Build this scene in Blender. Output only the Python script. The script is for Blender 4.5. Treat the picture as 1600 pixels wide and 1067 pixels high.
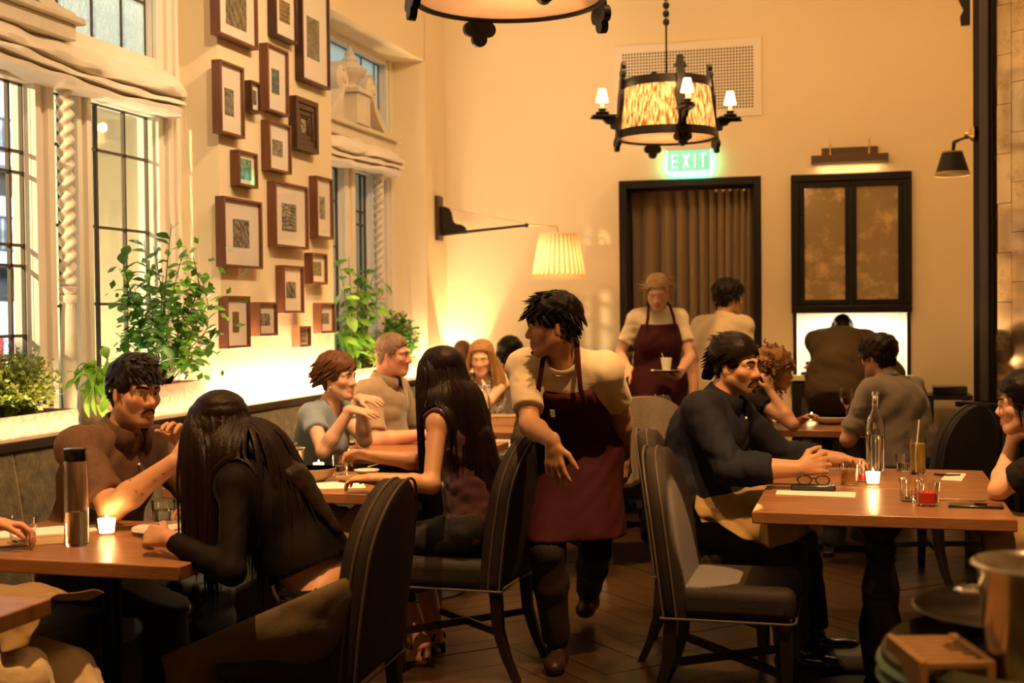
import bpy, bmesh, math, random
import numpy as np
from mathutils import Vector, Matrix

for _o in list(bpy.data.objects): bpy.data.objects.remove(_o)
scene = bpy.context.scene
COL = scene.collection

# ------------------------------------------------------------------ camera
FPX, YAW, ROLL, EYE = 2000.0, math.radians(15.4), math.radians(0.6), 1.45
PITCH = math.atan((483 + 550 * math.tan(ROLL) - 533.5) / FPX)
def cam_basis():
    f0 = np.array([-math.sin(YAW), math.cos(YAW), 0]); r = np.array([math.cos(YAW), math.sin(YAW), 0]); u0 = np.array([0, 0, 1.0])
    f = f0 * math.cos(PITCH) + u0 * math.sin(PITCH); u = -f0 * math.sin(PITCH) + u0 * math.cos(PITCH)
    return r * math.cos(ROLL) - u * math.sin(ROLL), u * math.cos(ROLL) + r * math.sin(ROLL), f
CR, CU, CF = cam_basis()
cam_data = bpy.data.cameras.new('camera'); cam = bpy.data.objects.new('camera', cam_data); COL.objects.link(cam)
cam_data.sensor_width = 36.0; cam_data.lens = FPX / 1600 * 36.0; cam_data.clip_start = 0.05; cam_data.clip_end = 100
cam.matrix_world = Matrix(((CR[0], CU[0], -CF[0], 0), (CR[1], CU[1], -CF[1], 0), (CR[2], CU[2], -CF[2], EYE), (0, 0, 0, 1)))
cam_data.dof.use_dof = True; cam_data.dof.focus_distance = 4.7; cam_data.dof.aperture_fstop = 3.2
scene.camera = cam
def at(x, y, z):
    """room position of a thing measured on the photo at distance z"""
    return np.array([0, 0, EYE]) + z * (CF + CR * (x - 800) / FPX + CU * (533.5 - y) / FPX)
def on_table(x, y, h=0.75):
    d = CF + CR * (x - 800) / FPX + CU * (533.5 - y) / FPX
    t = (h - EYE) / d[2]; p = np.array([0, 0, EYE]) + t * d
    return float(p[0]), float(p[1])

# ------------------------------------------------------------------ view, world, lights
vs = scene.view_settings
vs.view_transform = 'Standard'; vs.look = 'None'; vs.gamma = 1.0; vs.exposure = 0.35; vs.use_curve_mapping = False
world = bpy.data.worlds.new('dusk'); scene.world = world; world.use_nodes = True
wn = world.node_tree.nodes; wl = world.node_tree.links
for n in list(wn): wn.remove(n)
wo = wn.new('ShaderNodeOutputWorld'); wb = wn.new('ShaderNodeBackground')
wb.inputs['Color'].default_value = (0.62, 0.74, 0.80, 1); wb.inputs['Strength'].default_value = 0.55
wl.new(wb.outputs[0], wo.inputs[0])

WARM = (1.0, 0.53, 0.195); WARM2 = (1.0, 0.63, 0.30); WARM3 = (1.0, 0.70, 0.42)
def look(o, target):
    o.rotation_euler = (Vector(target) - o.location).to_track_quat('-Z', 'Y').to_euler()
def area(name, loc, target, sx, sy, power, col=WARM, spread=180):
    l = bpy.data.lights.new(name, 'AREA'); l.shape = 'RECTANGLE'; l.size = sx; l.size_y = sy; l.energy = power; l.color = col
    l.spread = math.radians(spread)
    o = bpy.data.objects.new(name, l); COL.objects.link(o); o.location = loc; look(o, target); return o
def spot(name, loc, target, power, angle, blend=0.3, col=WARM, r=0.04):
    l = bpy.data.lights.new(name, 'SPOT'); l.energy = power; l.spot_size = math.radians(angle); l.spot_blend = blend; l.color = col; l.shadow_soft_size = r
    o = bpy.data.objects.new(name, l); COL.objects.link(o); o.location = loc; look(o, target); return o
def point(name, loc, power, col=WARM, r=0.03):
    l = bpy.data.lights.new(name, 'POINT'); l.energy = power; l.color = col; l.shadow_soft_size = r
    o = bpy.data.objects.new(name, l); COL.objects.link(o); o.location = loc; return o
# broad unseen fill lamps added under the ceiling to lift the ambient light
area('ceiling_fill_near', (-0.6, 3.6, 4.25), (-1.6, 4.2, 0), 1.6, 1.6, 30)
area('ceiling_fill_far', (-1.2, 7.0, 4.25), (-1.8, 7.4, 0), 2.2, 1.6, 32)
# track spots on the tables, plus unseen fill spots added to brighten the walls
spot('gallery_wall_fill', (-0.9, 5.2, 4.2), (-3.1, 6.4, 2.2), 175, 75, 0.8, WARM3)
spot('window_wall_fill', (-0.9, 3.6, 4.2), (-3.2, 5.0, 1.9), 170, 75, 0.8, WARM3)
spot('corner_wall_fill', (-1.2, 7.2, 4.2), (-2.9, 9.2, 2.4), 50, 80, 0.9, WARM3)
spot('back_wall_fill', (0.1, 6.8, 4.2), (0.1, 9.39, 2.6), 62, 80, 0.9)  # added wash that lifts the right part of the back wall
spot('street_lantern', (-4.9, -1.5, 2.78), (-1.95, 9.39, 1.7), 3200, 16, 0.2, (1, .74, .42), .03)
spot('spot_table_left', (-1.75, 2.6, 4.2), (-2.2, 3.6, 0.8), 520, 40, 0.5)
spot('spot_table_mid', (-1.5, 4.4, 4.2), (-2.2, 5.3, 0.8), 460, 42, 0.5)
spot('spot_table_back', (-1.6, 6.2, 4.2), (-2.2, 7.2, 0.8), 380, 48, 0.5)
spot('spot_table_right', (0.1, 3.4, 4.2), (-0.2, 5.1, 0.8), 620, 38, 0.45)
spot('spot_aisle', (-0.7, 6.6, 4.2), (-1.0, 7.8, 1.0), 260, 55, 0.5)
spot('spot_floor', (-1.0, 8.2, 4.2), (-1.1, 6.4, 0.0), 200, 40, 0.5)
spot('pin_spot_chair', (.35, 3.3, 4.2), (-.60, 4.72, .47), 4500, 5.2, 0.05, WARM2, .01)
spot('service_stand_fill', (.7, 1.3, 4.2), (.2, 2.35, .85), 330, 26, 0.5)  # unseen spot added to brighten the stand and crate
spot('spot_waiter', (-.6, 3.3, 4.2), (-1.1, 5.0, 1.2), 260, 30, 0.6)
# light strip behind the banquette's cap, shining up the wall
area('strip_window', (-3.075, 4.35, 0.985), (-3.075, 4.35, 3), 0.035, 2.7, 17, WARM3)
area('strip_gallery', (-3.075, 6.45, 0.985), (-3.075, 6.45, 3), 0.035, 1.5, 60, WARM3)
area('strip_far', (-3.075, 8.2, 0.985), (-3.075, 8.2, 3), 0.035, 2.2, 26, WARM3)
# uplight in the corner behind the far banquette
spot('corner_uplight', (-2.95, 9.32, 0.9), (-2.93, 9.34, 2.6), 75, 54, 0.25, WARM2, 0.02)

# ------------------------------------------------------------------ mesh helpers
def link(o, parent=None):
    COL.objects.link(o)
    if parent is not None: o.parent = parent
    return o
def tag(o, label=None, cat=None, group=None, kind=None):
    if label: o['label'] = label
    if cat: o['category'] = cat
    if group: o['group'] = group
    if kind: o['kind'] = kind
    return o
def empty(name, loc=(0, 0, 0), rz=0, label=None, cat=None, group=None, kind=None, parent=None):
    o = bpy.data.objects.new(name, None); o.empty_display_size = 0.05
    o.location = loc; o.rotation_euler = (0, 0, rz); link(o, parent); return tag(o, label, cat, group, kind)
def copy_tree(o, parent=None):
    c = o.copy(); COL.objects.link(c); c.parent = parent
    for ch in o.children: copy_tree(ch, c)
    return c
class MB:
    def __init__(s): s.v = []; s.f = []; s.m = []
    def add(s, vs, fs, mi=0):
        k = len(s.v); s.v += [tuple(map(float, v)) for v in vs]
        for f in fs: s.f.append(tuple(i + k for i in f)); s.m.append(mi)
        return s
    def bx(s, x0, x1, y0, y1, z0, z1, mi=0):
        return s.add([(x0,y0,z0),(x1,y0,z0),(x1,y1,z0),(x0,y1,z0),(x0,y0,z1),(x1,y0,z1),(x1,y1,z1),(x0,y1,z1)],
                     [(0,3,2,1),(4,5,6,7),(0,1,5,4),(1,2,6,5),(2,3,7,6),(3,0,4,7)], mi)
    def ob(s, c, d, M=None, mi=0):
        k = len(s.v); x, y, z = d[0]/2, d[1]/2, d[2]/2
        s.bx(-x, x, -y, y, -z, z, mi); c = Vector(c)
        for i in range(k, len(s.v)):
            p = Vector(s.v[i]); p = (M @ p if M is not None else p) + c; s.v[i] = tuple(p)
        return s
    def bar(s, a, b, w, h, mi=0, up=(0, 0, 1)):
        a, b = Vector(a), Vector(b); d = (b - a); L = d.length; d.normalize()
        up = Vector(up); sd = d.cross(up)
        if sd.length < 1e-4: sd = d.cross(Vector((1, 0, 0)))
        sd.normalize(); u = sd.cross(d)
        M = Matrix((sd, d, u)).transposed()
        return s.ob((a + b) / 2, (w, L, h), M, mi)
    def ext(s, poly, o, ux, uy, th, mi=0):
        """polygon in (ux,uy) from origin o, extruded by vector th"""
        o, ux, uy, th = map(Vector, (o, ux, uy, th)); n = len(poly)
        a = [o + ux * p[0] + uy * p[1] for p in poly]; b = [p + th for p in a]
        fs = [tuple(range(n - 1, -1, -1)), tuple(range(n, 2 * n))] + [(i, (i + 1) % n, n + (i + 1) % n, n + i) for i in range(n)]
        return s.add(a + b, fs, mi)
    def lathe(s, prof, c=(0, 0, 0), n=24, M=None, mi=0, closed=False):
        k = len(s.v); c = Vector(c); vs = []
        for r, z in prof:
            for i in range(n):
                a = 2 * math.pi * i / n; p = Vector((r * math.cos(a), r * math.sin(a), z))
                vs.append(tuple((M @ p if M is not None else p) + c))
        fs = []
        for j in range(len(prof) - 1):
            for i in range(n): fs.append((j*n+i, j*n+(i+1)%n, (j+1)*n+(i+1)%n, (j+1)*n+i))
        if not closed:
            if prof[0][0] > 1e-5: fs.append(tuple(range(n - 1, -1, -1)))
            if prof[-1][0] > 1e-5: fs.append(tuple((len(prof)-1)*n + i for i in range(n)))
        return s.add(vs, fs, mi)
    def tube(s, pts, r, n=8, mi=0, flat=1.0, ref=None):
        P = [Vector(p) for p in pts]; m = len(P)
        R = r if hasattr(r, '__len__') else [r] * m
        vs = []; fs = []; prev = None
        for i in range(m):
            t = (P[min(i + 1, m - 1)] - P[max(i - 1, 0)])
            if t.length < 1e-7: t = Vector((0, 0, 1))
            t.normalize()
            if prev is None:
                q = Vector(ref) if ref is not None else (Vector((0, 0, 1)) if abs(t.z) < .9 else Vector((1, 0, 0)))
            else: q = prev
            u = (q - t * q.dot(t))
            if u.length < 1e-5: u = t.orthogonal()
            u.normalize(); w = t.cross(u); prev = u
            for k in range(n):
                a = 2 * math.pi * k / n
                vs.append(P[i] + (u * math.cos(a) * flat + w * math.sin(a)) * R[i])
        for i in range(m - 1):
            for k in range(n): fs.append((i*n+k, i*n+(k+1)%n, (i+1)*n+(k+1)%n, (i+1)*n+k))
        fs.append(tuple(range(n - 1, -1, -1))); fs.append(tuple((m - 1) * n + k for k in range(n)))
        return s.add(vs, fs, mi)
    def sph(s, c, r, n=12, mi=0, sc=(1, 1, 1)):
        c = Vector(c); vs = []; fs = []; h = n // 2
        for j in range(h + 1):
            th = math.pi * j / h
            for i in range(n):
                a = 2 * math.pi * i / n
                vs.append((c.x + r*sc[0]*math.sin(th)*math.cos(a), c.y + r*sc[1]*math.sin(th)*math.sin(a), c.z + r*sc[2]*math.cos(th)))
        for j in range(h):
            for i in range(n): fs.append((j*n+i, (j+1)*n+i, (j+1)*n+(i+1)%n, j*n+(i+1)%n))
        return s.add(vs, fs, mi)
    def mesh(s, name, mats, smooth=False, weld=False):
        me = bpy.data.meshes.new(name); me.from_pydata(s.v, [], s.f)
        if not isinstance(mats, (list, tuple)): mats = [mats]
        for m in mats: me.materials.append(m)
        me.polygons.foreach_set('material_index', s.m)
        me.validate()
        bm = bmesh.new(); bm.from_mesh(me)
        if weld: bmesh.ops.remove_doubles(bm, verts=bm.verts, dist=1e-5)
        bmesh.ops.recalc_face_normals(bm, faces=bm.faces); bm.to_mesh(me); bm.free()
        if smooth: shade(me, smooth if smooth is not True else 40)
        me.update(); return me
    def build(s, name, mats, parent=None, smooth=False, bevel=0, segs=2, weld=False):
        o = bpy.data.objects.new(name, s.mesh(name, mats, smooth, weld)); link(o, parent)
        if bevel: bev(o, bevel, segs)
        return o
def shade(me, ang=40):
    me.polygons.foreach_set('use_smooth', [True] * len(me.polygons))
    try: me.set_sharp_from_angle(angle=math.radians(ang))
    except Exception: pass
def bev(o, w, segs=2):
    m = o.modifiers.new('bevel', 'BEVEL'); m.width = w; m.segments = segs; m.limit_method = 'ANGLE'; m.angle_limit = math.radians(40)
    if segs > 1:
        shade(o.data, 50)
    return o

# ------------------------------------------------------------------ materials
MATS = {}
def nd(nt, t, **kw):
    n = nt.nodes.new(t)
    for k, v in kw.items():
        if k in n.inputs: n.inputs[k].default_value = v
        else: setattr(n, k, v)
    return n
def mat(name, col=(.5,.5,.5), rough=.6, metal=0, var=None, bump=None, emis=None, estr=0, trans=0, ior=1.45, sheen=0, attr=None, sss=0, coat=0, alpha=1, stretch=None, spec=None):
    """var=(scale, colour2, contrast) mottles the colour; bump=(scale,strength); stretch scales the texture space"""
    if name in MATS: return MATS[name]
    m = bpy.data.materials.new(name); m.use_nodes = True; nt = m.node_tree; b = nt.nodes['Principled BSDF']; L = nt.links
    b.inputs['Base Color'].default_value = (*col, 1); b.inputs['Roughness'].default_value = rough; b.inputs['Metallic'].default_value = metal
    b.inputs['IOR'].default_value = ior; b.inputs['Transmission Weight'].default_value = trans
    b.inputs['Alpha'].default_value = alpha
    if spec is None and rough > .5 and not metal and not trans: spec = .3
    if spec is not None: b.inputs['Specular IOR Level'].default_value = spec
    if sheen: b.inputs['Sheen Weight'].default_value = sheen; b.inputs['Sheen Roughness'].default_value = .5
    if coat: b.inputs['Coat Weight'].default_value = coat; b.inputs['Coat Roughness'].default_value = .15
    if sss: b.inputs['Subsurface Weight'].default_value = sss; b.inputs['Subsurface Radius'].default_value = (.012, .005, .003); b.inputs['Subsurface Scale'].default_value = 1
    if emis: b.inputs['Emission Color'].default_value = (*emis, 1); b.inputs['Emission Strength'].default_value = estr
    tc = None
    def coords():
        t = nd(nt, 'ShaderNodeTexCoord'); mp = nd(nt, 'ShaderNodeMapping'); L.new(t.outputs['Object'], mp.inputs[0])
        if stretch: mp.inputs['Scale'].default_value = stretch
        return mp.outputs[0]
    if attr:
        a = nd(nt, 'ShaderNodeAttribute', attribute_name=attr); L.new(a.outputs['Color'], b.inputs['Base Color'])
    if var:
        tc = coords(); n = nd(nt, 'ShaderNodeTexNoise', Scale=var[0], Detail=6.0, Roughness=.6); L.new(tc, n.inputs['Vector'])
        rp = nd(nt, 'ShaderNodeMapRange'); c = var[2] if len(var) > 2 else 1.0
        rp.inputs['From Min'].default_value = .5 - .25 / c; rp.inputs['From Max'].default_value = .5 + .25 / c
        L.new(n.outputs['Fac'], rp.inputs['Value'])
        mx = nd(nt, 'ShaderNodeMix', data_type='RGBA'); L.new(rp.outputs[0], mx.inputs['Factor'])
        mx.inputs['A'].default_value = (*col, 1); mx.inputs['B'].default_value = (*var[1], 1)
        for s_ in mx.inputs:
            if s_.type == 'RGBA': s_.default_value = (*col, 1)
        rg = [s_ for s_ in mx.inputs if s_.type == 'RGBA']; rg[0].default_value = (*col, 1); rg[1].default_value = (*var[1], 1)
        out = [s_ for s_ in mx.outputs if s_.type == 'RGBA'][0]; L.new(out, b.inputs['Base Color'])
    if bump:
        tc = tc or coords(); n = nd(nt, 'ShaderNodeTexNoise', Scale=bump[0], Detail=5.0); L.new(tc, n.inputs['Vector'])
        bp = nd(nt, 'ShaderNodeBump', Strength=bump[1], Distance=.01); L.new(n.outputs['Fac'], bp.inputs['Height']); L.new(bp.outputs[0], b.inputs['Normal'])
    MATS[name] = m; return m
def M(n): return MATS[n]

mat('plaster', (.83, .70, .47), .85, var=(1.3, (.79, .66, .43), .7), bump=(6, .05))
mat('trim_cream', (.80, .72, .57), .6, bump=(14, .06))
mat('stone_cream', (.74, .66, .52), .75, var=(9, (.62, .54, .40), .8), bump=(25, .2))
mat('ceiling_paint', (.75, .66, .5), .9)
mat('shade_cloth', (.80, .71, .56), .8, var=(5, (.74, .65, .5), .8), bump=(160, .1), sheen=.2)
mat('black_paint', (.012, .009, .007), .4, bump=(40, .05), spec=.3)
mat('black_iron', (.012, .010, .009), .42, .3, bump=(60, .15))
mat('lead_came', (.085, .062, .040), .5, .2)
mat('dark_grey_paint', (.060, .047, .034), .45, bump=(40, .05))
mat('brass', (.75, .52, .2), .25, 1)
mat('steel', (.72, .68, .6), .22, 1)
mat('walnut', (.36, .16, .062), .34, var=(3.2, (.19, .078, .030), 1.1), bump=(30, .12), stretch=(1, 9, 3), coat=.12)
mat('walnut_x', (.24, .105, .042), .36, var=(3.2, (.11, .043, .018), 1.1), bump=(30, .12), stretch=(1.2, 10, 3), coat=.25)
mat('frame_wood', (.20, .075, .030), .42, var=(8, (.11, .04, .016), .9), bump=(40, .1), stretch=(3, 3, .6))
mat('frame_dark', (.085, .032, .014), .4, var=(10, (.045, .016, .008), .9))
mat('espresso_wood', (.009, .005, .0035), .35, var=(5, (.015, .009, .006), .8), stretch=(1, 1, .2))
mat('floor_wood', (.056, .031, .014), .28, var=(3, (.028, .015, .007), 1.0), bump=(20, .12), stretch=(9, 1, 1))
mat('floor_gap', (.01, .006, .004), .8)
mat('bench_fabric', (.125, .098, .042), .85, var=(26, (.045, .037, .020), 1.6), bump=(90, .3), sheen=.3)
mat('bench_seat', (.085, .115, .135), .55, var=(30, (.055, .072, .085), .9), bump=(70, .15), sheen=.2)
mat('chair_fabric', (.030, .022, .016), .62, var=(60, (.020, .0145, .0105), .8), bump=(220, .2), spec=.2)
mat('chair_black', (.014, .013, .014), .5, bump=(160, .1), sheen=.2)
mat('piping', (.085, .062, .042), .55)
mat('curtain', (.27, .175, .085), .8, var=(4, (.22, .14, .065), .8), bump=(150, .1), stretch=(1, 1, .2), sheen=.3)
mat('paper', (.82, .79, .72), .8, bump=(30, .02))
mat('mat_board', (.80, .72, .60), .85)
mat('porcelain', (.74, .70, .62), .2, coat=.3)
mat('bowl_teal', (.08, .16, .13), .25, coat=.4)
mat('bowl_tan', (.36, .22, .09), .45)
mat('kraft', (.42, .27, .12), .8, var=(20, (.36, .22, .10)))
mat('phone_black', (.008, .008, .008), .15, coat=.5)
mat('napkin', (.30, .185, .060), .8, var=(14, (.24, .145, .046), .7), bump=(180, .1), sheen=.2)
mat('soil', (.03, .018, .01), .95, bump=(40, .4))
mat('glass', (1, 1, 1), .0, trans=1, ior=1.45)
mat('water', (1, 1, 1), .0, trans=1, ior=1.33)
mat('wine', (.16, .01, .012), .05, trans=.85, ior=1.34)
mat('drink_yellow', (.75, .55, .12), .05, trans=.7, ior=1.34)
mat('drink_amber', (.80, .50, .22), .05, trans=.8, ior=1.34)
mat('drink_red', (.90, .03, .02), .1, trans=.25, ior=1.34, emis=(.6, .03, .01), estr=0.0)
mat('wax', (.9, .75, .5), .6, emis=(1, .62, .24), estr=6.0)
mat('flame', (1, .8, .5), .5, emis=(1, .7, .3), estr=60.0)
# ================================================================== setting
WX, YB, CEIL = -3.1, 9.389, 4.3
def wall_pt(x, y, X):
    d = CF + CR * (x - 800) / FPX + CU * (533.5 - y) / FPX
    t = X / d[0]; p = np.array([0, 0, EYE]) + t * d
    return float(p[1]), float(p[2])
def special(name, build):
    m = bpy.data.materials.new(name); m.use_nodes = True; nt = m.node_tree
    for n in list(nt.nodes): nt.nodes.remove(n)
    o = nt.nodes.new('ShaderNodeOutputMaterial'); nt.links.new(build(nt), o.inputs[0]); MATS[name] = m; return m
def _pane(nt):
    a = nd(nt, 'ShaderNodeBsdfTransparent', Color=(.90, .93, .92, 1)); g = nd(nt, 'ShaderNodeBsdfGlossy', Roughness=.03)
    mx = nd(nt, 'ShaderNodeMixShader', Fac=.10); nt.links.new(a.outputs[0], mx.inputs[1]); nt.links.new(g.outputs[0], mx.inputs[2]); return mx.outputs[0]
special('pane', _pane)
def _frost(nt):
    t = nd(nt, 'ShaderNodeBsdfTranslucent', Color=(.85, .90, .84, 1)); a = nd(nt, 'ShaderNodeBsdfGlossy', Roughness=.25)
    tc = nd(nt, 'ShaderNodeTexCoord'); n = nd(nt, 'ShaderNodeTexNoise', Scale=55.0, Detail=2.0); b = nd(nt, 'ShaderNodeBump', Strength=.8, Distance=.02)
    nt.links.new(tc.outputs['Object'], n.inputs['Vector']); nt.links.new(n.outputs[0], b.inputs['Height'])
    for q in (t, a): nt.links.new(b.outputs[0], q.inputs['Normal'])
    mx = nd(nt, 'ShaderNodeMixShader', Fac=.08); nt.links.new(t.outputs[0], mx.inputs[1]); nt.links.new(a.outputs[0], mx.inputs[2]); return mx.outputs[0]
special('frosted', _frost)
def _antique(nt):
    tc = nd(nt, 'ShaderNodeTexCoord'); n = nd(nt, 'ShaderNodeTexNoise', Scale=7.0, Detail=8.0, Roughness=.65)
    n2 = nd(nt, 'ShaderNodeTexNoise', Scale=2.2, Detail=4.0); nt.links.new(tc.outputs['Object'], n.inputs['Vector']); nt.links.new(tc.outputs['Object'], n2.inputs['Vector'])
    r = nd(nt, 'ShaderNodeMapRange'); r.inputs['From Min'].default_value = .50; r.inputs['From Max'].default_value = .66; nt.links.new(n.outputs[0], r.inputs['Value'])
    g = nd(nt, 'ShaderNodeBsdfGlossy', Color=(.80, .72, .56, 1), Roughness=.08); d = nd(nt, 'ShaderNodeBsdfDiffuse', Color=(.60, .43, .20, 1))
    b = nd(nt, 'ShaderNodeBump', Strength=.03, Distance=.01); nt.links.new(n2.outputs[0], b.inputs['Height']); nt.links.new(b.outputs[0], g.inputs['Normal'])
    ml = nd(nt, 'ShaderNodeMath', operation='MULTIPLY_ADD'); ml.inputs[1].default_value = .65; ml.inputs[2].default_value = .42; nt.links.new(r.outputs[0], ml.inputs[0])  # gold diffuse base added in place of a bright reflection, besides real clouding
    mx = nd(nt, 'ShaderNodeMixShader'); nt.links.new(ml.outputs[0], mx.inputs[0]); nt.links.new(g.outputs[0], mx.inputs[1]); nt.links.new(d.outputs[0], mx.inputs[2]); return mx.outputs[0]
special('antique_mirror', _antique)
_am = MATS['antique_mirror'].copy(); _am.name = 'mirror_tile'; MATS['mirror_tile'] = _am
for _n in _am.node_tree.nodes:
    if _n.type == 'MATH': _n.inputs[1].default_value = .35; _n.inputs[2].default_value = .06

# ---- floor: dark boards laid in a herringbone, 45 degrees to the walls
b = MB().bx(-3.6, 2.6, -1.5, 9.9, -.08, -.012)
floor = tag(b.build('floor', M('floor_gap')), kind='structure')
pb = MB().bx(-.058, .058, -.36, .36, -.012, 0); plank_me = pb.mesh('plank', M('floor_wood'))
rest = MB(); random.seed(3)
W_, L_ = .12, .72; cand = []
c45 = math.cos(math.pi / 4)
for i in range(-60, 80):
    for j in range(-24, 30):
        u = i * W_; v = j * L_ * 2
        for (du, dv, ang) in ((0, 0, 0), (0, 0, 1)):
            if ang == 0: cu, cv = u + W_ / 2, v + u + L_ / 2
            else: cu, cv = u + W_ + L_ / 2 , v + u + W_ / 2
            x = (cu - cv) * c45 - 1.0; y = (cu + cv) * c45 + 5.0
            if -3.1 < x < 2.6 and -1.4 < y < 9.4: cand.append((x, y, math.radians(-45 if ang else 45), cu, cv))
def seen(x, y):
    return -1.75 < x < .9 and 4.4 < y < 8.6
near = sorted([c for c in cand if seen(c[0], c[1])], key=lambda c: c[1])[:300]; nset = set(near)
for c in cand:
    x, y, rz = c[:3]; dz = random.uniform(-.0015, .0015)
    if c in nset:
        o = bpy.data.objects.new('plank', plank_me); o.location = (x, y, dz); o.rotation_euler = (0, 0, rz); link(o, floor)
    else:
        Mr = Matrix.Rotation(rz, 3, 'Z'); rest.ob((x, y, -.006), (.116, .72, .012), Mr)
tag(rest.build('plank_field', M('floor_wood'), floor), kind='stuff')

tag(MB().bx(-3.6, 2.6, -1.5, 9.9, CEIL, CEIL + .1).build('ceiling', M('ceiling_paint')), kind='structure')
tag(MB().bx(2.6, 2.7, -1.5, 9.9, 0, CEIL).build('wall_right', M('plaster')), kind='structure')
tag(MB().bx(-3.6, 2.7, -1.6, -1.5, 0, CEIL).build('wall_front', M('plaster')), kind='structure')

# ---- left wall with two deep windows and the gallery pier between them
w = MB()
XO = -3.46
def lw(poly, z0, z1): w.ext(poly, (0, 0, z0), (1, 0, 0), (0, 1, 0), (0, 0, z1 - z0))
lw([(WX, 5.787), (WX, 7.197), (-3.30, 7.16), (XO, 7.16), (XO, 5.80), (-3.30, 5.765)], 0, CEIL)
lw([(WX, 8.922), (WX, YB + .3), (XO, YB + .3), (XO, 8.80), (-3.30, 8.80)], 0, CEIL)
lw([(WX, -1.5), (WX, 3.30), (XO, 3.35), (XO, -1.5)], 0, CEIL)
for y0, y1 in ((3.30, 5.80), (7.15, 8.93)):
    w.bx(XO, WX, y0, y1, 0, .90)
    w.ext([(WX, 3.30), (WX, CEIL), (XO, CEIL), (XO, 3.26)], (0, y0, 0), (1, 0, 0), (0, 0, 1), (0, y1 - y0, 0))
tag(w.build('wall_left', M('plaster')), kind='structure')

# ---- windows
GX = -3.37
def colonette(name, Y, X, r, z0, zm, z1, parent):
    m = MB(); n = 20; rows = 150; vs = []; fs = []
    for j in range(rows + 1):
        z = zm + (z1 - zm) * j / rows
        for i in range(n):
            a = 2 * math.pi * i / n; k = r * (1 + .30 * math.cos(2 * (a - (z - zm) * 58)))
            vs.append((X + k * math.cos(a), Y + k * math.sin(a), z))
    for j in range(rows):
        for i in range(n): fs.append((j*n+i, j*n+(i+1)%n, (j+1)*n+(i+1)%n, (j+1)*n+i))
    m.add(vs, fs)
    h = zm - z0
    m.lathe([(r*1.5, 0), (r*1.5, .03*h), (r*1.25, .05*h), (r*1.25, .1*h), (r*1.05, .12*h), (r*1.2, .16*h), (r*.9, .2*h), (r*1.05, .35*h), (r*1.2, .5*h), (r*1.0, .8*h), (r*.85, .86*h),
             (r*1.3, .88*h), (r*1.3, .91*h), (r*.95, .92*h), (r*1.3, .945*h), (r*1.3, .965*h), (r*.95, .975*h), (r*1.25, .99*h), (r*1.25, h)], (X, Y, z0), 20)
    return m.build(name, M('stone_cream'), parent, smooth=50)
def light(parent, y0, y1, ys, z0, z1, zs, pm='pane', x=GX):
    ye = [y0] + ys + [y1]; ze = [z0] + zs + [z1]; c = MB()
    for i in range(len(ye) - 1):
        for j in range(len(ze) - 1):
            MB().bx(x - .003, x + .003, ye[i] + .004, ye[i+1] - .004, ze[j] + .004, ze[j+1] - .004).build('pane', M(pm), parent)
    for y in ye: c.bx(x - .009, x + .009, y - .006, y + .006, z0, z1)
    for z in ze: c.bx(x - .009, x + .009, y0, y1, z - .006, z + .006)
    c.build('lead_came', M('lead_came'), parent)
def member(parent, name, y0, y1, z0, z1, x0=-3.42, x1=-3.30, bv=.006):
    return MB().bx(x0, x1, y0, y1, z0, z1).build(name, M('trim_cream'), parent, bevel=bv)
def fluted(parent, y0, y1, z0, z1, x1=-3.30, n=3):
    m = MB(); m.bx(-3.42, x1 - .02, y0, y1, z0, z1); s_ = (y1 - y0) / (2 * n - 1)
    for i in range(n): m.bx(x1 - .03, x1 + (.006 if i % 2 else 0), y0 + 2*i*s_, y0 + (2*i+1)*s_, z0, z1)
    return m.build('frame_post', M('trim_cream'), parent, bevel=.004)
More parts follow.
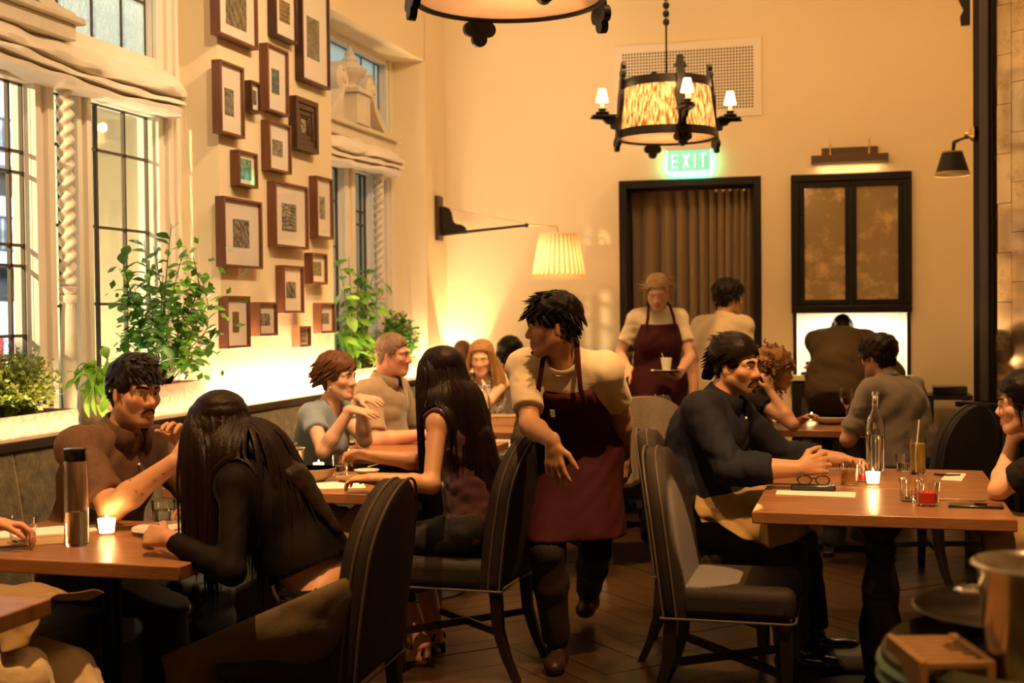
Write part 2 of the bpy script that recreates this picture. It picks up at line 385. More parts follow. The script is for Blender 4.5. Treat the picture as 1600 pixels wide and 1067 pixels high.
def pediment(parent, yc, half, z):
    m = MB(); m.bx(-3.42, -3.22, yc - half, yc + half, z - .10, z - .03); m.bx(-3.42, -3.19, yc - half - .03, yc + half + .03, z - .03, z + .0)
    m.build('entablature', M('stone_cream'), parent, bevel=.006)
    for s_ in (-1, 1):
        # broken scroll: thick swept arc rising towards the middle and ending in a volute
        pts = []; 
        for i in range(13):
            t = i / 12; a = math.pi * .52 * t
            pts.append((yc + s_ * (half - .02 - (half * .62) * math.sin(a)), z + .30 * (1 - math.cos(a)) * 1.15 + .015))
        ext = MB(); n = len(pts); top = pts; bot = [(p[0] + s_ * .015 - s_ * .05 * (i / n), p[1] - .055 - .015 * (i / n)) for i, p in enumerate(pts)]
        bot = [(p[0], max(p[1], z - .005)) for p in bot]
        vs = []; fs = []
        for x in (-3.40, -3.21):
            vs += [(x, p[0], p[1]) for p in top] + [(x, p[0], p[1]) for p in bot]
        for i in range(n - 1):
            fs += [(i, i+1, n+i+1, n+i), (2*n+i, 3*n+i, 3*n+i+1, 2*n+i+1), (i, 2*n+i, 2*n+i+1, i+1), (n+i, n+i+1, 3*n+i+1, 3*n+i)]
        fs += [(0, n, 3*n, 2*n), (n-1, 3*n-1, 4*n-1, 2*n-1)]
        ext.add(vs, fs)
        Mx = Matrix.Rotation(math.pi / 2, 3, 'Y')
        ext.lathe([(.0, -.02), (.075, -.02), (.085, 0), (.085, .17), (.06, .19), (.05, .175), (.03, .20), (0, .20)], (-3.40, yc + s_ * half * .36, z + .27), 20, Mx)
        ext.build('scroll_arm', M('stone_cream'), parent, smooth=35)
        MB().ext([(0, 0), (half * .6, 0), (half * .5, .05), (half * .34, .11), (half*.15, .2), (0, .23)], (-3.40, yc + s_ * .02, z), (0, s_, 0), (0, 0, 1), (.12, 0, 0)).build('tympanum', M('stone_cream'), parent)
    MB().bx(-3.42, -3.18, yc - .11, yc + .11, z, z + .20).bx(-3.42, -3.165, yc - .13, yc + .13, z + .2, z + .235).build('pedestal', M('stone_cream'), parent, bevel=.006)
    MB().lathe([(.09, 0), (.075, .02), (.04, .035), (.05, .055), (.095, .09), (.11, .115), (.115, .135), (.10, .145), (.07, .165), (.045, .18), (.055, .195), (.04, .21), (.03, .225), (.035, .24), (.02, .26), (.008, .31), (0, .315)],
               (-3.28, yc, z + .235), 22).build('urn_finial', M('stone_cream'), parent, smooth=40)

w1 = empty('window_1', (0, 0, 0), kind='structure')
member(w1, 'sill', 3.32, 5.79, .88, .93, -3.46, -3.11)
member(w1, 'frame_head', 3.32, 5.765, 3.24, 3.31); fluted(w1, 5.56, 5.775, .93, 3.3)
member(w1, 'transom_bar', 3.32, 5.6, 2.42, 2.70, -3.42, -3.31)
light(w1, 4.99, 5.56, [5.13, 5.36], .93, 2.42, [1.16, 1.51, 1.86, 2.21])
fluted(w1, 4.895, 4.99, .93, 2.45, n=2)
light(w1, 4.72, 4.895, [4.86], .93, 2.42, [1.15, 1.50, 1.85, 2.20])
fluted(w1, 4.60, 4.72, .93, 2.45, n=2)
light(w1, 3.75, 4.60, [4.09, 4.17, 4.51], .93, 2.42, [.98, 1.28, 1.376, 1.665, 1.75, 2.05, 2.137])
light(w1, 3.60, 5.56, [3.85, 4.10, 4.35, 4.60, 4.85, 5.11, 5.35], 2.70, 3.24, [2.97], 'frosted')
member(w1, 'frame_post', 3.32, 3.75, .93, 3.3)
colonette('spiral_colonette', 4.76, -3.27, .030, .93, 1.60, 2.44, w1)
pediment(w1, 4.06, .72, 2.72)

w2 = empty('window_2', (0, 0, 0), kind='structure')
member(w2, 'sill', 7.17, 8.90, .88, .93, -3.46, -3.11)
member(w2, 'frame_head', 7.17, 8.80, 3.24, 3.31); member(w2, 'transom_bar', 7.17, 8.8, 2.42, 2.60, -3.42, -3.31)
fluted(w2, 8.665, 8.80, .93, 3.3)
yy = [wall_pt(x, 110, GX)[0] for x in (541, 563, 583)]
light(w2, 7.3, 8.665, [7.55, yy[0] , yy[1], yy[2]], 2.60, 3.24, [2.93], 'frosted')
e = [wall_pt(x, 350, GX)[0] for x in (526, 540, 570, 585, 603)]
light(w2, 7.3, e[0], [e[0] - .1], .93, 2.42, [1.2, 1.55, 1.9, 2.2]); fluted(w2, e[0], e[1], .93, 2.45, n=2)
light(w2, e[1], e[2], [e[1] + .07, e[2] - .08], .93, 2.42, [1.05, 1.14, 1.60, 1.69, 2.07, 2.16]); fluted(w2, e[2], e[3], .93, 2.45, n=2)
light(w2, e[3], 8.665, [e[4] + .02], .93, 2.42, [1.5, 1.85, 2.2]); member(w2, 'frame_post', 7.16, 7.3, .93, 3.3)
colonette('spiral_colonette', wall_pt(591.5, 300, -3.27)[0], -3.27, .030, .93, 1.60, 2.44, w2)
pediment(w2, 7.93, .70, 2.70)

# ---- roman shades, drawn up and slumped over the window heads
def roman_shade(y0, y1, label, seed):
    rnd = random.Random(seed); n = 60
    prof = [(-3.325, 2.64), (-3.25, 2.615), (-3.17, 2.56), (-3.135, 2.525), (-3.14, 2.505), (-3.19, 2.50), (-3.15, 2.485), (-3.145, 2.465), (-3.20, 2.462), (-3.16, 2.447), (-3.165, 2.425), (-3.22, 2.42), (-3.31, 2.425)]
    m = MB(); vs = []; fs = []; K = len(prof); ph = [rnd.uniform(0, 6) for _ in range(6)]
    for i in range(n + 1):
        y = y0 + (y1 - y0) * i / n; endf = min(1, (y1 - y) / .12) if y1 - y < .12 else 1; ends = min(1, (y - y0) / .12)
        ef = .55 + .45 * min(endf, ends)
        for k, (x, z) in enumerate(prof):
            d = .008 * math.sin(y * 9 + ph[0] + k) + .006 * math.sin(y * 23 + ph[1] + k * 1.7) + .012 * math.sin(y * 4 + ph[2])
            fold = (1 if 1 <= k <= 4 else .6)
            vs.append((-3.33 + (x + 3.33) * ef + d * fold * (0 if k == 0 else 1), y, z + (.5 * d if k else 0) + .012 * math.sin(y * 3 + ph[3]) * (k > 2)))
    for i in range(n):
        for k in range(K - 1): fs.append((i*K+k, i*K+k+1, (i+1)*K+k+1, (i+1)*K+k))
    m.add(vs, fs); m.add([vs[k] for k in range(K)], [tuple(range(K))]); m.add([vs[n*K+k] for k in range(K)], [tuple(range(K))])
    o = m.build('roman_shade', M('shade_cloth'), smooth=60, weld=True)
    tag(o, label, 'window shade')
    for yy_ in (y1 - .02, y1 - .06):
        MB().tube([(-3.20, yy_, 2.43), (-3.17, yy_ + .03, 1.9), (-3.15, yy_ + .07, 1.35)], .0022, 5).build('pull_cord', M('shade_cloth'), o)
    return o
roman_shade(3.4, 5.66, 'cream roman shade drawn up over the large window at the left edge', 1)
roman_shade(7.22, 8.70, 'smaller cream roman shade drawn up over the far window past the picture wall', 2)

# ---- street outside
ext = MB(); ext.bx(-24.3, -24, 12, 52, -3, 14); fac = tag(ext.build('facade_wall', mat('facade', (.62, .66, .70), .9, var=(.6, (.50, .54, .58)))), kind='structure')
fac.name = 'wall_street'
dk = mat('facade_dark', (.05, .055, .06), .6); fw = mat('facade_white', (.85, .87, .88), .8)
bl = empty('apartment_building', (-24, 30, -3), 0, 'pale building with railed galleries across the street outside the left window', 'building')
bl_inv = Matrix.Translation((24, -30, 3))
def bpart(name, mb, m_): o = mb.build(name, m_, bl); o.matrix_parent_inverse = bl_inv; return o
for z0, z1 in ((5.0, 6.0), (1.9, 2.9)):
    for i in range(7): bpart('dark_opening', MB().bx(-24.1, -23.9, 15 + i * 5, 18.9 + i * 5, z0, z1), dk)
for z0 in (6.05, 3.3):
    g = MB(); g.bx(-23.2, -23.12, 14, 50, z0 + .92, z0 + 1.0); g.bx(-23.2, -23.12, 14, 50, z0, z0 + .07)
    for i in range(170): g.bx(-23.18, -23.14, 14 + i * .21, 14.05 + i * .21, z0, z0 + .95)
    bpart('railing', g, dk)
    bpart('balcony_slab', MB().bx(-24, -23.05, 13.5, 50.5, z0 - .32, z0 - .02), fw)
bpart('sign_band', MB().bx(-23.04, -23.0, 24, 29, 2.98, 3.24), mat('sign_yellow', (.75, .6, .12), .6))
for i in range(22): bpart('awning_stripe', MB().bx(-23.3, -23.2, 17 + i * 1.1, 17.55 + i * 1.1, -.2, .95), mat('awning_red', (.45, .05, .06), .7))
bpart('wall_band', MB().bx(-23.6, -23.3, 14, 50, -.2, 1.9), fw)
tag(MB().bx(-4.42, -3.5, 6.6, 6.75, -1, 6).build('wall_return', mat('sandstone', (.60, .46, .26), .9, var=(2.5, (.50, .38, .20)), bump=(18, .2))), kind='structure')
tag(MB().bx(-4.6, -3.5, 10.4, 10.5, -1, 6).build('wall_return', M('sandstone')), kind='structure')
area('return_wall_fill', (-4.0, 5.4, .2), (-4.0, 6.6, 1.9), .3, .3, 90, (1, .84, .55))  # unseen fill added low outside to light the sandstone return
area('facade_fill', (-12, 22, 9), (-24, 31, 4), 3, 3, 9000, (.86, .93, 1.0))  # unseen fill added to brighten the facade across the street
area('transom_fill', (-5.4, 6.2, 4.4), (-3.4, 6.4, 3.0), 3.6, .8, 20, (.93, .97, .92))  # unseen panel added outside, standing in for dusk light on the transoms

# ---- back wall: door opening, serving hatch
DX0, DX1, DZ = -1.751, -.714, 2.417
AX0, AX1, AZ0, AZ1, CZ1 = -.492, .312, .985, 1.43, 2.41
w = MB()
for x0, x1, z0, z1 in ((XO, DX0, 0, CEIL), (DX0, DX1, DZ, CEIL), (DX1, AX0, 0, CEIL), (AX0, AX1, AZ1, CEIL), (AX0, AX1, 0, .0), (AX1, 2.6, 0, CEIL)):
    if z1 > z0: w.bx(x0, x1, YB, YB + .36, z0, z1)
tag(w.build('wall_back', M('plaster')), kind='structure')
# hall behind the curtain
tag(MB().bx(DX0 - .3, DX1 + .3, YB + 1.0, YB + 1.05, 0, 2.6).build('wall_hall', mat('hall_dark', (.05, .035, .02), .9)), kind='structure')
d1 = empty('door_1', kind='structure')
for n_, bb in (('jamb', (DX0, DX0 + .055, 0, DZ)), ('jamb', (DX1 - .055, DX1, 0, DZ)), ('lintel', (DX0 + .055, DX1 - .055, DZ - .055, DZ))):
    MB().bx(bb[0], bb[1], YB - .012, YB + .30, bb[2], bb[3]).build(n_, M('black_paint'), d1, bevel=.004)
# pleated curtain
def curtain():
    m = MB(); n = 420; x0, x1 = DX0 + .055, DX1 - .055; vs = []; fs = []; zs = [0.01, .6, 1.2, 1.8, 2.1, 2.2, 2.28, 2.36]
    for i in range(n + 1):
        t = i / n; x = x0 + (x1 - x0) * t
        ph = 2 * math.pi * (3.6 * t + 8.0 * t ** 2.1)
        for z in zs:
            pin = 1 if z < 2.1 else max(.25, 1 - (z - 2.1) / .26 * .75)
            amp = (.055 - .015 * t) * pin
            s_ = math.sin(ph + .25 * math.sin(z * 1.3)); s_ = math.copysign(abs(s_) ** .7, s_)
            vs.append((x + .012 * math.cos(ph) * pin, YB + .19 + amp * s_ + .01 * math.sin(ph * .37), z))
    k = len(zs)
    for i in range(n):
        for j in range(k - 1): fs.append((i*k+j, (i+1)*k+j, (i+1)*k+j+1, i*k+j+1))
    m.add(vs, fs); root = tag(m.build('door_curtain', M('curtain'), smooth=80), 'brown pleated curtain filling the black-framed doorway', 'curtain')
    for t in (.70, .755, .81, .865, .92):
        MB().lathe([(.012, -.004), (.014, 0), (.009, .004)], (x0 + (x1 - x0) * t, YB + .12, 2.335), 12, Matrix.Rotation(math.pi/2, 3, 'X')).build('curtain_stud', M('brass'), root)
    MB().tube([(x0, YB + .17, 2.357), (x1, YB + .17, 2.357)], .010, 8).build('curtain_rail', M('black_iron'), root)
curtain()
tag(MB().bx(WX, 2.6, YB - .02, YB, 3.80, 3.86).bx(WX, 2.6, YB - .035, YB, 3.86, 3.89).build('trim_1', M('plaster')), kind='structure')

# perforated vent grille
def vent():
    x0, x1, z0, z1 = -1.776, -.705, 2.852, 3.409
    root = empty('vent_grille', (x0, YB, z0), 0, 'cream perforated vent grille high on the wall behind the far chandelier', 'vent')
    inv = Matrix.Translation((-x0, -YB, -z0))
    f = MB(); t = .055
    f.bx(x0, x1, YB - .012, YB - .001, z0, z0 + t).bx(x0, x1, YB - .012, YB - .001, z1 - t, z1).bx(x0, x0 + t, YB - .012, YB - .001, z0 + t, z1 - t).bx(x1 - t, x1, YB - .012, YB - .001, z0 + t, z1 - t)
    o = f.build('grille_frame', M('trim_cream'), root); o.matrix_parent_inverse = inv
    g = MB(); nx, nz = 44, 20; dx = (x1 - x0 - 2 * t) / nx; dz = (z1 - z0 - 2 * t) / nz; h = .98
    for i in range(nx):
        for j in range(nz):
            cx = x0 + t + dx * (i + .5); cz = z0 + t + dz * (j + .5); q = h / 2
            o4 = [(cx - dx/2, cz - dz/2), (cx, cz - dz/2), (cx + dx/2, cz - dz/2), (cx + dx/2, cz), (cx + dx/2, cz + dz/2), (cx, cz + dz/2), (cx - dx/2, cz + dz/2), (cx - dx/2, cz)]
            i4 = [(cx, cz - dz*q*.85), (cx + dx*q*.85, cz), (cx, cz + dz*q*.85), (cx - dx*q*.85, cz)]
            vs = [(p[0], YB - .008, p[1]) for p in o4 + i4]
            g.add(vs, [(0,1,8,11,7), (1,2,3,9,8), (3,4,5,10,9), (5,6,7,11,10)])
    o = g.build('perforated_plate', M('trim_cream'), root); o['kind'] = 'stuff'; o.matrix_parent_inverse = inv
    o = MB().bx(x0 + t, x1 - t, YB - .002, YB - .0005, z0 + t, z1 - t).build('duct_backing', mat('duct_shade', (.05, .03, .012), .95), root); o.matrix_parent_inverse = inv  # dark sheet behind the holes; the duct's shade is put into its colour
vent()

# exit sign: glass panel lit green
def exit_sign():
    x0, x1, z0, z1 = -1.385, -1.065, 2.462, 2.62; y = YB - .06
    root = empty('exit_sign', (x0, YB - .05, z0), 0, 'glowing green EXIT sign above the curtained doorway', 'exit sign'); inv = Matrix.Translation((-x0, -YB + .05, -z0))
    def p(o): o.matrix_parent_inverse = inv; return o
    p(MB().bx(x0, x1, y, y + .012, z0, z1).build('edge_lit_panel', mat('exit_panel', (.3, .8, .6), .3, emis=(.16, .85, .56), estr=.40), root))
    p(MB().bx(x0 - .01, x1 + .01, y - .01, YB - .001, z1, z1 + .03).build('housing', M('trim_cream'), root, bevel=.003))
    fm = mat('exit_text', (.9, 1, .95), .4, emis=(.50, 1.0, .85), estr=.95)
    ft = MB(); k = .004
    ft.bx(x0, x1, y - k, y, z0, z0 + .005).bx(x0, x0 + .005, y - k, y, z0, z1).bx(x1 - .005, x1, y - k, y, z0, z1); p(ft.build('rim', fm, root))
    lx = x0 + .034; hgt = .10; zb = z0 + .028; wd = .050; gp = .032; th = .008
    def stroke(x_a, z_a, x_b, z_b): m = MB(); m.bar((x_a, y - .003, z_a), (x_b, y - .003, z_b), .006, th, up=(-(z_b - z_a), 0, x_b - x_a)); return m
    E = MB(); E.bx(lx, lx + th, y - .006, y, zb, zb + hgt)
    for q in (0, .45, .9): E.bx(lx, lx + wd, y - .006, y, zb + q * hgt, zb + q * hgt + th)
    p(E.build('letter_e', fm, root)); lx += wd + gp
    X_ = MB()
    for s_ in (0, 1): X_.ext([(0, 0), (th * 1.3, 0), (wd, hgt), (wd - th * 1.3, hgt)], (lx + (wd if s_ else 0), y - .006, zb), (-1 if s_ else 1, 0, 0), (0, 0, 1), (0, .006, 0))
    p(X_.build('letter_x', fm, root)); lx += wd + gp
    p(MB().bx(lx, lx + th, y - .006, y, zb, zb + hgt).build('letter_i', fm, root)); lx += th + gp
    T = MB(); T.bx(lx, lx + wd, y - .006, y, zb + hgt - th, zb + hgt).bx(lx + wd/2 - th/2, lx + wd/2 + th/2, y - .006, y, zb, zb + hgt); p(T.build('letter_t', fm, root))
    area('exit_glow', ((x0 + x1) / 2, YB - .044, z0 + .06), ((x0 + x1) / 2, YB, z0 + .06), .30, .13, 1.6, (.1, 1, .6))
exit_sign()

# built-in cabinet with two antique-mirror doors over a lit serving hatch
def cabinet():
    root = empty('wall_cabinet', ((AX0 + AX1) / 2, YB, AZ1), 0, 'black wall cabinet with two antique mirror doors over the bright serving hatch', 'cabinet')
    inv = Matrix.Translation((-(AX0 + AX1) / 2, -YB, -AZ1))
    def p(o): o.matrix_parent_inverse = inv; return o
    x0, x1, z0, z1 = AX0 - .01, AX1 + .01, AZ1 - .005, CZ1; t = .055
    for n_, bb in (('frame_rail', (x0, x1, z0, z0 + t)), ('frame_rail', (x0, x1, z1 - t, z1)), ('frame_stile', (x0, x0 + t, z0 + t, z1 - t)), ('frame_stile', (x1 - t, x1, z0 + t, z1 - t))):
        p(MB().bx(bb[0], bb[1], YB - .05, YB + .02, bb[2], bb[3]).build(n_, M('black_paint'), root, bevel=.008))
    xm = (x0 + x1) / 2
    for a, b_ in ((x0 + t, xm - .002), (xm + .002, x1 - t)):
        q = .038; d_ = MB(); za, zb = z0 + t + .002, z1 - t - .002
        d_.bx(a, b_, YB - .042, YB - .012, za, za + q).bx(a, b_, YB - .042, YB - .012, zb - q, zb).bx(a, a + q, YB - .042, YB - .012, za + q, zb - q).bx(b_ - q, b_, YB - .042, YB - .012, za + q, zb - q)
        dr = p(d_.build('cabinet_door', M('black_paint'), root, bevel=.004))
        k = MB().bx(a + q, b_ - q, YB - .022, YB - .016, za + q, zb - q).build('mirror_pane', M('antique_mirror'), dr)
        kx = b_ - .018 if a < xm - .1 else a + .018
        MB().bx(kx - .006, kx + .006, YB - .055, YB - .042, z0 + t + .02, z0 + t + .06).build('latch', M('black_iron'), dr)
cabinet()
def hatch():
    y0, y1 = YB, YB + .42
    h = MB()
    h.bx(AX0 - .02, AX1 + .02, y1, y1 + .04, 0, AZ1 + .02); h.bx(AX0 - .04, AX0, YB + .001, y1, 0, AZ1); h.bx(AX1, AX1 + .04, YB + .001, y1, 0, AZ1); h.bx(AX0, AX1, YB + .001, y1, AZ1, AZ1 + .03)
    tag(h.build('wall_hatch', mat('hatch_white', (.88, .84, .76), .5)), kind='structure')
    for x in (AX0 + .012, AX1 - .012):
        tag(MB().bx(x - .012, x + .012, YB - .015, YB + .02, AZ0, AZ1 - .006).build('trim_2', M('black_paint')), kind='structure')
    root = empty('serving_counter', ((AX0 + AX1) / 2, YB - .1, 0), 0, 'black service cabinet with a pale stone counter below the lit hatch', 'counter')
    inv = Matrix.Translation((-(AX0 + AX1) / 2, -YB + .1, 0))
    def p(o): o.matrix_parent_inverse = inv; return o
    p(MB().bx(AX0 - .03, AX1 + .02, YB - .10, y1 - .01, AZ0 - .04, AZ0).build('stone_top', mat('stone_top', (.7, .64, .52), .3), root, bevel=.004))
    p(MB().bx(AX0 - .01, AX1, YB - .07, y1 - .01, .0, AZ0 - .041).build('carcass', M('black_paint'), root, bevel=.003))
    xm = (AX0 + AX1) / 2
    for a, b_ in ((AX0, xm - .003), (xm + .003, AX1 - .01)):
        d = p(MB().bx(a, b_, YB - .09, YB - .071, .1, AZ0 - .06).build('cabinet_door', M('black_paint'), root, bevel=.004))
        MB().bx(a + .06, b_ - .06, YB - .094, YB - .089, .2, AZ0 - .16).build('door_panel', M('dark_grey_paint'), d)
    area('hatch_light', (xm, YB + .2, AZ1 - .012), (xm, YB + .25, .9), .7, .06, 7.5, (1, .78, .5))
    # framed notice, cups and tongs on the counter
    f = empty('framed_notice', (AX0 + .20, YB + .25, AZ0), 0, 'small dark-framed white card standing in the lit hatch', 'picture frame')
    fr = MB(); w_, h_ = .17, .21
    fr.bx(-w_/2, w_/2, -.008, .008, 0, .012).bx(-w_/2, w_/2, -.008, .008, h_ - .012, h_).bx(-w_/2, -w_/2 + .012, -.008, .008, .012, h_ - .012).bx(w_/2 - .012, w_/2, -.008, .008, .012, h_ - .012)
    fr.build('frame', M('black_paint'), f); MB().bx(-w_/2 + .01, w_/2 - .01, -.003, .004, .01, h_ - .01).build('card', M('paper'), f)
    for i, (dx, r, h2, mm, lb) in enumerate(((.52, .026, .05, 'steel', 'small steel cup on the hatch counter right of the bending man'), (.60, .034, .035, 'porcelain', 'white dish on the hatch counter right of the bending man'), (.11, .03, .09, 'black_paint', 'dark cup on the hatch counter left of the framed card'))):
        tag(MB().lathe([(r * .7, 0), (r * .85, .003), (r, h2), (r * .92, h2), (r * .75, .006), (0, .005)], (AX0 + dx, YB + .12, AZ0), 20).build('cup', M(mm), smooth=40), lb, 'cup')
    tag(MB().lathe([(0, 0), (.045, 0), (.05, .012), (.04, .02), (0, .02)], (AX0 + .10, YB - .02, AZ0 + .001), 20).build('tape_dish', M('black_iron'), smooth=40), 'flat black dish on the left end of the hatch counter', 'dish')
hatch()

# picture light above the cabinet
def picture_light():
    x0, x1, z0 = -.358, .167, 2.478
    root = empty('picture_light', ((x0 + x1) / 2, YB, z0), 0, 'brown wooden shelf light with two prongs above the mirror cabinet', 'picture light'); inv = Matrix.Translation((-(x0 + x1) / 2, -YB, -z0))
    def p(o): o.matrix_parent_inverse = inv; return o
    p(MB().bx(x0, x1, YB - .09, YB - .0, z0 + .006, z0 + .058).build('light_bar', mat('bronze_wood', (.10, .055, .025), .4), root, bevel=.004))
    p(MB().bx(x0 + .07, x1 - .07, YB - .03, YB - .001, z0 + .058, z0 + .115).build('back_plate', M('bronze_wood'), root, bevel=.003))
    for x in (x0 + .13, x1 - .13):
        p(MB().tube([(x, YB - .06, z0 + .055), (x, YB - .055, z0 + .10), (x, YB - .05, z0 + .165)], [.010, .006, .005], 8).build('prong', M('brass'), root, smooth=True))
    area('picture_light_glow', ((x0 + x1) / 2, YB - .05, z0), ((x0 + x1) / 2, YB - .01, 0), .45, .03, .7, WARM2)
picture_light()

# ---- chamfered mirror pilaster at the right
def pilaster():
    p0 = Vector((.60, 7.60, 0)); t = Vector((.7071, -.7071, 0)); n = Vector((-.7071, -.7071, 0))
    root = empty('trim_3', tuple(p0), 0, kind='structure'); inv = Matrix.Translation(-p0)
    def board(name, a, b_, d0, d1, z0, z1, m_, par=root, bv=.003):
        o = MB().ext([(a, d0), (b_, d0), (b_, d1), (a, d1)], p0 + Vector((0, 0, z0)), t, n, (0, 0, z1 - z0)).build(name, M(m_), par, bevel=bv)
        if par is root: o.matrix_parent_inverse = inv
        return o
    board('core', 0, .70, -.35, -.02, 0, CEIL, 'black_paint')
    board('edge_board', -.005, .05, -.02, .012, .93, CEIL, 'black_paint')
    board('stile', .05, .112, -.02, .028, .93, CEIL, 'dark_grey_paint', bv=.006)
    board('bead', .112, .130, -.02, .012, .93, CEIL, 'black_paint')
    board('stile', .345, .50, -.02, .028, .93, CEIL, 'dark_grey_paint', bv=.006)
    rnd = random.Random(5); z = .94; k = 0
    while z < 4.2:
        for c, (a, b_) in enumerate(((.132, .236), (.239, .343))):
            zz = z + (.11 if c else 0); h_ = .27
            o = board('mirror_tile', a, b_, -.018, -.008 + rnd.uniform(-.001, .002), zz + .0015, zz + h_ - .0015, 'mirror_tile', bv=0)
        z += .27; k += 1
    # base with slotted panel and ledge
    board('base', -.02, .75, -.25, .07, 0, .90, 'dark_grey_paint', bv=.004)
    board('ledge', -.05, .78, -.25, .11, .90, .93, 'black_paint', bv=.004)
    for i in range(7):
        a = .05 + i * .075
        pts = [(a + .018 + .018 * math.cos(q), .78 + .018 * math.sin(q)) for q in [math.pi * j / 6 for j in range(7)]] + [(a + .018 + .018 * math.cos(q), .22 + .018 * math.sin(q)) for q in [math.pi + math.pi * j / 6 for j in range(7)]]
        o = MB().ext(pts, p0 + n * .0705, t, (0, 0, 1), n * .003).build('slot', mat('slot_shade', (.003, .003, .003), .8), root); o.matrix_parent_inverse = inv  # raised black plate; the shade inside the slot is put into its colour
pilaster()
tag(MB().ext([(.64, 7.66), (.74, 9.389), (.95, 9.389), (.85, 7.4)], (0, 0, 0), (1, 0, 0), (0, 1, 0), (0, 0, CEIL)).build('wall_pier', M('plaster')), kind='structure')
# ================================================================== banquettes
def banquette():
    root = empty('banquette', (-2.75, 3.5, 0), 0, 'long built-in banquette with olive speckled back and dark cap under the windows', 'banquette')
    inv = Matrix.Translation((2.75, -3.5, 0))
    def p(o): o.matrix_parent_inverse = inv; return o
    segs = [(-1.4, .4), (.4, 2.2), (2.2, 4.0), (4.0, 5.8), (5.8, 7.3), (7.3, 8.52)]
    for y0, y1 in segs:
        p(MB().ext([(-3.058, .30), (-2.90, .30), (-2.90, .45), (-2.985, .962), (-3.058, .962)], (0, y0 + .001, 0), (1, 0, 0), (0, 0, 1), (0, y1 - y0 - .002, 0)).build('back_panel', M('bench_fabric'), root, bevel=.012))
        p(MB().bx(-2.90, -2.45, y0 + .001, y1 - .001, .32, .47).build('seat_cushion', M('bench_seat'), root, bevel=.035, segs=4))
    p(MB().bx(-3.062, -2.975, -1.4, 8.52, .963, 1.0).build('cap_rail', M('espresso_wood'), root, bevel=.005))
    p(MB().bx(-3.05, -2.52, -1.4, 8.52, 0, .318).build('plinth', M('black_paint'), root))
    p(MB().bx(-3.094, -3.066, -1.4, 8.52, .955, .972).build('strip_housing', M('trim_cream'), root))
banquette()
def banquette_return():
    root = empty('banquette', (-2.4, 8.66, 0), 0, 'low grey-backed banquette return with a black rail behind the blonde woman', 'banquette')
    inv = Matrix.Translation((2.4, -8.66, 0)); g = mat('bench_grey', (.20, .17, .12), .85, var=(40, (.13, .11, .08)), bump=(90, .2))
    def p(o): o.matrix_parent_inverse = inv; return o
    p(MB().bx(-2.97, -1.72, 8.58, 8.70, .3, .925).build('back_panel', g, root, bevel=.012)); p(MB().bx(-2.97, -1.71, 8.575, 8.705, .926, .955).build('cap_rail', M('espresso_wood'), root, bevel=.004))
    p(MB().bx(-2.42, -1.74, 8.14, 8.575, .32, .47).build('seat_cushion', g, root, bevel=.03, segs=3)); p(MB().bx(-2.40, -1.76, 8.2, 8.57, 0, .318).build('plinth', M('black_paint'), root))
banquette_return()
def settee():
    root = empty('high_back_settee', (-1.72, 8.93, 0), 0, 'dark brown high-backed settee with rounded ends behind the aproned waiter', 'settee')
    m_ = mat('dark_brown_leather', (.035, .018, .010), .45, bump=(60, .1))
    pts = [(-.42, .3), (.42, .3), (.42, .95)] + [(.42 - .22 + .22 * math.cos(a), .95 + .22 * math.sin(a)) for a in [math.pi / 2 * i / 6 for i in range(1, 7)]] + [(-.20 - .22 * math.sin(a), .95 + .22 * math.cos(a)) for a in [math.pi / 2 * i / 6 for i in range(0, 7)]]
    MB().ext(pts, (0, -.06, 0), (1, 0, 0), (0, 0, 1), (0, .10, 0)).build('backrest', m_, root, bevel=.03, segs=3)
    MB().bx(-.40, .40, .05, .40, .32, .46).build('seat', m_, root, bevel=.03, segs=3)
    for sx in (-.36, .36):
        for sy in (-.02, .36): MB().bx(sx - .02, sx + .02, sy - .02, sy + .02, 0, .32).build('leg', M('espresso_wood'), root)
settee()

# ================================================================== tables
def turned_leg(h):
    return [(.07, 0), (.072, .02), (.055, .06), (.062, .12), (.075, .20), (.078, .26), (.060, .34), (.056, .36), (.066, .37), (.066, .385), (.050, .40), (.042, .44), (.045, .50), (.050, h - .14), (.060, h - .09), (.048, h - .07), (.075, h - .03), (.075, h)]
def table(x0, x1, y0, y1, label, rz=0, base='column', h=.75, th=.042):
    cx, cy = (x0 + x1) / 2, (y0 + y1) / 2; w_, d_ = (x1 - x0) / 2, (y1 - y0) / 2
    root = empty('dining_table', (cx, cy, 0), rz, label, 'table')
    n = 7; pl = 2 * d_ / n
    top = MB()
    for i in range(n): top.bx(-w_, w_, -d_ + i * pl + .0006, -d_ + (i + 1) * pl - .0006, h - th, h)
    o = MB().bx(-w_, w_, -d_, d_, h - th, h).build('table_top', M('walnut'), root, bevel=.004)
    MB().bx(-.20, .20, -.16, .16, h - th - .03, h - th - .0005).build('mounting_plate', M('black_iron'), root)
    if base == 'column':
        MB().lathe(turned_leg(h - th - .03 - .035), (0, 0, .035), 28).build('pedestal', M('black_iron'), root, smooth=50)
        MB().lathe([(.0, .06), (.08, .055), (.12, .040), (.30, .025), (.32, .012), (.32, 0), (0, 0)][::-1], (0, 0, 0), 36).build('base_disc', M('black_iron'), root, smooth=40)
    else:
        MB().lathe([(.045, 0), (.032, .03), (.030, .60), (.05, h - th - .03 - .03)], (0, 0, .03), 20).build('pedestal', M('black_iron'), root, smooth=50)
        for a in (0, math.pi / 2): MB().bar((-.28 * math.cos(a), -.28 * math.sin(a), .017), (.28 * math.cos(a), .28 * math.sin(a), .017), .06, .034).build('foot_bar', M('black_iron'), root, bevel=.006)
    return root
table(-2.80, -1.96, 2.0, 2.76, 'walnut table cut off at the bottom left corner of the photo')
table(-2.73, -1.85, 3.19, 3.88, 'walnut table with the tall water carafe at the left', base='cross')
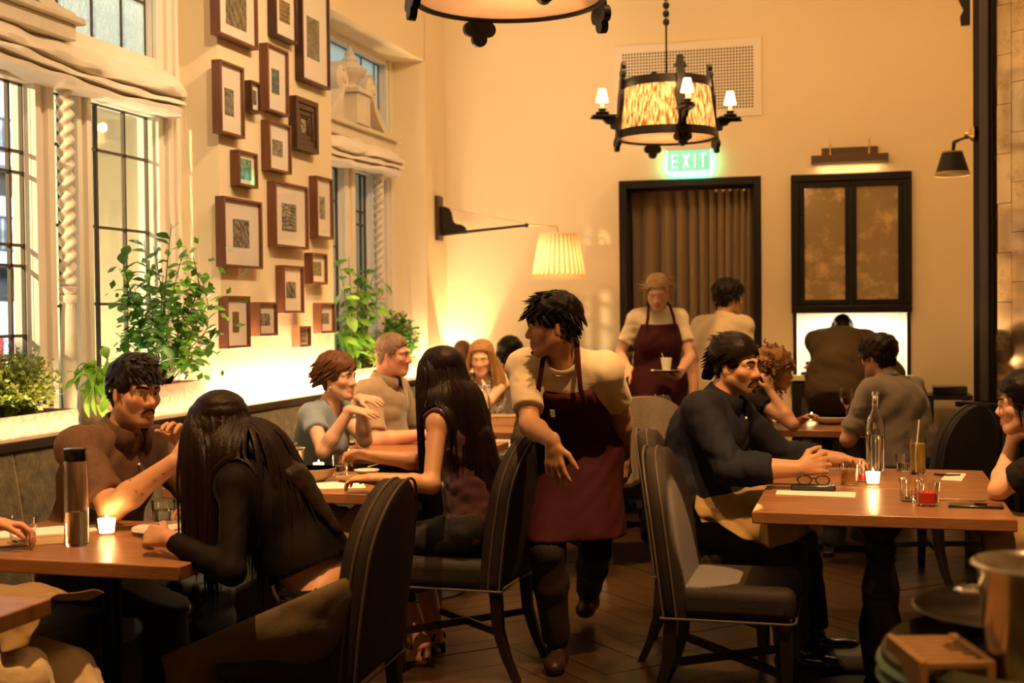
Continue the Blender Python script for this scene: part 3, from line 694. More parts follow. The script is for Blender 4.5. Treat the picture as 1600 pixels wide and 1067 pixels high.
table(-2.77, -1.87, 4.64, 5.30, 'walnut table with the steel bucket and teal bowl', base='cross')
table(-2.78, -1.87, 5.90, 6.70, 'walnut table in front of the woman in the blue top')
table(-2.82, -1.93, 7.22, 7.92, 'walnut table in front of the blonde woman at the back', base='cross')
table(-.38, .485, 4.50, 5.19, 'near walnut table at the right with the red drink')
table(-.37, .49, 5.20, 5.84, 'walnut table behind the near right one, carrying the clear bottle')
table(-.56, .14, 7.62, 8.28, 'small walnut table with the wide bowl near the service hatch', base='cross')

# ================================================================== chairs
def make_chair(fabric='chair_fabric', shared=None):
    root = empty('dining_chair')
    W, D, Z0, ZS, ZT = .235, .235, .355, .475, .945
    # seat: rounded box, domed top
    MB().bx(-W, W, -D + .06, D, Z0, ZS).build('seat', M(fabric), root, bevel=.038, segs=4)
    # arched back with a backward lean
    lean = math.tan(math.radians(7))
    out = [(-W + .005, Z0)] + [(-W + .005 - .008 * math.sin(math.pi * i / 8), Z0 + (ZT - .26 - Z0) * i / 8) for i in range(1, 9)]
    zc = ZT - .26
    out += [(-(W - .005) * math.cos(a), zc + .26 * math.sin(a)) for a in [math.pi * i / 20 for i in range(1, 20)]]
    out += [(-p[0], p[1]) for p in reversed(out[:9])]
    def slab(y0, y1, inset=0, bow=.028):
        m = MB(); n = len(out); vs = []; fs = []
        cxz = (0, .62); rings = [(y0, .0), (y0, 1.0), (y1, 1.0), (y1, 0.0)]
        for (y, k) in ((y0 - .012, .0), (y0 - .010, .45), (y0 - .004, .8), (y0, .94), (y0 + .012, 1.0), (y1 - .012, 1.0), (y1, .94), (y1 + .010, .8), (y1 + .022, .45), (y1 + .024, .0)):
            for (x, z) in out:
                X = cxz[0] + (x - cxz[0]) * k; Zz = cxz[1] + (z - cxz[1]) * k
                vs.append((X, y - (Zz - Z0) * lean + bow * (X / W) ** 2, Zz))
        R = 10
        for r in range(R - 1):
            for i in range(n): fs.append((r*n+i, r*n+(i+1)%n, (r+1)*n+(i+1)%n, (r+1)*n+i))
        m.add(vs, fs); return m
    bk = slab(-D - .015, -D + .075).build('backrest', M(fabric), root, smooth=60, weld=True)
    for yo in (-D - .016, -D + .030):
        pts = [(x * 1.006, yo - (z - Z0) * lean + .028 * (x / W) ** 2, z + (.002 if z > .6 else 0)) for x, z in out]
        MB().tube(pts, .0045, 6).build('piping', M('piping'), bk, smooth=True)
    MB().tube([(-W, -D, Z0 + .003), (-W, D - .02, Z0 + .003), (-W + .02, D, Z0 + .003), (W - .02, D, Z0 + .003), (W, D - .02, Z0 + .003), (W, -D, Z0 + .003), (-W, -D, Z0 + .003)], .0045, 6).build('piping', M('piping'), root, smooth=True)
    for sx in (-1, 1):
        for fy in (1, -1):
            x, y = sx * (W - .035), fy * (D - .035)
            x2, y2 = x + sx * .004, (y + .012 if fy > 0 else y - .085)
            m = MB(); a, b_ = .022, .016
            if fy < 0:
                lv = [(0, Z0 + .02, .023), (-.012, .2, .021), (-.045, .09, .018), (-.085, 0, .016)]
            else: lv = [(0, Z0 + .02, .024), (.004, .2, .020), (.008, 0, .015)]
            vs = []; fs = []
            for dy, z, r in lv:
                vs += [(x - r, y + dy - r, z), (x + r, y + dy - r, z), (x + r, y + dy + r, z), (x - r, y + dy + r, z)]
            for i in range(len(lv) - 1):
                for k in range(4): fs.append((i*4+k, i*4+(k+1)%4, i*4+4+(k+1)%4, i*4+4+k))
            fs += [(3, 2, 1, 0), tuple(len(vs) - 4 + k for k in range(4))]
            m.add(vs, fs); m.build('leg', M('espresso_wood'), root, bevel=.003)
    q = W - .04
    MB().bar((-q, -q - .012, .19), (q, q, .17), .018, .028).build('stretcher', M('espresso_wood'), root)
    MB().bar((q, -q - .012, .19), (-q, q, .17), .018, .0281).build('stretcher', M('espresso_wood'), root)
    return root
chair0 = make_chair(); chair_used = [False]
blk0 = make_chair('chair_black'); blk_used = [False]
def chair(x, y, deg, label, black=False):
    src, fl = (blk0, blk_used) if black else (chair0, chair_used)
    o = src if not fl[0] else copy_tree(src); fl[0] = True
    o.location = (x, y, 0); o.rotation_euler = (0, 0, math.radians(deg)); tag(o, label, 'chair', 'upholstered dining chairs'); return o
chair(-1.67, 3.66, 93, 'grey upholstered chair under the woman in sheer black, nearest the camera')
chair(-1.60, 5.03, 88, 'grey upholstered chair under the woman in the satin top')
chair(-.47, 4.74, -90, 'empty grey upholstered chair at the near right table')
chair(-.62, 5.44, -88, 'grey upholstered chair under the man in the navy shirt')
chair(.335, 7.24, 50, 'black upholstered chair behind the man in the grey shirt', True)
chair(-1.32, 7.55, 20, 'chair draped with a pale woven shawl behind the waiter')
chair(-1.62, 7.02, 12, 'grey chair of the diner hidden behind the waiter')
chair(-.90, 7.72, -80, 'chair of the curly-haired woman at the small table')

# ================================================================== picture wall
def print_mat(i, tint=(.42, .34, .22)):
    name = 'print_%d' % i; m = bpy.data.materials.new(name); m.use_nodes = True; nt = m.node_tree; b_ = nt.nodes['Principled BSDF']; L = nt.links
    tc = nd(nt, 'ShaderNodeTexCoord'); mp = nd(nt, 'ShaderNodeMapping'); mp.inputs['Location'].default_value = (i * 3.1, i * 1.7, i * 2.3); L.new(tc.outputs['Object'], mp.inputs[0])
    n1 = nd(nt, 'ShaderNodeTexNoise', Scale=26.0, Detail=7.0, Roughness=.7, Distortion=1.4); L.new(mp.outputs[0], n1.inputs['Vector'])
    wv = nd(nt, 'ShaderNodeTexWave', Scale=9.0 + i % 4 * 3, Distortion=6.0, Detail=3.0); L.new(mp.outputs[0], wv.inputs['Vector'])
    wv.wave_type = 'BANDS'; wv.bands_direction = 'DIAGONAL' if i % 3 == 0 else ('Z' if i % 3 == 1 else 'Y')
    mx = nd(nt, 'ShaderNodeMath', operation='MULTIPLY_ADD'); L.new(wv.outputs['Fac'], mx.inputs[0]); mx.inputs[1].default_value = .12; L.new(n1.outputs['Fac'], mx.inputs[2])
    cr = nd(nt, 'ShaderNodeValToRGB'); cr.color_ramp.elements[0].position = .42; cr.color_ramp.elements[1].position = .74
    cr.color_ramp.elements[0].color = (.016, .014, .010, 1); cr.color_ramp.elements[1].color = (*tint, 1); L.new(mx.outputs[0], cr.inputs[0])
    L.new(cr.outputs[0], b_.inputs['Base Color']); b_.inputs['Roughness'].default_value = .5; MATS[name] = m; return m
def _fglass(nt):
    a = nd(nt, 'ShaderNodeBsdfTransparent'); g = nd(nt, 'ShaderNodeBsdfGlossy', Roughness=.02)
    mx = nd(nt, 'ShaderNodeMixShader', Fac=.06); nt.links.new(a.outputs[0], mx.inputs[1]); nt.links.new(g.outputs[0], mx.inputs[2]); return mx.outputs[0]
special('picture_glass', _fglass)
# (y0, y1, z0, z1, print box as fractions of the opening, tint, label)
FR = [
 (5.712, 6.135, 2.835, 3.36, (.22, .78, .12, .62), (.36, .30, .16), 'large framed sepia photo at the top left of the picture wall'),
 (6.348, 6.623, 2.959, 3.32, (.25, .78, .25, .60), (.45, .30, .08), 'framed small golden picture at the top of the wall, second from left'),
 (6.686, 7.072, 2.781, 3.40, (.22, .70, .22, .62), (.34, .30, .18), 'tallest framed photo at the top right of the picture wall'),
 (5.719, 5.970, 2.352, 2.713, (.24, .66, .26, .66), (.40, .34, .24), 'tall framed street photo, second down at the left of the picture wall'),
 (6.242, 6.499, 2.539, 2.899, (.26, .66, .28, .68), (.16, .24, .26), 'tall framed bluish photo above the small square print'),
 (6.046, 6.163, 2.506, 2.667, (.14, .82, .22, .78), (.30, .25, .15), 'tiny dark-framed photo between two taller frames'),
 (6.590, 6.889, 2.379, 2.676, (.38, .68, .34, .66), (.62, .50, .32), 'ornate dark carved frame with a tiny picture'),
 (6.249, 6.521, 2.225, 2.494, (.20, .72, .30, .66), (.46, .40, .28), 'square framed landscape under the tall bluish photo'),
 (5.899, 6.109, 2.110, 2.292, (.10, .82, .16, .84), (.20, .55, .42), 'small framed picture with a green print'),
 (5.734, 6.151, 1.693, 2.044, (.27, .72, .28, .72), (.45, .38, .26), 'wide framed photo of an old house at the left'),
 (6.311, 6.733, 1.821, 2.176, (.24, .70, .24, .70), (.52, .46, .34), 'wide framed photo with crossing beams in the middle'),
 (6.854, 7.089, 1.897, 2.256, (.24, .62, .30, .70), (.55, .46, .32), 'tall framed faded photo at the right edge of the picture wall'),
 (6.399, 6.659, 1.461, 1.724, (.20, .72, .30, .68), (.46, .40, .28), 'square framed portrait below the crossing beams photo'),
 (6.775, 6.992, 1.628, 1.808, (.12, .76, .24, .76), (.34, .32, .12), 'small framed olive picture left of the window edge'),
 (5.749, 6.000, 1.286, 1.550, (.32, .62, .28, .72), (.36, .22, .06), 'framed narrow brown picture behind the ficus, lowest at the left'),
 (6.100, 6.317, 1.340, 1.520, (.16, .74, .28, .70), (.52, .47, .38), 'small framed black-and-white photo in the bottom row'),
 (6.593, 6.745, 1.269, 1.387, (.10, .90, .14, .86), (.62, .48, .34), 'smallest framed picture, lowest on the picture wall'),
 (6.886, 7.096, 1.341, 1.520, (.18, .74, .28, .70), (.45, .38, .26), 'small framed grey photo at the lower right of the picture wall')]
def picture(i, y0, y1, z0, z1, pr, tint, label):
    ornate = i == 6; D = .052; fwid = .014 if not ornate else .030
    root = empty('framed_picture', (WX + .002, (y0 + y1) / 2, z0), 0, label, 'picture frame', 'frames on the picture wall')
    h = z1 - z0; w_ = (y1 - y0) / 2; fm = M('frame_wood' if i not in (5, 6, 2, 1) else 'frame_dark')
    for nm, bb in (('frame_rail', (-w_, w_, 0, fwid)), ('frame_rail', (-w_, w_, h - fwid, h)), ('frame_stile', (-w_, -w_ + fwid, fwid, h - fwid)), ('frame_stile', (w_ - fwid, w_, fwid, h - fwid))):
        MB().bx(0, D, bb[0], bb[1], bb[2], bb[3]).build(nm, fm, root, bevel=.002)
    a = fwid
    if ornate:
        for k, (dd, ww) in enumerate(((.044, .035), (.036, .03), (.030, .012))):
            m = MB(); b_ = a + ww
            m.bx(0, dd, -w_ + a, w_ - a, a, b_).bx(0, dd, -w_ + a, w_ - a, h - b_, h - a).bx(0, dd, -w_ + a, -w_ + b_, b_, h - b_).bx(0, dd, w_ - b_, w_ - a, b_, h - b_)
            m.build('carved_step', M('frame_dark'), root, bevel=.004); a = b_
    MB().bx(.001, .034 if not ornate else .018, -w_ + a, w_ - a, a, h - a).build('mat_board', M('mat_board'), root)
    iw, ih = 2 * (w_ - a), h - 2 * a; x_ = .0345 if not ornate else .0185
    if ornate: pr = (.05, .95, .05, .95)
    MB().bx(x_ - .001, x_ + .0012, -w_ + a + iw * pr[0], -w_ + a + iw * pr[1], a + ih * pr[2], a + ih * pr[3]).build('print', print_mat(i, tint), root)
    if not ornate: MB().bx(.044, .046, -w_ + a, w_ - a, a, h - a).build('glazing', M('picture_glass'), root)
for i, f in enumerate(FR): picture(i, *f)

# ================================================================== chandeliers
mat('rattan', (.62, .40, .16), .7, var=(30, (.34, .19, .06), 1.4), bump=(60, .4), stretch=(1, 1, .35))
def _woven(nt):
    tc = nd(nt, 'ShaderNodeTexCoord')
    mp = nd(nt, 'ShaderNodeMapping'); mp.inputs['Scale'].default_value = (75, 75, 14); nt.links.new(tc.outputs['Object'], mp.inputs[0])
    n = nd(nt, 'ShaderNodeTexNoise', Scale=1.0, Detail=2.0); nt.links.new(mp.outputs[0], n.inputs['Vector'])
    cr = nd(nt, 'ShaderNodeValToRGB'); cr.color_ramp.elements[0].position = .4; cr.color_ramp.elements[1].position = .62
    cr.color_ramp.elements[0].color = (.20, .10, .03, 1); cr.color_ramp.elements[1].color = (.80, .60, .32, 1); nt.links.new(n.outputs[0], cr.inputs[0])
    t = nd(nt, 'ShaderNodeBsdfTranslucent'); d = nd(nt, 'ShaderNodeBsdfDiffuse'); nt.links.new(cr.outputs[0], t.inputs[0]); nt.links.new(cr.outputs[0], d.inputs[0])
    mx = nd(nt, 'ShaderNodeMixShader', Fac=.55); nt.links.new(t.outputs[0], mx.inputs[1]); nt.links.new(d.outputs[0], mx.inputs[2]); return mx.outputs[0]
special('woven_shade', _woven)
def _diff(nt):
    t = nd(nt, 'ShaderNodeBsdfTranslucent', Color=(.85, .68, .52, 1)); d = nd(nt, 'ShaderNodeBsdfDiffuse', Color=(.8, .66, .5, 1))
    mx = nd(nt, 'ShaderNodeMixShader', Fac=.5); nt.links.new(t.outputs[0], mx.inputs[1]); nt.links.new(d.outputs[0], mx.inputs[2]); return mx.outputs[0]
special('diffuser', _diff)
mat('candle_shade', (.95, .82, .6), .7, emis=(1, .66, .30), estr=2.6)
mat('candle_wax', (.9, .75, .5), .5, emis=(1, .6, .25), estr=.8)
def chandelier(cx, cy, zb, a0, label, power):
    root = empty('chandelier', (cx, cy, zb), a0, label, 'chandelier', 'drum chandeliers')
    R0, R1, H = .305, .272, .36
    n = 72; m = MB(); vs = []; fs = []
    for j, (r, z) in enumerate(((R0 - .008, .05), (R1 - .008, H - .05))):
        for i in range(n): a = 2 * math.pi * i / n; k = r + (.004 if i % 2 else 0); vs.append((k * math.cos(a), k * math.sin(a), z))
    for i in range(n): fs.append((i, (i + 1) % n, n + (i + 1) % n, n + i))
    m.add(vs, fs); m.build('woven_drum', M('woven_shade'), root, smooth=False)
    MB().lathe([(R0 - .012, .004), (R0, 0), (R0 + .004, .003), (R0 - .001, .052), (R0 - .010, .052), (R0 - .012, .004)], (0, 0, 0), 48, closed=True).build('bottom_band', M('black_iron'), root, smooth=40)
    MB().lathe([(R1 - .006, H - .052), (R1 + .004, H - .052), (R1, H), (R1 - .010, H), (R1 - .006, H - .052)], (0, 0, 0), 48, closed=True).build('top_band', M('black_iron'), root, smooth=40)
    MB().lathe([(0, .012), (R0 - .014, .012), (R0 - .014, .016), (0, .016)], (0, 0, 0), 48).build('diffuser_disc', M('diffuser'), root)
    up = MB()
    def disc(m_, x, z, r, y0=-.012, y1=.012):
        m_.lathe([(r, y0), (r, y1)], (x, 0, z), 18, Matrix.Rotation(math.pi / 2, 3, 'X') if False else Matrix(((1, 0, 0), (0, 0, -1), (0, 1, 0))))
    # board lies in local xz, thickness along y (radial direction)
    disc(up, 0, -.055, .026); disc(up, -.030, -.022, .026); disc(up, .030, -.022, .026)
    up.bx(-.028, .028, -.012, .012, -.03, .05)
    prof = [(.026, .04), (.020, .10), (.026, .17), (.038, .24), (.034, .27), (.022, .30), (.026, .36), (.018, .38), (.040, .395), (.034, .415), (.018, .43), (.024, .45), (.012, .47)]
    up.ext([(-x, z) for x, z in prof] + [(x, z) for x, z in reversed(prof)], (0, -.012, 0), (1, 0, 0), (0, 0, 1), (0, .024, 0))
    up_me = up.mesh('upright', M('black_iron'))
    ar = MB()
    ar.ext([(0, .03), (0, .13), (.17, .13), (.175, .118), (.10, .115), (.075, .09), (.05, .085), (.045, .06), (.02, .055)], (-.012, 0, 0), (0, 1, 0), (0, 0, 1), (.024, 0, 0))
    ar.ext([(-.05, .02), (.05, .02), (.03, .16), (-.03, .16)], (0, 0, .13), (1, 0, 0), (0, 1, 0), (0, 0, .012))
    ar.lathe([(.018, 0), (.04, .01), (.042, .02), (.02, .026), (.022, .034), (.028, .038), (.018, .044)], (0, .10, .14), 18)
    ar_me = ar.mesh('arm', M('black_iron'), smooth=35)
    ca_me = MB().lathe([(.011, .182), (.011, .225)], (0, .10, 0), 12).mesh('candle', M('candle_wax'))
    sh_me = MB().lathe([(.040, .222), (.022, .302), (.0215, .302), (.0385, .222)], (0, .10, 0), 22, closed=True).mesh('candle_shade', M('candle_shade'), smooth=60)
    for k in range(4):
        a = k * math.pi / 2; rz = a - math.pi / 2
        def put(nm, me, r, parent=root, tilt=0):
            o = bpy.data.objects.new(nm, me); link(o, parent)
            o.location = (r * math.cos(a), r * math.sin(a), 0); o.rotation_euler = (0, 0, rz); return o
        put('upright', up_me, R0 + .008).rotation_euler = (math.radians(5.0), 0, rz)
        arm = put('arm', ar_me, R0 + .004); 
        for nm, me in (('candle', ca_me), ('candle_shade', sh_me)):
            o = bpy.data.objects.new(nm, me); link(o, arm)
        a2 = a + a0; point('candle_glow', (cx + (R0 + .13) * math.cos(a2), cy + (R0 + .13) * math.sin(a2), zb + .33), power * .18, WARM2, .03)
    for k in range(4):
        a = k * math.pi / 2; MB().tube([(R1 * math.cos(a), R1 * math.sin(a), H - .02), (0, 0, H - .01)], .006, 6).build('spider_bar', M('black_iron'), root)
    MB().tube([(0, 0, H - .02), (0, 0, .70)], .006, 8).build('rod', M('black_iron'), root)
    z = .72; bead = MB().sph((0, 0, 0), .021, 14, sc=(1, 1, 1.15)).mesh('bead', M('black_iron'), smooth=80)
    while zb + z < CEIL - .05:
        o = bpy.data.objects.new('bead', bead); link(o, root); o.location = (0, 0, z); z += .051
    MB().lathe([(.01, 0), (.06, .02), (.065, .04)], (0, 0, CEIL - zb - .042), 20).build('ceiling_rose', M('black_iron'), root, smooth=40)
    point('chandelier_bulb', (cx, cy, zb + .17), power, (1, .72, .42), .05)
chandelier(-1.17, 7.90, 2.51, math.radians(-64.6), 'black iron drum chandelier with candle arms hanging before the vent grille', 8)
chandelier(-1.08, 3.93, 2.435, math.radians(-55.6), 'black iron drum chandelier cut off by the top edge of the photo', 8)

# ================================================================== swing-arm wall lamp
def _pleat(nt):
    t = nd(nt, 'ShaderNodeBsdfTranslucent', Color=(.95, .76, .46, 1)); d = nd(nt, 'ShaderNodeBsdfDiffuse', Color=(.8, .62, .36, 1))
    mx = nd(nt, 'ShaderNodeMixShader', Fac=.4); nt.links.new(t.outputs[0], mx.inputs[1]); nt.links.new(d.outputs[0], mx.inputs[2]); return mx.outputs[0]
special('pleated_shade', _pleat)
def _pleat2(nt):
    t = nd(nt, 'ShaderNodeBsdfTranslucent', Color=(.62, .38, .15, 1)); d = nd(nt, 'ShaderNodeBsdfDiffuse', Color=(.62, .44, .22, 1))
    mx = nd(nt, 'ShaderNodeMixShader', Fac=.6); nt.links.new(t.outputs[0], mx.inputs[1]); nt.links.new(d.outputs[0], mx.inputs[2]); return mx.outputs[0]
special('pleat_dark', _pleat2)  # darker cloth copy for grooves: doubled fabric, with pleat shading put into the colour
def swing_lamp():
    y = 9.17
    root = empty('swing_arm_lamp', (WX, y, 2.0), 0, 'swing-arm wall lamp with a pleated glowing shade on a long thin arm', 'wall lamp'); inv = Matrix.Translation((-WX, -y, -2.0))
    def p(o): o.matrix_parent_inverse = inv; return o
    p(MB().bx(WX + .001, WX + .03, y - .06, y + .06, 2.0, 2.335).build('wall_plate', M('frame_dark'), root, bevel=.005))
    s = [(.0, .0), (.20, .0), (.205, .02), (.19, .05), (.16, .07), (.125, .075), (.10, .09), (.09, .12), (.085, .16), (.065, .195), (.03, .21), (0, .21)]
    p(MB().ext(s, (WX + .03, y - .012, 2.045), (1, 0, 0), (0, 0, 1), (0, .024, 0)).build('scroll_bracket', M('espresso_wood'), root, bevel=.003))
    A = Vector((WX + .04, y, 2.045)); B = Vector(at(823, 352, 8.98)); C_ = Vector(at(858, 353, 8.93)); S = Vector(at(872.5, 366, 8.9))
    p(MB().tube([A, B], [.012, .009], 8).build('arm', M('black_iron'), root, smooth=True)); p(MB().sph(B, .016, 10).build('pivot', M('black_iron'), root, smooth=True))
    p(MB().tube([B, C_, (C_ + S) / 2 + Vector((.022, 0, .024)), S], .006, 8).build('wire_arm', M('brass'), root, smooth=True))
    p(MB().tube([(WX + .06, y, 2.245), B + Vector((0, 0, .012))], .0016, 5).build('stay_wire', M('brass'), root))
    n = 120; h = .29; vs = []; fs = []; rows = [(0, .133), (-.02, .134), (-.15, .158), (-.255, .177), (-.28, .18)]
    for z, r in rows:
        for i in range(n): a = 2 * math.pi * i / n; k = r + (.005 if i % 4 < 2 else -.004); vs.append((S.x + k * math.cos(a), S.y + k * math.sin(a), S.z + z))
    for j in range(len(rows) - 1):
        for i in range(n): fs.append((j*n+i, j*n+(i+1)%n, (j+1)*n+(i+1)%n, (j+1)*n+i))
    pm = MB().add(vs, fs); pm.m = [1 if (k % n) % 4 in (2, 3) else 0 for k in range(len(fs))]
    p(pm.build('pleated_shade', [M('pleated_shade'), M('pleat_dark')], root))
    fr = MB()
    for i in range(90):
        a = 2 * math.pi * i / 90; r = .181; fr.bx(S.x + r*math.cos(a) - .003, S.x + r*math.cos(a) + .003, S.y + r*math.sin(a) - .003, S.y + r*math.sin(a) + .003, S.z - .308, S.z - .278)
    o = p(fr.build('fringe', M('pleated_shade'), root)); o['kind'] = 'stuff'
    p(MB().lathe([(.134, -.002), (.138, 0), (.134, .006), (.13, 0), (.134, -.002)], tuple(S), 40, closed=True).build('top_ring', M('shade_cloth'), root))
    p(MB().tube([S, S - Vector((0, 0, .10))], .012, 8).build('socket', M('brass'), root)); p(MB().sph(S - Vector((0, 0, .14)), .03, 12).build('bulb', mat('bulb', (1, .9, .7), .4, emis=(1, .75, .42), estr=5), root, smooth=True))
    point('swing_lamp_light', tuple(S - Vector((0, 0, .19))), 4, (1, .72, .40), .04)
swing_lamp()
def sconce():
    P = Vector((.545, 7.52, 2.37)); T = Vector(at(1488, 237, 7.42))
    root = empty('wall_sconce', tuple(P), 0, 'brass wall sconce with a black shade on the mirrored pilaster', 'wall lamp'); inv = Matrix.Translation(-P)
    def p(o): o.matrix_parent_inverse = inv; return o
    bp = Vector((.592, 7.60, float(at(1526.5, 221, 7.47)[2])))
    p(MB().lathe([(.0, .05), (.012, .048), (.018, .03), (.034, .016), (.046, 0), (0, 0)][::-1], tuple(bp), 20, Matrix.Rotation(-math.pi / 2, 3, 'Y')).build('back_plate', M('brass'), root, smooth=40))
    mid = Vector(at(1491, 222, 7.42))
    p(MB().tube([bp, bp.lerp(mid, .3), bp.lerp(mid, .5), bp.lerp(mid, .9), mid], [.008, .014, .007, .011, .010], 10).build('arm', mat('dark_bronze', (.05, .03, .015), .35, .8), root, smooth=True))
    p(MB().tube([mid, T + Vector((0, 0, -.02))], [.012, .008], 8).build('shade_holder', M('dark_bronze'), root, smooth=True))
    sh = MB(); sh.lathe([(.056, 0), (.098, -.135), (.096, -.135), (.054, 0), (.056, 0)], tuple(T), 36, closed=True)
    s = p(sh.build('lamp_shade', mat('black_shade', (.02, .018, .014), .6), root, smooth=40))
    MB().lathe([(.0955, -.118), (.1005, -.136), (.098, -.138), (.0935, -.118), (.0955, -.118)], tuple(T), 36, closed=True).build('gold_trim', mat('gold_trim', (.45, .28, .09), .5), s)
    MB().lathe([(.0585, -.012), (.058, .002), (.055, .002), (.055, -.012), (.0585, -.012)], tuple(T), 36, closed=True).build('gold_trim', M('gold_trim'), s)
    point('sconce_light', tuple(T - Vector((0, 0, .10))), 2.5, WARM, .02)
sconce()
br = Vector(at(1516, 38, 7.45))
o = MB().ext([(0, 0), (-.05, 0), (-.055, .05), (-.035, .09), (-.055, .13), (-.07, .17), (-.04, .22), (-.04, .5), (0, .5)], tuple(br), (1, 0, 0), (0, 0, 1), (0, .04, 0)).build('iron_bracket', M('black_iron'), bevel=.003)
o.location = (0, 0, 0); tag(o, 'black carved bracket at the top right, on the pilaster edge', 'bracket')

# ================================================================== planters and plants
mat('planter_stone', (.24, .12, .06), .85, var=(38, (.46, .30, .19), 1.3), bump=(60, .5))
def leaf_mat(name, c1, c2):
    def f(nt):
        tc = nd(nt, 'ShaderNodeTexCoord'); n = nd(nt, 'ShaderNodeTexNoise', Scale=14.0, Detail=3.0); nt.links.new(tc.outputs['Object'], n.inputs['Vector'])
        cr = nd(nt, 'ShaderNodeValToRGB'); cr.color_ramp.elements[0].position = .35; cr.color_ramp.elements[1].position = .65; cr.color_ramp.elements[0].color = (*c1, 1); cr.color_ramp.elements[1].color = (*c2, 1); nt.links.new(n.outputs[0], cr.inputs[0])
        p = nd(nt, 'ShaderNodeBsdfPrincipled', Roughness=.4); t = nd(nt, 'ShaderNodeBsdfTranslucent'); nt.links.new(cr.outputs[0], p.inputs['Base Color']); nt.links.new(cr.outputs[0], t.inputs[0])
        mx = nd(nt, 'ShaderNodeMixShader', Fac=.38); nt.links.new(p.outputs[0], mx.inputs[1]); nt.links.new(t.outputs[0], mx.inputs[2]); return mx.outputs[0]
    special(name, f)
leaf_mat('leaf_dark', (.035, .105, .012), (.070, .18, .022)); leaf_mat('leaf_light', (.16, .33, .03), (.26, .44, .06)); leaf_mat('leaf_mid', (.075, .22, .020), (.13, .32, .035)); leaf_mat('leaf_yellow', (.36, .40, .06), (.24, .32, .04))
mat('stem_brown', (.11, .06, .03), .7); mat('stem_green', (.10, .15, .03), .6)
def planter(y0, y1, z1, label, x0=-3.285, x1=-3.125):
    root = empty('planter_box', ((x0 + x1) / 2, (y0 + y1) / 2, .932), 0, label, 'planter'); w_, d_, h = (x1 - x0) / 2, (y1 - y0) / 2, z1 - .932; t = .012
    m = MB(); m.bx(-w_, w_, -d_, d_, 0, .02).bx(-w_, -w_ + t, -d_, d_, .02, h).bx(w_ - t, w_, -d_, d_, .02, h).bx(-w_ + t, w_ - t, -d_, -d_ + t, .02, h).bx(-w_ + t, w_ - t, d_ - t, d_, .02, h)
    m.build('box', M('planter_stone'), root); MB().bx(-w_ + t, w_ - t, -d_ + t, d_ - t, .02, h - .015).build('soil', M('soil'), root)
planter(3.9, 4.60, 1.075, 'low speckled stone planter at the left edge, holding a yellow-green shrub')
planter(4.86, 5.66, 1.135, 'long speckled stone planter holding the tall ficus')
planter(7.35, 8.15, 1.10, 'speckled stone planter in the far window, behind the older man')
planter(8.20, 8.76, 1.14, 'speckled stone planter in the far window, nearest the corner')
def leaf_mesh(name, L, w_, m_, droop=.15):
    pts = [(0, 0), (.25, .62), (.5, 1.0), (.72, .78), (.9, .32), (1.0, 0)]; vs = []; fs = []
    for t, k in pts: vs += [(-w_ * k / 2, t * L, -droop * L * t * t + .10 * w_ * k), (0, t * L, -droop * L * t * t), (w_ * k / 2, t * L, -droop * L * t * t + .10 * w_ * k)]
    for i in range(len(pts) - 1): fs += [(3*i, 3*i+1, 3*i+4, 3*i+3), (3*i+1, 3*i+2, 3*i+5, 3*i+4)]
    me = bpy.data.meshes.new(name); me.from_pydata(vs, [], fs); me.materials.append(M(m_)); shade(me, 80); return me
def orient(d, rnd, up=Vector((0, 0, 1))):
    d = d.normalized(); x = d.cross(up)
    if x.length < .05: x = Vector((1, 0, 0))
    x.normalize(); z = x.cross(d); R_ = Matrix((x, d, z)).transposed().to_4x4()
    return R_ @ Matrix.Rotation(rnd.uniform(-.6, .6), 4, 'Y')
def plant(name, base, stems, meshes, per, label, seed, smat, xlim=(-3.29, -2.90), stem_r=.004, droop=0.0, start=.25, cap=300, jit=.9):
    """stems: tip positions; leaves alternate along each stem"""
    rnd = random.Random(seed); base = Vector(base); root = empty(name, tuple(base), 0, label, 'plant'); sm = MB(); cnt = 0
    for tip in stems:
        b0 = base + Vector((rnd.uniform(-.02, .02), rnd.uniform(-.05, .05), 0)); tip = Vector(tip)
        mid = b0.lerp(tip, .5) + Vector((rnd.uniform(-.03, .03), rnd.uniform(-.05, .05), .05)); pts = []
        for i in range(9):
            t = i / 8; q = b0.lerp(mid, t).lerp(mid.lerp(tip, t), t); q.z -= droop * max(0, t - .6) ** 2; q.x = min(max(q.x, xlim[0]), xlim[1]); pts.append(q - base)
        sm.tube(pts, [stem_r * (1 - .6 * i / 8) for i in range(9)], 5)
        for k in range(per):
            t = start + (1 - start) * (k + rnd.random() * .6) / per; i = min(7, int(t * 8)); q = pts[i].lerp(pts[i+1], t * 8 - i) if t < 1 else pts[8]
            ax = (pts[i+1] - pts[i]).normalized(); r = Vector((rnd.gauss(0, 1), rnd.gauss(0, 1), rnd.gauss(0, .5))); d = (r - ax * r.dot(ax)).normalized() * jit + ax * .5 - Vector((0, 0, droop * 1.2))
            if q.x + base.x + d.normalized().x * .06 < xlim[0]: d.x = abs(d.x)
            o = bpy.data.objects.new('leaf', rnd.choice(meshes)); link(o, root); s_ = rnd.uniform(.7, 1.2)
            o.matrix_local = Matrix.Translation(q) @ orient(d, rnd) @ Matrix.Scale(s_, 4); cnt += 1
    sm.build('stem', M(smat), root, smooth=True); return root
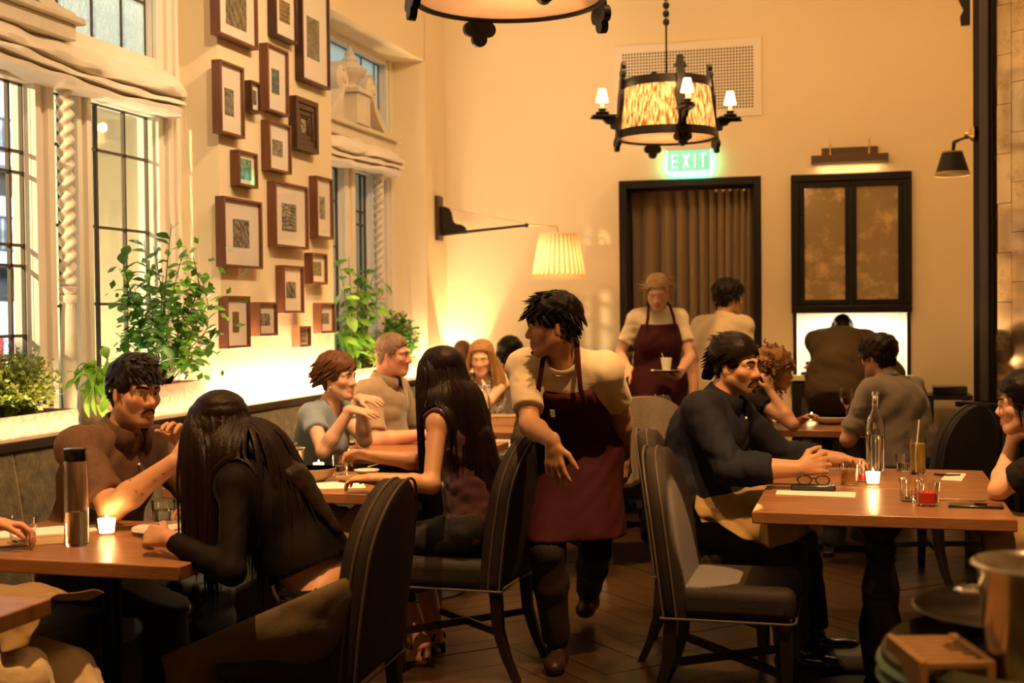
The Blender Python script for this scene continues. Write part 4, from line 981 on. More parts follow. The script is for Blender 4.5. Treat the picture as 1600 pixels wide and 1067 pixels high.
def shrub(name, c, rad, n, L, w_, m_, label, seed, smat='stem_green', up=.3):
    """fine foliage: hundreds of little leaves on short twigs, one part"""
    rnd = random.Random(seed); root = empty(name, (c[0], c[1], c[2]), 0, label, 'plant'); lv = MB(); st = MB()
    for i in range(n // 9):
        d = Vector((rnd.gauss(0, 1), rnd.gauss(0, 1), abs(rnd.gauss(0, 1)) + up)).normalized(); tip = Vector((d.x * rad[0], d.y * rad[1], d.z * rad[2])) * rnd.uniform(.55, 1.0)
        b0 = Vector((rnd.uniform(-.03, .03), rnd.uniform(-.3, .3) * rad[1], -.01)); tip.x = max(tip.x, -3.285 - c[0])
        pts = [b0, b0.lerp(tip, .5) + Vector((0, 0, .03)), tip]; st.tube(pts, [.003, .002, .001], 4)
        for k in range(9):
            t = .35 + .65 * k / 8; q = pts[0].lerp(pts[1], t * 2) if t < .5 else pts[1].lerp(pts[2], t * 2 - 1)
            d2 = Vector((rnd.gauss(0, 1), rnd.gauss(0, 1), rnd.gauss(.3, .8))).normalized(); s_ = rnd.uniform(.7, 1.3); x = d2.orthogonal().normalized(); x = (x * math.cos(i + k) + d2.cross(x) * math.sin(i + k))
            lv.add([q, q + d2 * L * s_ * .5 + x * w_ * s_ / 2, q + d2 * L * s_, q + d2 * L * s_ * .5 - x * w_ * s_ / 2], [(0, 1, 2, 3)])
    lo = lv.build('foliage', m_ if isinstance(m_, list) else M(m_), root); lo['kind'] = 'stuff'; st.build('twig', M(smat), root); return root
shrub('leafy_shrub', (-3.20, 4.30, 1.07), (.13, .30, .30), 2400, .026, .014, 'leaf_yellow', 'yellow-green fine-leaved shrub at the left edge of the window ledge', 4)
rnd = random.Random(11)
ld, ll, lm = leaf_mesh('leaf', .078, .046, 'leaf_dark'), leaf_mesh('leaf', .080, .046, 'leaf_light'), leaf_mesh('leaf', .078, .045, 'leaf_mid')
tips = []
for (px, py) in ((268, 350), (225, 375), (165, 420), (190, 395), (240, 385), (285, 400), (330, 400), (350, 440), (345, 500), (350, 530), (320, 560), (300, 470), (255, 430), (210, 450), (175, 470), (180, 520), (215, 510), (250, 500), (290, 520), (235, 550), (270, 560), (200, 560), (310, 440), (328, 540)):
    z = 5.75 + rnd.uniform(-.12, .12); tips.append(tuple(at(px, py, z)))
fic = plant('ficus_plant', (-3.2, 5.42, 1.12), tips, [ld, ld, ld, lm, lm, ll], 12, 'tall ficus with glossy dark oval leaves behind the man in the brown shirt', 7, 'stem_brown', (-3.27, -2.88), start=.38)
rnd = random.Random(21); inner = MB()
for k in range(330):
    q = Vector(at(rnd.gauss(258, 42), rnd.gauss(500, 48), 5.78 + rnd.uniform(-.10, .10))) - Vector((-3.2, 5.42, 1.12)); q.x = max(q.x, -.07)
    if q.z < .03: continue
    d2 = Vector((rnd.gauss(.3, 1), rnd.gauss(0, 1), rnd.gauss(0, .7))).normalized(); x_ = d2.orthogonal().normalized(); L2 = rnd.uniform(.035, .060)
    if q.x + d2.x * L2 < -.08: d2.x = abs(d2.x)
    inner.add([q, q + d2 * L2 * .45 + x_ * L2 * .3, q + d2 * L2, q + d2 * L2 * .45 - x_ * L2 * .3], [(0, 1, 2, 3)], k % 2)
tag(inner.build('inner_foliage', [M('leaf_dark'), M('leaf_mid')], fic), kind='stuff')
lt = leaf_mesh('leaf', .10, .048, 'leaf_light', .3)
plant('trailing_plant', (-3.2, 4.95, 1.12), [tuple(at(px, py, 5.35)) for px, py in ((115, 555), (120, 580), (135, 600), (150, 560), (165, 545), (175, 600), (150, 610), (130, 560), (185, 580))], [lt], 6, 'pale green drooping plant between the shrub and the ficus', 9, 'stem_green', (-3.27, -2.95), droop=.5)
lb = leaf_mesh('leaf', .105, .062, 'leaf_mid', .35); lb2 = leaf_mesh('leaf', .11, .066, 'leaf_light', .35)
plant('broadleaf_plant', (-3.2, 7.75, 1.09), [tuple(at(px, py, z)) for px, py, z in ((528, 385, 8.1), (545, 380, 8.2), (560, 400, 8.3), (590, 400, 8.45), (600, 420, 8.5), (530, 430, 8.0), (540, 470, 8.1), (575, 430, 8.3), (600, 440, 8.5), (525, 500, 8.0), (550, 440, 8.2), (585, 470, 8.4), (545, 520, 8.1))], [lb, lb2, lb2], 8, 'tall broad-leaved plant in the far window beside the picture wall', 12, 'stem_green', (-3.27, -2.92), droop=.5)
shrub('leafy_shrub', (-3.19, 8.52, 1.13), (.16, .27, .36), 2200, .034, .020, 'leaf_mid', 'dense green shrub in the far window, nearest the corner', 14)
shrub('leafy_shrub', (-3.14, 8.02, 1.09), (.16, .24, .26), 2000, .045, .007, 'leaf_yellow', 'feathery pale fern behind the older man', 15, up=.2)

# ================================================================== service stand in the foreground
def stand():
    c = (.30, 2.36); root = empty('service_stand', (c[0], c[1], 0), 0, 'round olive-green metal service stand in the near right corner', 'side table')
    mo = mat('olive_metal', (.075, .060, .022), .4, .3, var=(12, (.05, .06, .025))); R_ = .27
    MB().lathe([(0, .80), (R_ - .02, .80), (R_, .805), (R_ + .006, .82), (R_ + .004, .850), (R_ - .012, .868), (R_ - .02, .86), (R_ - .03, .83), (0, .83)], (0, 0, 0), 56).build('tray_top', mo, root, smooth=35)
    for z in (.80, .825): MB().lathe([(R_ + .004, z), (R_ + .014, z + .004), (R_ + .010, z + .012), (R_ + .003, z + .012), (R_ + .004, z)], (0, 0, 0), 56, closed=True).build('rim_band', mat('verdigris', (.10, .16, .07), .45, .4), root, smooth=40)
    for k in range(3):
        a = k * 2.094 + .4; MB().tube([(.22 * math.cos(a), .22 * math.sin(a), .80), (.17 * math.cos(a), .17 * math.sin(a), .4), (.24 * math.cos(a), .24 * math.sin(a), 0)], .012, 8).build('leg', M('black_iron'), root, smooth=True)
    tr = MB().lathe([(0, .001), (.15, .001), (.165, .012), (.172, .018), (.168, .021), (.150, .007), (0, .006)], (0, 0, 0), 48).build('serving_tray', mat('dark_tray', (.03, .022, .014), .22, .6), smooth=40)
    tr.location = (c[0] - .045, c[1] + .135, .885); tr.rotation_euler = (0.02, -.02, 0); tag(tr, 'round dark serving tray lying on the service stand', 'tray')
    cr = empty('slatted_crate', (.118, 2.25, .832), math.radians(16), 'orange wooden slatted rack on the service stand in the near corner', 'rack'); mw = mat('oak', (.36, .18, .05), .5, var=(6, (.28, .13, .03)), stretch=(6, 1, 1))
    for x in (-.055, .055): MB().bx(x - .007, x + .007, -.09, .09, 0, .05).build('side_rail', mw, cr, bevel=.002)
    for i in range(7): MB().bx(-.048, .048, -.088 + i * .026, -.072 + i * .026, .036, .048).build('slat', mw, cr, bevel=.002)
    bu = empty('ice_bucket', (.275, 2.235, .832), 0, 'polished steel ice bucket on the service stand in the near right corner', 'bucket')
    MB().lathe([(0, 0), (.072, 0), (.078, .008), (.098, .185), (.105, .192), (.108, .198), (.104, .203), (.097, .198), (.092, .185), (.074, .012), (0, .01)], (0, 0, 0), 48).build('bucket_body', M('steel'), bu, smooth=40)
    for s_ in (-1, 1): MB().tube([(s_ * .096, -.02, .15), (s_ * .12, -.015, .15), (s_ * .128, 0, .15), (s_ * .12, .015, .15), (s_ * .096, .02, .15)], .006, 8).build('handle', M('steel'), bu, smooth=True)
    rn = random.Random(2); 
stand()

# ================================================================== tableware
def tumbler(x, y, label, h=.085, r=.038, fill=None, level=.55, ribs=0, z=.7505, cat='glass'):
    root = empty('tumbler', (x, y, z), 0, label, cat, 'drinking glasses'); n = 40 if ribs else 28
    prof = [(r * .80, 0), (r * .86, .002), (r, h), (r - .0022, h), (r * .82, .010), (0, .009)]
    m = MB().lathe(prof, (0, 0, 0), n)
    if ribs:
        for i, v in enumerate(m.v):
            k = (i % n) % 2
            if (i // n) in (1, 2) and k: m.v[i] = (v[0] * 1.045, v[1] * 1.045, v[2])
    m.build('glass_body', M('glass'), root, smooth=False if ribs else 40)
    if fill:
        t = level; MB().lathe([(0, .0095), (r * .81, .0105), (r * (.82 + .13 * t) - .003, h * t), (0, h * t)], (0, 0, 0), 28).build('drink', M(fill), root, smooth=40)
    return root
def votive(x, y, label, r=.029, h=.062, z=.7505, power=.40):
    root = empty('votive_candle', (x, y, z), 0, label, 'candle', 'votive candles')
    MB().lathe([(r * .78, 0), (r * .82, .002), (r, h), (r - .002, h), (r * .8, .008), (0, .007)], (0, 0, 0), 26).build('glass_cup', M('pane'), root, smooth=40)
    MB().lathe([(0, .009), (r * .78, .009), (r * .94, h * .84), (0, h * .80)], (0, 0, 0), 22).build('wax', M('wax'), root, smooth=40)
    MB().lathe([(0, h * .80), (.003, h * .86), (.0035, h * .92), (0, h * 1.1)], (0, 0, 0), 10).build('flame', M('flame'), root, smooth=True)
    point('candle_glow', (x, y, z + h + .012), power, (1, .58, .22), .012)
def plate(x, y, label, r=.12, m_='porcelain', z=.7505, deep=.012, cat='plate'):
    return tag(MB().lathe([(0, 0), (r * .6, 0), (r * .7, .004), (r, deep + .004), (r * .995, deep + .007), (r * .7, .008), (0, .006)], (x, y, z), 40).build('dinner_plate', M(m_), smooth=40), label, cat)
def bowl(x, y, label, r=.09, h=.06, mo='bowl_tan', mi='bowl_teal', z=.7505, food=None):
    root = empty('bowl', (x, y, z), 0, label, 'bowl')
    MB().lathe([(0, 0), (r * .5, 0), (r * .55, .004), (r * .85, h * .5), (r, h), (r * .985, h + .003)], (0, 0, 0), 36).build('outer_shell', M(mo), root, smooth=40)
    MB().lathe([(r * .985, h + .003), (r * .95, h), (r * .80, h * .5), (r * .5, .010), (0, .008)], (0, 0, 0), 36).build('inner_glaze', M(mi), root, smooth=40)
    if food: MB().lathe([(0, h * .85), (r * .5, h * .8), (r * .86, h * .62), (0, h * .5)], (0, 0, 0), 28).build('food', food, root, smooth=40)
    return root
def wine_glass(x, y, label, h=.21, wine=0, z=.7505):
    root = empty('wine_glass', (x, y, z), 0, label, 'wine glass', 'stemmed glasses')
    b = h * .45
    MB().lathe([(0, 0), (.036, 0), (.035, .003), (.006, .008), (.0042, .02), (.0042, b - .01), (.012, b + .002), (.034, b + .035), (.042, b + .065), (.036, h), (.0345, h), (.040, b + .065), (.032, b + .036), (.010, b + .008), (0, b + .006)], (0, 0, 0), 30).build('glass_body', M('glass'), root, smooth=40)
    if wine: MB().lathe([(0, b + .0075), (.010, b + .0095), (.0315, b + .037), (.0375, b + .037 + .028 * wine), (0, b + .037 + .028 * wine)], (0, 0, 0), 26).build('wine', M('wine'), root, smooth=40)
def sheet(name, pts, label, m_, cat, z=.7505, th=.0025):
    """flat thing lying on a table, outlined by its corners"""
    return tag(MB().ext([(p[0], p[1]) for p in pts], (0, 0, z), (1, 0, 0), (0, 1, 0), (0, 0, th)).build(name, M(m_)), label, cat)
def quad(px): return [on_table(*p) for p in px]
T = on_table
# -- left table
def carafe():
    x, y = T(120, 852); root = empty('water_carafe', (x, y, .7505), 0, 'tall straight glass water carafe with a black cap on the left table', 'carafe'); r, h = .036, .255
    MB().lathe([(r - .002, 0), (r, .003), (r, h), (r * .93, h + .008), (r * .90, h + .008), (r - .003, h - .002), (r - .003, .010), (0, .010)], (0, 0, 0), 36).build('glass_body', M('glass'), root, smooth=40)
    MB().lathe([(0, .0105), (r - .0035, .0105), (r - .0035, .105), (0, .105)], (0, 0, 0), 30).build('water', M('water'), root, smooth=40)
    MB().lathe([(0, h + .004), (r * .89, h + .004), (r * .95, h + .010), (r * .95, h + .042), (r * .85, h + .045), (0, h + .045)], (0, 0, 0), 32).build('cap', M('phone_black'), root, smooth=40)
carafe()
tumbler(*T(36, 850), 'short water glass near the left edge of the left table', .085, .042, 'water', .45)
votive(*T(167, 836), 'lit votive candle beside the water carafe', .030, .062)
tumbler(*T(256, 819), 'water glass between the brown-shirted man and the woman in black', .080, .040, 'water', .6)
plate(*T(268, 832), 'white dinner plate under the hands of the woman in black', .125)
sheet('napkin', quad([(0, 833), (95, 824), (150, 822), (152, 829), (100, 836), (0, 843)]), 'folded white napkin lying behind the water carafe', 'paper', 'napkin', th=.006)
sheet('menu_board', quad([(0, 846), (105, 838), (102, 850), (0, 856)]), 'brown menu board lying by the left edge of the left table', 'kraft', 'menu', z=.7502, th=.003)
# -- table with the bucket
def wine_bucket():
    x, y = T(447, 766); root = empty('wine_bucket', (x, y + .03, .7505), 0, 'steel wine bucket standing behind the hair of the woman in black', 'bucket')
    MB().lathe([(0, 0), (.048, 0), (.052, .006), (.062, .155), (.066, .160), (.066, .166), (.060, .164), (.056, .150), (.048, .010), (0, .008)], (0, 0, 0), 36).build('bucket_body', M('steel'), root, smooth=40)
    MB().tube([(-.02, 0, .12), (.03, .01, .185)], .006, 6).build('tongs', M('steel'), root)
wine_bucket()
wine_glass(*T(408, 740), 'empty wine glass beside the steel bucket', .215)
bowl(*T(489, 752), 'teal-lined tan bowl on the table with the steel bucket', .098, .055)
votive(*T(498, 738), 'small votive candle behind the teal bowl', .026, .05)
tumbler(*T(533, 745), 'water glass near the hand of the woman in satin', .095, .036, 'water', .5)
plate(*T(556, 752), 'tan side plate with a spoon near the woman in satin', .080, 'bowl_tan'); plate(*T(573, 745), 'small white saucer beside the tan plate', .055, 'porcelain', z=.7625)
sp = T(575, 742); tag(MB().tube([(sp[0], sp[1], .785), (sp[0] + .05, sp[1] + .01, .80), (sp[0] + .10, sp[1] + .015, .815)], [.010, .004, .003], 6, flat=.4).build('spoon', M('steel'), smooth=True), 'steel spoon resting on the white saucer', 'spoon')
sheet('paper_menu', quad([(378, 756), (566, 753), (572, 763), (380, 767)]), 'white paper menu at the near edge of the bucket table', 'paper', 'menu')
# -- blue-top table
tumbler(*T(566, 700), 'cut-glass tumbler in front of the woman in the blue top', .085, .042, 'water', .5, ribs=1)
plate(*T(545, 692), 'white dinner plate in front of the older man', .14); sheet('napkin', quad([(470, 707), (545, 701), (552, 706), (478, 712)]), 'white napkin in front of the woman in the blue top', 'paper', 'napkin')
plate(*T(735, 698), 'white plate at the right end of the blue-top table', .105); k = T(752, 697); tag(MB().bx(k[0] - .004, k[0] + .006, k[1] - .1, k[1] + .1, .7506, .754).build('table_knife', M('phone_black')), 'dark knife beside the white plate at the right table end', 'knife')
plate(*T(757, 688), 'dark side plate at the far right end of the blue-top table', .075, 'black_paint')
# -- blonde's table
wine_glass(*T(716, 664), 'large glass of red wine in front of the blonde woman', .215, .9); votive(*T(734, 666), 'lit votive candle in front of the blonde woman', .034, .055); tumbler(*T(702, 658), 'tumbler left of the wine glass on the blonde woman\'s table', .085, .038, 'drink_amber', .5)
def bottle(x, y, label, h=.30, r=.037, m_='glass', fill=.45, z=.7505):
    root = empty('bottle', (x, y, z), 0, label, 'bottle', 'clear water bottles')
    MB().lathe([(r * .9, 0), (r, .006), (r, h * .55), (r * .85, h * .66), (r * .45, h * .74), (r * .36, h * .80), (r * .36, h * .94), (r * .44, h * .95), (r * .44, h), (r * .30, h), (r * .30, h * .80), (r * .38, h * .745), (r * .78, h * .66), (r - .003, h * .55), (r - .003, .012), (0, .012)], (0, 0, 0), 32).build('glass_body', M(m_), root, smooth=50)
    if fill: MB().lathe([(0, .0125), (r - .0035, .0125), (r - .0035, h * fill), (0, h * fill)], (0, 0, 0), 28).build('water', M('water'), root, smooth=40)
bottle(*T(757, 672), 'slim clear bottle on the blonde woman\'s table', .30, .038)
votive(*T(746, 662), 'second small candle beside the clear bottle on the back table', .026, .05)
bx_, by_ = T(789, 664); bo = empty('takeout_box', (bx_, by_, .7505), math.radians(14), 'brown cardboard takeout box on the blonde woman\'s table', 'box'); MB().bx(-.10, .10, -.075, .075, 0, .05).build('tray', M('kraft'), bo, bevel=.003); MB().bx(-.102, .102, -.077, .077, .050, .062).build('lid', M('kraft'), bo, bevel=.003)
# -- right tables
tumbler(*T(1327, 757), 'tumbler of pale amber cocktail beside the candle on the right table', .082, .040, 'drink_amber', .7); tumbler(*T(1346, 752), 'tumbler of pinkish cocktail just behind the amber one', .085, .038, 'drink_red', .35)
votive(*T(1364, 758), 'bright votive candle on the right table', .030, .062, power=.7)
bottle(*T(1368, 736), 'clear water bottle with a swing neck on the right table', .345, .040)
def highball():
    x, y = T(1434, 741); root = empty('highball_glass', (x, y, .7505), 0, 'tall glass of yellow drink with a straw on the right table', 'glass'); r, h = .034, .155
    MB().lathe([(r * .92, 0), (r * .95, .003), (r, h), (r - .002, h), (r * .92, .012), (0, .012)], (0, 0, 0), 30).build('glass_body', M('glass'), root, smooth=40); MB().lathe([(0, .0125), (r * .9, .0125), (r * .93, h * .84), (0, h * .84)], (0, 0, 0), 26).build('drink', M('drink_yellow'), root, smooth=40)
    MB().tube([(-.012, .005, .02), (.006, 0, h + .075)], .0032, 6).build('straw', mat('straw', (.75, .6, .35), .6), root)
highball()
tumbler(*T(1411, 737), 'small water glass left of the tall yellow drink', .075, .032, 'water', .5)
tumbler(*T(1423, 783), 'ribbed empty tumbler behind the red drink', .082, .040, 'water', .25, ribs=1); tumbler(*T(1449, 790), 'ribbed tumbler of bright red drink at the near table edge', .085, .041, 'drink_red', .55, ribs=1)
ph = T(1524, 792); p_ = empty('smartphone', (ph[0], ph[1], .7505), math.radians(-3), 'black smartphone lying at the right end of the near right table', 'phone'); MB().bx(-.092, .092, -.04, .04, 0, .009).build('phone_case', M('phone_black'), p_, bevel=.003); MB().bx(-.086, .086, -.036, .036, .009, .0096).build('screen', mat('screen_off', (.012, .012, .014), .06), p_)
sheet('paper_menu', quad([(1214, 767), (1337, 770), (1336, 778), (1212, 773)]), 'white paper menu beside the folded glasses', 'paper', 'menu')
cx, cy = T(1271, 766); cs = tag(MB().bx(cx - .085, cx + .085, cy - .03, cy + .03, .7505, .772).build('glasses_case', M('phone_black'), bevel=.006, segs=3), 'flat black glasses case on the near right table', 'case')
def specs():
    root = empty('eyeglasses', (cx, cy, .7725), math.radians(4), 'black-rimmed eyeglasses lying on the glasses case', 'eyeglasses')
    for s_ in (-1, 1):
        pts = [(s_ * .034 + .026 * math.cos(a), -.02 - .004, .020 + .018 * math.sin(a)) for a in [2 * math.pi * i / 20 for i in range(21)]]; MB().tube(pts, .0025, 6).build('rim', M('phone_black'), root, smooth=True)
        MB().ext([(s_ * .034 + .0245 * math.cos(a), .020 + .0165 * math.sin(a)) for a in [2 * math.pi * i / 20 for i in range(20)]], (0, -.025, 0), (1, 0, 0), (0, 0, 1), (0, .0015, 0)).build('lens', M('pane'), root)
        MB().tube([(s_ * .060, -.022, .026), (s_ * .064, .03, .018), (s_ * .060, .075, .004)], .002, 6).build('temple', M('phone_black'), root)
    MB().tube([(-.009, -.024, .024), (0, -.026, .028), (.009, -.024, .024)], .0022, 6).build('bridge', M('phone_black'), root)
specs()
a, b_ = T(1205, 757), T(1240, 758); tag(MB().bar((a[0], a[1], .754), (b_[0] + .03, b_[1], .754), .02, .004).build('table_knife', M('steel')), 'steel knife lying left of the glasses case', 'knife')
a = T(1500, 783); tag(MB().tube([(a[0] - .09, a[1] + .02, .7535), (a[0], a[1], .757), (a[0] + .03, a[1] + .005, .755), (a[0] + .09, a[1] + .01, .757)], [.011, .004, .009, .012], 6, flat=.35).build('fork', M('steel'), smooth=True), 'steel fork beside the black smartphone', 'fork')
sheet('napkin', quad([(1480, 740), (1510, 741), (1503, 752), (1470, 750)]), 'small white receipt on the far right table', 'paper', 'receipt')
a, b_ = T(1460, 742), T(1500, 744); tag(MB().tube([(a[0], a[1], .754), ((a[0] + b_[0]) / 2, a[1] - .05, .756), (b_[0], b_[1], .754)], .005, 6).build('black_pen', M('phone_black')), 'black pen lying beside the small receipt', 'pen')
# -- small table by the hatch
votive(*T(1268, 658), 'small lit candle on the table by the hatch', .030, .05); bowl(*T(1298, 662), 'wide shallow bowl of red food on the table by the hatch', .135, .045, 'porcelain', 'porcelain', food=mat('food_red', (.42, .12, .05), .7, var=(30, (.5, .25, .1)), bump=(40, .5)))
plate(*T(1234, 662), 'white plate of food by the curly-haired woman', .11); wine_glass(*T(1323, 661), 'glass of red wine on the table by the hatch', .22, .8)
def green_bottle():
    x, y = T(1354, 660); root = empty('green_bottle', (x, y, .7505), 0, 'slender pale green bottle beside the raised hand of the man in grey', 'bottle')
    MB().lathe([(0, 0), (.024, 0), (.027, .01), (.029, .12), (.026, .19), (.016, .245), (.010, .27), (.010, .285), (0, .285)], (0, 0, 0), 24).build('glass_body', mat('green_glass', (.45, .55, .12), .15, trans=.5), root, smooth=40)
green_bottle()
# -- hot plate on the shelf beside the pilaster
sh = empty('service_shelf', (.56, 9.10, 0), 0, 'dark shelf with a stacked tray beside the mirrored pilaster', 'shelf')
MB().bx(-.16, .13, -.14, .20, .84, .87).build('shelf_board', M('espresso_wood'), sh); MB().bx(-.12, .10, -.10, .12, .8705, .93).build('black_tray', M('phone_black'), sh, bevel=.008)
for sx in (-.13, .10):
    for sy in (-.11, .17): MB().bx(sx - .015, sx + .015, sy - .015, sy + .015, 0, .84).build('leg', M('espresso_wood'), sh)
# ================================================================== draped cloth
def drape(name, nu, nv, fn, m_, label, cat, th=.003):
    vs = []; fs = []
    for i in range(nu + 1):
        for j in range(nv + 1): vs.append(tuple(float(c) for c in fn(i / nu, j / nv)))
    for i in range(nu):
        for j in range(nv): a = i * (nv + 1) + j; fs.append((a, a + 1, a + nv + 2, a + nv + 1))
    o = MB().add(vs, fs).build(name, M(m_), smooth=70); md = o.modifiers.new('thick', 'SOLIDIFY'); md.thickness = th; return tag(o, label, cat)
def lap_cloth(cx, cy, L, wy, ztop, drop, yaw, seed, label, m_='napkin', side=-1, point_u=.65):
    """napkin lying over a thigh and hanging down its near side to a corner"""
    r = random.Random(seed); ph = [r.uniform(0, 6) for _ in range(5)]; ca, sa = math.cos(yaw), math.sin(yaw)
    def fn(u, v):
        x = (u - .5) * L; fold = .022 * math.sin(u * 11 + 3 * v + ph[0]) + .014 * abs(math.sin(u * 8 - v * 6 + ph[1])) + .006 * math.sin(u * 27 + v * 9)
        if v < .5:
            t = v / .5; y = wy * (1 - t) * -side * .5 + side * wy * .5 * t; z = ztop - .05 * abs(2 * t - 1) ** 2.2 + fold * .7 + .012 * math.sin(t * 7 + ph[2])
        else:
            t = (v - .5) / .5; d = drop * (.45 + .75 * max(0, 1 - abs(u - point_u) / .5)); y = side * (wy * .5 + .02 * t + fold * 1.2 * t); z = ztop - .05 - d * t
            x += .05 * t * (point_u - u)
        return cx + ca * x - sa * y, cy + sa * x + ca * y, z
    return drape('napkin', 36, 28, fn, m_, label, 'napkin')
lap_cloth(-.43, 5.28, .46, .30, .712, .13, 0, 1, 'olive tan napkin draped over the lap of the man in navy')
lap_cloth(.60, 4.88, .46, .40, .71, .22, .1, 2, 'tan napkin on the lap of the woman at the right edge', point_u=.25)
lap_cloth(-2.30, 3.02, .44, .30, .70, .05, 0, 3, 'brown napkin across the lap of the diner at the left edge', point_u=.85)
lap_cloth(-1.95, 4.84, .30, .22, .66, .12, 0, 4, 'brown napkin hanging below the table with the steel bucket')
def shawl():
    cx, cy, rz = -1.32, 7.55, math.radians(20); ca, sa = math.cos(rz), math.sin(rz)
    def fn(u, v):
        x = (u - .5) * .46; top = .965 - .10 * abs(2 * u - 1) ** 2.6; fold = .016 * math.sin(u * 16 + 1) + .009 * math.sin(u * 37)
        if v < .5: t = 1 - v / .5; y = -.345 - .03 * t + fold * t; z = top - .50 * t * (.85 + .15 * math.sin(u * 5))
        else: t = (v - .5) / .5; y = -.345 + .16 * min(1, t * 4) + fold * t - .0 * t; z = top - .42 * max(0, t - .12)
        return cx + ca * x - sa * y, cy + sa * x + ca * y, z
    drape('shawl', 50, 30, fn, 'shawl_wool', 'pale grey woven shawl hung over a chair back behind the waiter', 'shawl', .006)
mat('shawl_wool', (.34, .28, .20), .9, var=(70, (.22, .18, .13), 1.4), bump=(120, .4), stretch=(1, 1, 3))
shawl()
